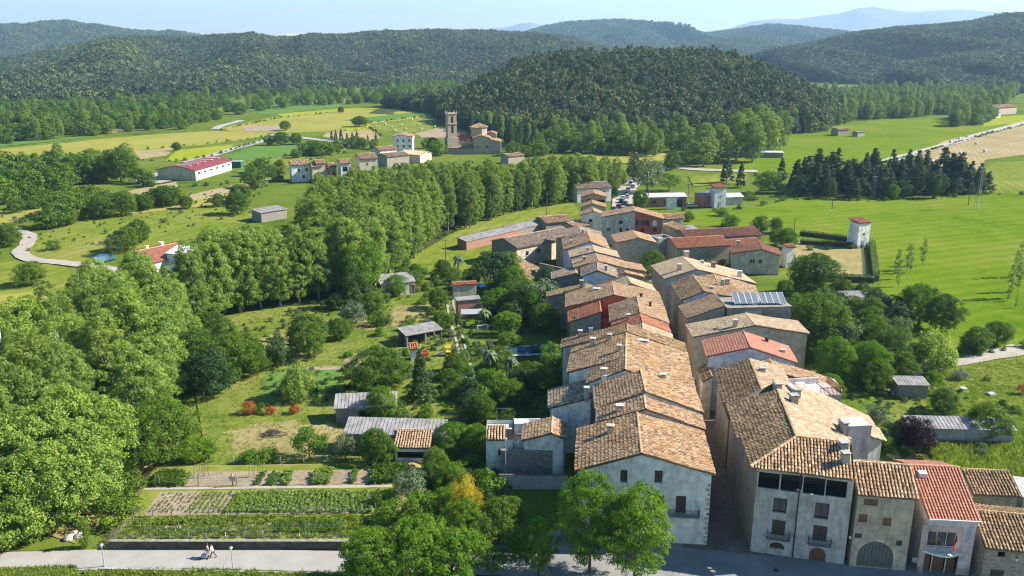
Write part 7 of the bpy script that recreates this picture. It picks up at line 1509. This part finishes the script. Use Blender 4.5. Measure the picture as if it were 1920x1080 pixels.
for px_, py_, rz, p, lab in ((1152, 396, 1.2, 'grey', "grey car nearest the village roofs on the far road"), (1160, 391, 1.3, 'red', "red and pale car second from the village on the far road"), (1166, 381, 1.3, 'black', "black car parked before the white one"), (1168, 375, 1.4, 'white', "white car parked after the black one"), (1175, 367, 1.3, 'blue', "dark blue car parked midway along the far road"), (1178, 359, 1.3, 'white', "white car parked beyond the dark blue one"), (1187, 353, 1.3, 'silver', "silver car beside the cedar"), (1191, 341, 1.0, 'silver', "silver car at the far road bend"), (1194, 334, .9, 'grey', "dark grey car at the end of the parked row"), (1147, 367, .2, 'black', "black car parked in the villa drive"), (1176, 372, 1.3, 'silver', "silver car beside the dark blue one"), (1172, 385, 1.3, 'grey', "grey car beside the black one"), (1249, 386, .1, 'white', "white car before the brick hall"), (1297, 390, 0, 'silver', "silver car left of the white tower")): car(px_, py_, rz, p, lab)
car(1183, 348, 1.3, 'white', "white van standing among the parked cars", True)
car(0, 0, 1.5, 'white', "small white van in the shaded street", True, world=(29.2, 137.5), z=.125)

def lamp_post(px_, py_, hh, label, z=.1):
    x, y = G(px_, py_, z); t = thing("street_lamp", label, "street lamp", (x, y, z), 0, "lamps along the pale road")
    mb = MB(); mb.tube([(0, 0, 0), (0, 0, .5), (0, 0, hh)], [.09, .06, .045], 8); mb.build("post", M_STEEL, t)
    mb = MB(); mb.tube([(0, 0, 0), (0, 0, .12)], .14, 8); mb.build("foot", M_STEEL, t)
    mb = MB(); mb.tube([(0, 0, hh), (0, 0, hh + .3)], [.09, .17], 8); ln = mb.build("lantern", M_FRAMEW, t)
    mb = MB(); mb.tube([(0, 0, hh + .3), (0, 0, hh + .42)], [.24, .06], 8); mb.build("cap", M_STEEL, ln)
lamp_post(196, 1062, 2.5, "slim street lamp at the left end of the road"); lamp_post(437, 1068, 2.5, "slim street lamp beside the walkers"); lamp_post(948, 905, 6.2, "tall lamp beside the white yard house")
def wall_lamp(px_, py_, y, label):
    r_ = ray(px_, py_); tt = y / r_.y; x = r_.x * tt; z = CAM_H + r_.z * tt
    t = thing("wall_lamp", label, "lamp", (x, y, z), 0, "wall lanterns")
    mb = MB(); mb.bar((0, .5, .3), (0, 0, .3), .04); mb.build("bracket", M_IRON, t)
    mb = MB(); mb.tube([(0, 0, -.25), (0, 0, .1)], [.09, .15], 6); mb.build("lantern", M_FRAMEW, t); mb = MB(); mb.tube([(0, 0, .1), (0, 0, .27)], [.19, .03], 6); mb.build("cap", M_IRON, t)
wall_lamp(1594, 1006, 80.9, "black wall lantern on the beige house"); wall_lamp(1327, 966, 85.6, "black wall lantern on the white corner house"); wall_lamp(1907, 1048, 76.8, "black wall lantern on the low stone house")

def pole(px_, py_, hh, label, kind='wood'):
    x, y = G(px_, py_); t = thing("utility_pole" if kind == 'wood' else "power_pylon", label, "pole" if kind == 'wood' else "pylon", (x, y, 0), .4)
    if kind == 'wood':
        mb = MB(); mb.tube([(0, 0, -.3), (0, 0, hh)], [.16, .1], 7); mb.build("post", M_GREYWOOD, t)
        mb = MB(); mb.bar((-.8, 0, hh - .5), (.8, 0, hh - .5), .12); c = mb.build("crossarm", M_GREYWOOD, t)
        for k in (-.7, 0, .7): mb = MB(); mb.tube([(k, 0, hh - .44), (k, 0, hh - .2)], .05, 6); mb.build("insulator", M_GLASS, c)
    else:
        mb = MB(); w0, w1 = .75, .28
        for sx in (-1, 1):
            for sy in (-1, 1): mb.bar((sx * w0, sy * w0, -.2), (sx * w1, sy * w1, hh), .08)
        n = int(hh / 1.2)
        for i in range(n):
            a, b = i / n, (i + 1) / n; wa, wb = w0 + (w1 - w0) * a, w0 + (w1 - w0) * b
            for sx, sy, ex, ey in ((-1, -1, 1, -1), (1, -1, 1, 1), (1, 1, -1, 1), (-1, 1, -1, -1)): mb.bar((sx * wa, sy * wa, hh * a), (ex * wb, ey * wb, hh * b), .035)
        mb.build("lattice", M_STEEL, t)
        for z_ in (hh - .4, hh - 1.6): 
            mb = MB(); mb.bar((-1.7, 0, z_), (1.7, 0, z_), .16); c = mb.build("crossarm", M_GALV, t)
            for k in (-1.6, 0, 1.6): mb = MB(); mb.tube([(k, 0, z_ - .5), (k, 0, z_ - .05)], .07, 6); mb.build("insulator", M_GLASS, c)
    return t
pole(1831, 392, 15.5, "tall lattice pylon at the right edge of the bright meadow", 'l'); pole(1637, 370, 8.5, "lattice pylon before the spruce row", 'l'); pole(1815, 386, 9, "wooden pole beside the tall pylon"); pole(1470, 367, 9, "pale pole left of the spruces"); pole(1560, 392, 4.5, "short pole in the bright meadow"); pole(1025, 402, 8, "wooden pole by the long sheds"); pole(1098, 400, 7, "wooden pole behind the outhouses"); pole(1215, 388, 10, "pole beside the dark tree on the far road"); pole(1488, 445, 6, "pole behind the bungalow"); pole(1345, 462, 6, "pole against the red barn"); pole(836, 495, 7, "wooden pole in the mown meadow edge"); pole(732, 500, 8, "wooden pole beside the grove"); pole(700, 253, 12, "far pole in the yellow field"); pole(1290, 372, 8, "pole behind the brick hall")
# wires between the two pylons
a = Vector((*G(1831, 392), 14.9)); b = Vector((*G(1637, 370), 8.0)); t = thing("power_line", "thin wires slung between the two lattice pylons", "wire", (a.x, a.y, 0))
for k in (-1.6, 0, 1.6):
    P = [(a.lerp(b, f) - Vector((a.x, a.y, 0)) + Vector((k * .9, k * .4, -6 * f * (1 - f)))) for f in [i / 12 for i in range(13)]]; mb = MB(); mb.tube(P, .014, 4); mb.build("wire", M_STEEL, t)

# garden fences: posts with wires
def fence(a, b, n, hh, label, z=TZ, mat=M_GREYWOOD, lean=.04):
    a = Vector((*G(*a, z), z)); b = Vector((*G(*b, z), z)); t = thing("wire_fence", label, "fence", a); d = b - a
    for i in range(n + 1):
        p = d * (i / n); mb = MB(); mb.bar(p - Vector((0, 0, .15)), p + Vector((rnd.uniform(-lean, lean), rnd.uniform(-lean, lean), hh * rnd.uniform(.92, 1.1))), .085); mb.build("post", mat, t)
    for z_ in (.35, .7, 1.05):
        if z_ < hh: mb = MB(); mb.bar(Vector((0, 0, z_)), d + Vector((0, 0, z_)), .018); mb.build("wire", M_GALV, t)
fence((252, 968), (705, 962), 13, 1.25, "wire fence between the two kitchen garden levels"); fence((275, 1001), (640, 998), 6, 1.5, "row of tall posts in the lower plot"); fence((215, 1011), (700, 1010), 14, .9, "low wire fence on top of the retaining wall", TZ + .1, M_GALV); fence((300, 912), (730, 905), 6, 1.5, "tall stakes along the upper vegetable strip"); fence((440, 872), (700, 868), 6, 1.4, "pale stake fence behind the upper strip", 0, M_FRAMEW); fence((214, 1010), (262, 968), 4, 1.0, "short fence up the left side of the kitchen garden")
def poles_tripod(px_, py_, label):
    x, y = gt(px_, py_); t = thing("bean_poles", label, "bean poles", (x, y, TZ))
    for k in range(6): mb = MB(); s_ = k % 2 * 2 - 1; mb.bar((k * .35, s_ * .5, -.1), (k * .35 + .1, -s_ * .1, 1.9), .04); mb.build("cane", M_GREYWOOD, t)
    mb = MB(); mb.bar((0, 0, 1.7), (1.9, 0, 1.7), .035); mb.build("ridge_cane", M_GREYWOOD, t)
poles_tripod(365, 895, "slanting bean poles at the left of the upper strip"); poles_tripod(468, 893, "slanting bean poles in the middle of the upper strip"); poles_tripod(540, 985, "slanting bean poles in the lower plot")
x, y = gt(437, 912); t = thing("scarecrow", "dark post with a pale rag figure in the upper strip", "scarecrow", (x, y, TZ))
mb = MB(); mb.bar((0, 0, -.1), (0, 0, 1.9), .1); mb.build("post", M_DARKWOOD, t); mb = MB(); mb.bar((-.5, 0, 1.35), (.5, 0, 1.35), .06); mb.build("crosspiece", M_DARKWOOD, t)
mb = MB(); mb.slab([(-.35, -.06, .8), (.35, -.06, .8), (.48, -.06, 1.45), (-.48, -.06, 1.45)], (0, .03, 0)); mb.build("rag", plain("pale_rag", (.5, .42, .34), .9), t); mb = MB(); mb.tube([(0, 0, 1.5), (0, 0, 1.6), (0, 0, 1.78)], [.09, .14, .08], 8); mb.build("head", plain("sack", (.4, .32, .2), .9), t)
# brush pile
x, y = G(512, 818); t = thing("brush_pile", "heap of brown cut branches on the dry patch", "brush pile", (x, y, 0)); mb = MB()
for k in range(170):
    a = rnd.uniform(0, 6.28); q = rnd.uniform(0, 1.0); p = Vector((q * 2.6 * math.cos(a), q * 1.2 * math.sin(a), max(.05, .95 * (1 - q) + rnd.uniform(-.1, .15)))); d = Vector((rnd.uniform(-1, 1), rnd.uniform(-.6, .6), rnd.uniform(-.3, .45))).normalized() * rnd.uniform(.4, 1.0); mb.bar(p - d * .5, p + d, .05, 0, .015)
o = mb.build("branches", M_BARK, t); o["kind"] = "stuff"
# bales
def bale(px_, py_, label, group, lying):
    x, y = G(px_, py_); t = thing("hay_bale", label, "hay bale", (x, y, .36), rnd.uniform(0, 3), group); P = [(-.62, .55), (-.58, .66), (-.3, .69), (0, .70), (.3, .69), (.58, .66), (.62, .55)]
    mb = MB(); mb.tube([(q[0], 0, .7) for q in P], [q[1] for q in P], 14); mb.build("bale_body", M_BALE if not lying else M_FRAMEW, t, True)
    for s_ in (-.35, 0, .35): mb = MB(); mb.tube([(s_ - .02, 0, .7), (s_ + .02, 0, .7)], .712, 14); mb.build("twine", M_GREYWOOD, t)
    t.scale = (1.15, 1.15, 1.0)
M_BALE = plain("straw_bale", (.5, .46, .34), .9, 0, .2, 3, .4)
for px_, py_ in ((705, 240), (722, 236), (735, 241), (748, 230), (760, 244), (772, 226), (785, 236), (796, 222), (808, 232), (820, 219), (826, 228), (740, 247), (752, 237), (815, 240), (715, 231), (790, 244)): bale(px_, py_, "round pale bale lying in the mown field before the wooded hill", "bales in the mown field", False)
for px_, py_ in ((1741, 300), (1748, 306), (1758, 316), (1770, 322), (1782, 268), (1798, 262), (1812, 258), (1778, 300), (1800, 290), (1830, 272), (1846, 286), (1735, 294)): bale(px_, py_, "white wrapped bale on the stubble beside the straight lane", "wrapped bales on the stubble", True)

# garden odds and ends
x, y = G(822, 668); t = thing("play_set", "yellow and blue plastic play set on the lawn", "play set", (x, y, .1)); cy_, cb, cr = plain("yellow_plastic", (.6, .42, .01), .4), plain("blue_plastic", (.03, .12, .5), .4), plain("red_plastic", (.5, .04, .03), .4)
for k in range(4): mb = MB(); mb.bar((1.4 + (k % 2) * .9, (k // 2) * .9 - .45, 0), (1.4 + (k % 2) * .9, (k // 2) * .9 - .45, 1.7), .12); mb.build("post", cy_, t)
mb = MB(); mb.box(1.85, 0, .8, 1.1, 1.1, .1); mb.build("platform", cy_, t); mb = MB(); mb.slab([(1.25, -.5, 1.7), (2.45, -.5, 1.7), (2.45, .0, 2.2), (1.25, 0, 2.2)], (0, 0, .05)); mb.slab([(1.25, .5, 1.7), (1.25, 0, 2.2), (2.45, 0, 2.2), (2.45, .5, 1.7)], (0, 0, .05)); mb.build("roof", cy_, t)
mb = MB(); mb.slab([(-.4, -.3, .1), (1.3, -.3, .85), (1.3, .3, .85), (-.4, .3, .1)], (0, 0, .06)); mb.build("slide", cb, t); mb = MB(); mb.box(-2.6, 0, 0, .8, .8, .6); mb.box(-2.6, .3, .6, .8, .15, .4); mb.build("toy_chair", cr, t)
x, y = G(1000, 660); t = thing("swimming_pool", "rectangular garden pool with pale surround in the shade", "pool", (x, y, .08), .12)
for x_, y_, sx, sy in ((0, -2.4, 14, .8), (0, 2.4, 14, .8), (-6.6, 0, .8, 4), (6.6, 0, .8, 4)): mb = MB(); mb.box(x_, y_, .2, sx, sy, .15); mb.build("surround", M_CONC, t)
mb = MB(); mb.box(0, 0, .15, 12.4, 4.0, .1); mb.build("water", plain("dark_pool_water", (.03, .06, .12), .06), t)
x, y = G(905, 625); t = thing("goal_frame", "white net frame standing on the garden lawn", "goal", (x, y, 0), .5)
for p_ in (((-1.2, 0, 0), (-1.2, 0, 1.8)), ((1.2, 0, 0), (1.2, 0, 1.8)), ((-1.2, 0, 1.8), (1.2, 0, 1.8)), ((-1.2, 0, 1.8), (-1.2, .9, 0)), ((1.2, 0, 1.8), (1.2, .9, 0))): mb = MB(); mb.bar(*p_, .09); mb.build("bar", M_FRAMEW, t)
mb = MB()
for k in range(9): mb.bar((-1.2 + k * .3, 0, 1.8), (-1.2 + k * .3, .9, 0), .025); mb.bar((-1.2, k * .1, 1.8 - k * .2), (1.2, k * .1, 1.8 - k * .2), .025)
mb.build("net", M_FRAMEW, t)
x, y = G(884, 605); t = thing("awning", "white awning over a dark terrace by the brick hut", "awning", (x, y, 0), .05)
mb = MB(); mb.slab([(-2.2, -1.2, 2.3), (2.2, -1.2, 2.3), (2.2, 1.2, 2.7), (-2.2, 1.2, 2.7)], (0, 0, -.05)); mb.build("cloth", M_STEEL, t)
for k in (-2.1, 2.1): mb = MB(); mb.bar((k, -1.15, 0), (k, -1.15, 2.28), .07); mb.build("post", M_STEEL, t)
x, y = G(900, 548); t = thing("tarpaulin_tent", "blue and white tarpaulin tent under the dark trees", "tent", (x, y, 0), .3)
mb = MB(); mb.slab([(-1.5, -1, 1.6), (1.5, -1, 1.6), (1.5, 0, 2.2), (-1.5, 0, 2.2)], (0, 0, .04)); mb.slab([(-1.5, 1, 1.6), (-1.5, 0, 2.2), (1.5, 0, 2.2), (1.5, 1, 1.6)], (0, 0, .04)); mb.build("canopy", plain("blue_tarpaulin", (.08, .2, .5), .5), t)
for a_ in (-1.4, 1.4):
    for b_ in (-.9, .9): mb = MB(); mb.bar((a_, b_, 0), (a_, b_, 1.65), .06); mb.build("pole", M_STEEL, t)
x, y = G(1805, 735); t = thing("beehive_box", "small pale box with a white lid on the dry slope", "box", (x, y, 0), .3); mb = MB(); mb.box(0, 0, 0, .8, .7, .7); mb.build("box_body", PL['cream'], t); mb = MB(); mb.box(0, 0, .7, .95, .85, .1); mb.build("lid", M_FRAMEW, t)
x, y = G(1858, 742); t = thing("wellhead", "low stone well cover on the dry slope", "well", (x, y, 0), .2); mb = MB(); mb.box(0, 0, 0, 1.4, 1.2, .45, 0, 0, .9); mb.build("curb", M_STONE, t); mb = MB(); mb.box(0, 0, .455, 1.1, .9, .08); mb.build("cover", M_CONC, t)
x, y = G(1893, 652); t = thing("stone_bench", "pale stone slab seat above the gravel lane", "bench", (x, y, 0), .15); mb = MB(); mb.box(0, 0, .4, 2.2, .7, .12); mb.build("seat", M_STONE, t)
for k in (-.8, .8): mb = MB(); mb.box(k, 0, -.05, .3, .5, .45); mb.build("leg", M_STONE, t)
for k in range(9):
    px_, py_ = 1650 + rnd.uniform(0, 70), 738 + rnd.uniform(-3, 4); x, y = G(px_, py_); mb = MB(); r_ = rnd.uniform(.25, .5); mb.tube([(0, 0, -.1), (0, 0, .1), (0.03, 0, r_ * .9), (.02, 0, r_ * 1.3)], [r_ * .9, r_ * 1.1, r_ * .8, r_ * .25], 7)
    o = mb.build("field_stone", M_STONE); o.location = (x, y, 0); tag(o, "loose pale stone in the heap under the field shed", "stone", "stones under the field shed")
for px_, py_ in ((148, 1008), (128, 1012), (138, 1004)):
    x, y = G(px_, py_); mb = MB(); mb.tube([(0, 0, -.1), (.05, 0, .2), (.1, .05, .5), (.05, 0, .65)], [.5, .55, .4, .12], 8); o = mb.build("boulder", M_STONE); o.location = (x, y, 0); tag(o, "white boulder under the plane trees by the road", "stone", "boulders by the road")
# stakes under the young trees of the square
for px_ in (983, 1002, 1020):
    x, y = G(px_, 1081); mb = MB(); mb.bar((0, 0, 0), (.5 if px_ == 983 else .05, 0, 3.0), .09); o = mb.build("tree_stake", M_GREYWOOD); o.location = (x, y, .11); tag(o, "wooden stake supporting a young tree on the square, %s" % {983: "slanting one", 1002: "middle one", 1020: "right one"}[px_], "stake")
sheet("manhole_cover", [(29.5 + .3 * math.cos(a * .6283), 80.6 + .3 * math.sin(a * .6283)) for a in range(10)], .118, M_IRON, "round iron cover in the square")

# two walkers with a pushchair
M_SKIN = plain("skin", (.42, .26, .19), .6); M_HAIR = plain("brown_hair", (.06, .03, .02), .6); M_SHOE = plain("shoes", (.05, .04, .04), .6)
def person(px_, py_, rz, hh, shirt, legs, label, lean=0.0, stride=.28, armfwd=.35):
    x, y = G(px_, py_, .1); s = hh / 1.72; V = {}; E = []; R = []; P = []
    def add(n, p, r, par=None):
        V[n] = len(P); P.append(p); R.append(r)
        if par is not None: E.append((V[par], V[n]))
    add('pelvis', (0, 0, .94), .145); add('waist', (lean * .1, 0, 1.10), .125, 'pelvis'); add('chest', (lean * .25, 0, 1.32), .15, 'waist'); add('neck', (lean * .36, 0, 1.48), .06, 'chest'); add('head0', (lean * .4 + .01, 0, 1.56), .085, 'neck'); add('head1', (lean * .42 + .02, 0, 1.66), .095, 'head0'); add('nose', (lean * .42 + .115, 0, 1.61), .016, 'head0')
    for k, sy in (('l', 1), ('r', -1)):
        st = stride * sy
        add('hip' + k, (0, sy * .1, .88), .1, 'pelvis'); add('knee' + k, (st * .55 + .06, sy * .1, .48), .068, 'hip' + k); add('ankle' + k, (st - (.08 if st < 0 else 0), sy * .1, .09), .042, 'knee' + k); add('toe' + k, (st + .15, sy * .11, .04), .036, 'ankle' + k)
        add('sh' + k, (lean * .3, sy * .19, 1.40), .06, 'chest'); add('el' + k, (armfwd * .35, sy * .25, 1.13), .045, 'sh' + k); add('wr' + k, (armfwd, sy * .2, .98 + armfwd * .12), .03, 'el' + k); add('palm' + k, (armfwd + .07, sy * .19, .97 + armfwd * .12), .034, 'wr' + k)
        for f in range(4): add('f%d%s' % (f, k), (armfwd + .13 + .01 * (f in (1, 2)), sy * (.155 + .022 * f), .955 + armfwd * .12), .009, 'palm' + k); add('g%d%s' % (f, k), (armfwd + .15, sy * (.155 + .022 * f), .925 + armfwd * .12), .008, 'f%d%s' % (f, k))
        add('th' + k, (armfwd + .08, sy * .14, .985 + armfwd * .12), .010, 'palm' + k)
    me = bpy.data.meshes.new("person_body"); me.from_pydata(P, E, []); o = bpy.data.objects.new("person_body", me); COL.objects.link(o)
    sk = o.modifiers.new("skin", 'SKIN')
    for i, r_ in enumerate(R): me.skin_vertices[0].data[i].radius = (r_, r_)
    me.skin_vertices[0].data[0].use_root = True
    o.modifiers.new("sub", 'SUBSURF').levels = 1
    dg = bpy.context.evaluated_depsgraph_get(); dg.update(); m2 = bpy.data.meshes.new_from_object(o.evaluated_get(dg)); bpy.data.objects.remove(o)
    m2.materials.clear()
    for q in (M_SKIN, shirt, legs, M_SHOE): m2.materials.append(q)
    for p in m2.polygons:
        c = p.center; a = abs(c.y)
        p.material_index = 3 if c.z < .09 else (2 if c.z < .93 and a < .2 and c.x < armfwd - .02 or c.z < .85 else (1 if c.z < 1.46 and not (c.x > armfwd * .75 and a > .1) else 0))
    m2.polygons.foreach_set("use_smooth", [True] * len(m2.polygons)); m2.update()
    t = thing("person", label, "person", (x, y, .105), rz); t.scale = (s, s, s); link(bpy.data.objects.new("body", m2), t)
    mb = MB(); hx = lean * .42
    mb.tube([(hx - .02, 0, 1.50), (hx - .045, 0, 1.58), (hx - .03, 0, 1.68), (hx - .01, 0, 1.755), (hx, 0, 1.775)], [.06, .10, .112, .07, .02], 9); mb.build("hair", M_HAIR, t, True)
    return t
person(391, 1044, math.pi, 1.68, plain("tan_shirt", (.42, .28, .22), .8), plain("beige_trousers", (.4, .31, .24), .8), "person in tan top pushing a pale pushchair along the road", .1)
person(400.5, 1046, math.pi - .1, 1.72, plain("white_shirt", (.75, .75, .76), .8), plain("dark_trousers", (.06, .05, .06), .8), "person in white top and dark trousers walking beside the pushchair", .45)
x, y = G(384, 1047, .1); t = thing("pushchair", "pale pushchair in front of the walkers", "pushchair", (x, y, .105), math.pi); cl = plain("pale_canvas", (.5, .47, .5), .8)
mb = MB(); mb.slab([(-.3, -.24, .45), (.35, -.24, .35), (.35, .24, .35), (-.3, .24, .45)], (0, 0, .12)); mb.build("seat", cl, t); mb = MB(); mb.slab([(-.3, -.24, .5), (-.3, .24, .5), (-.42, .24, .95), (-.42, -.24, .95)], (.06, 0, 0)); mb.build("backrest", cl, t)
mb = MB()
for k in range(5): a0, a1 = math.pi * k / 10, math.pi * (k + 1) / 10; mb.poly([(-.4 + .4 * math.sin(a0), -.25, .7 + .35 * math.cos(a0)), (-.4 + .4 * math.sin(a0), .25, .7 + .35 * math.cos(a0)), (-.4 + .4 * math.sin(a1), .25, .7 + .35 * math.cos(a1)), (-.4 + .4 * math.sin(a1), -.25, .7 + .35 * math.cos(a1))])
mb.build("hood", cl, t); mb = MB(); mb.bar((-.75, -.24, 1.0), (-.75, .24, 1.0), .04); mb.bar((-.75, -.22, 1.0), (-.2, -.22, .4), .03); mb.bar((-.75, .22, 1.0), (-.2, .22, .4), .03); mb.bar((-.25, -.22, .4), (.4, -.22, .12), .03); mb.bar((-.25, .22, .4), (.4, .22, .12), .03); mb.bar((.2, -.22, .4), (-.35, -.22, .12), .03); mb.bar((.2, .22, .4), (-.35, .22, .12), .03); mb.build("frame", M_STEEL, t)
for a_ in (-.35, .4):
    for b_ in (-.25, .25): mb = MB(); mb.tube([(a_, b_ - .02, .12), (a_, b_ + .02, .12)], .12, 10); mb.build("wheel", M_TYRE, t)
HAZE = 0.000085
# ------------------------------------------------------------------ air
mb = MB(); mb.prism([(-15000, -1500), (15000, -1500), (15000, 17500), (-15000, 17500)], -3.0, 800.0)
hz = mb.build("haze", None) if False else None
me = bpy.data.meshes.new("haze"); me.from_pydata(mb.v, [], mb.f); me.update()
hz = link(bpy.data.objects.new("haze", me)); hz["kind"] = "stuff"; hz["label"] = "thin blue summer haze over the valley"
m = bpy.data.materials.new("haze"); m.use_nodes = True; t = m.node_tree; t.nodes.clear()
out = t.nodes.new("ShaderNodeOutputMaterial"); pv = t.nodes.new("ShaderNodeVolumePrincipled")
pv.inputs['Color'].default_value = (.45, .70, 1.0, 1); pv.inputs['Density'].default_value = HAZE; pv.inputs['Anisotropy'].default_value = .2
t.links.new(pv.outputs[0], out.inputs['Volume']); me.materials.append(m)
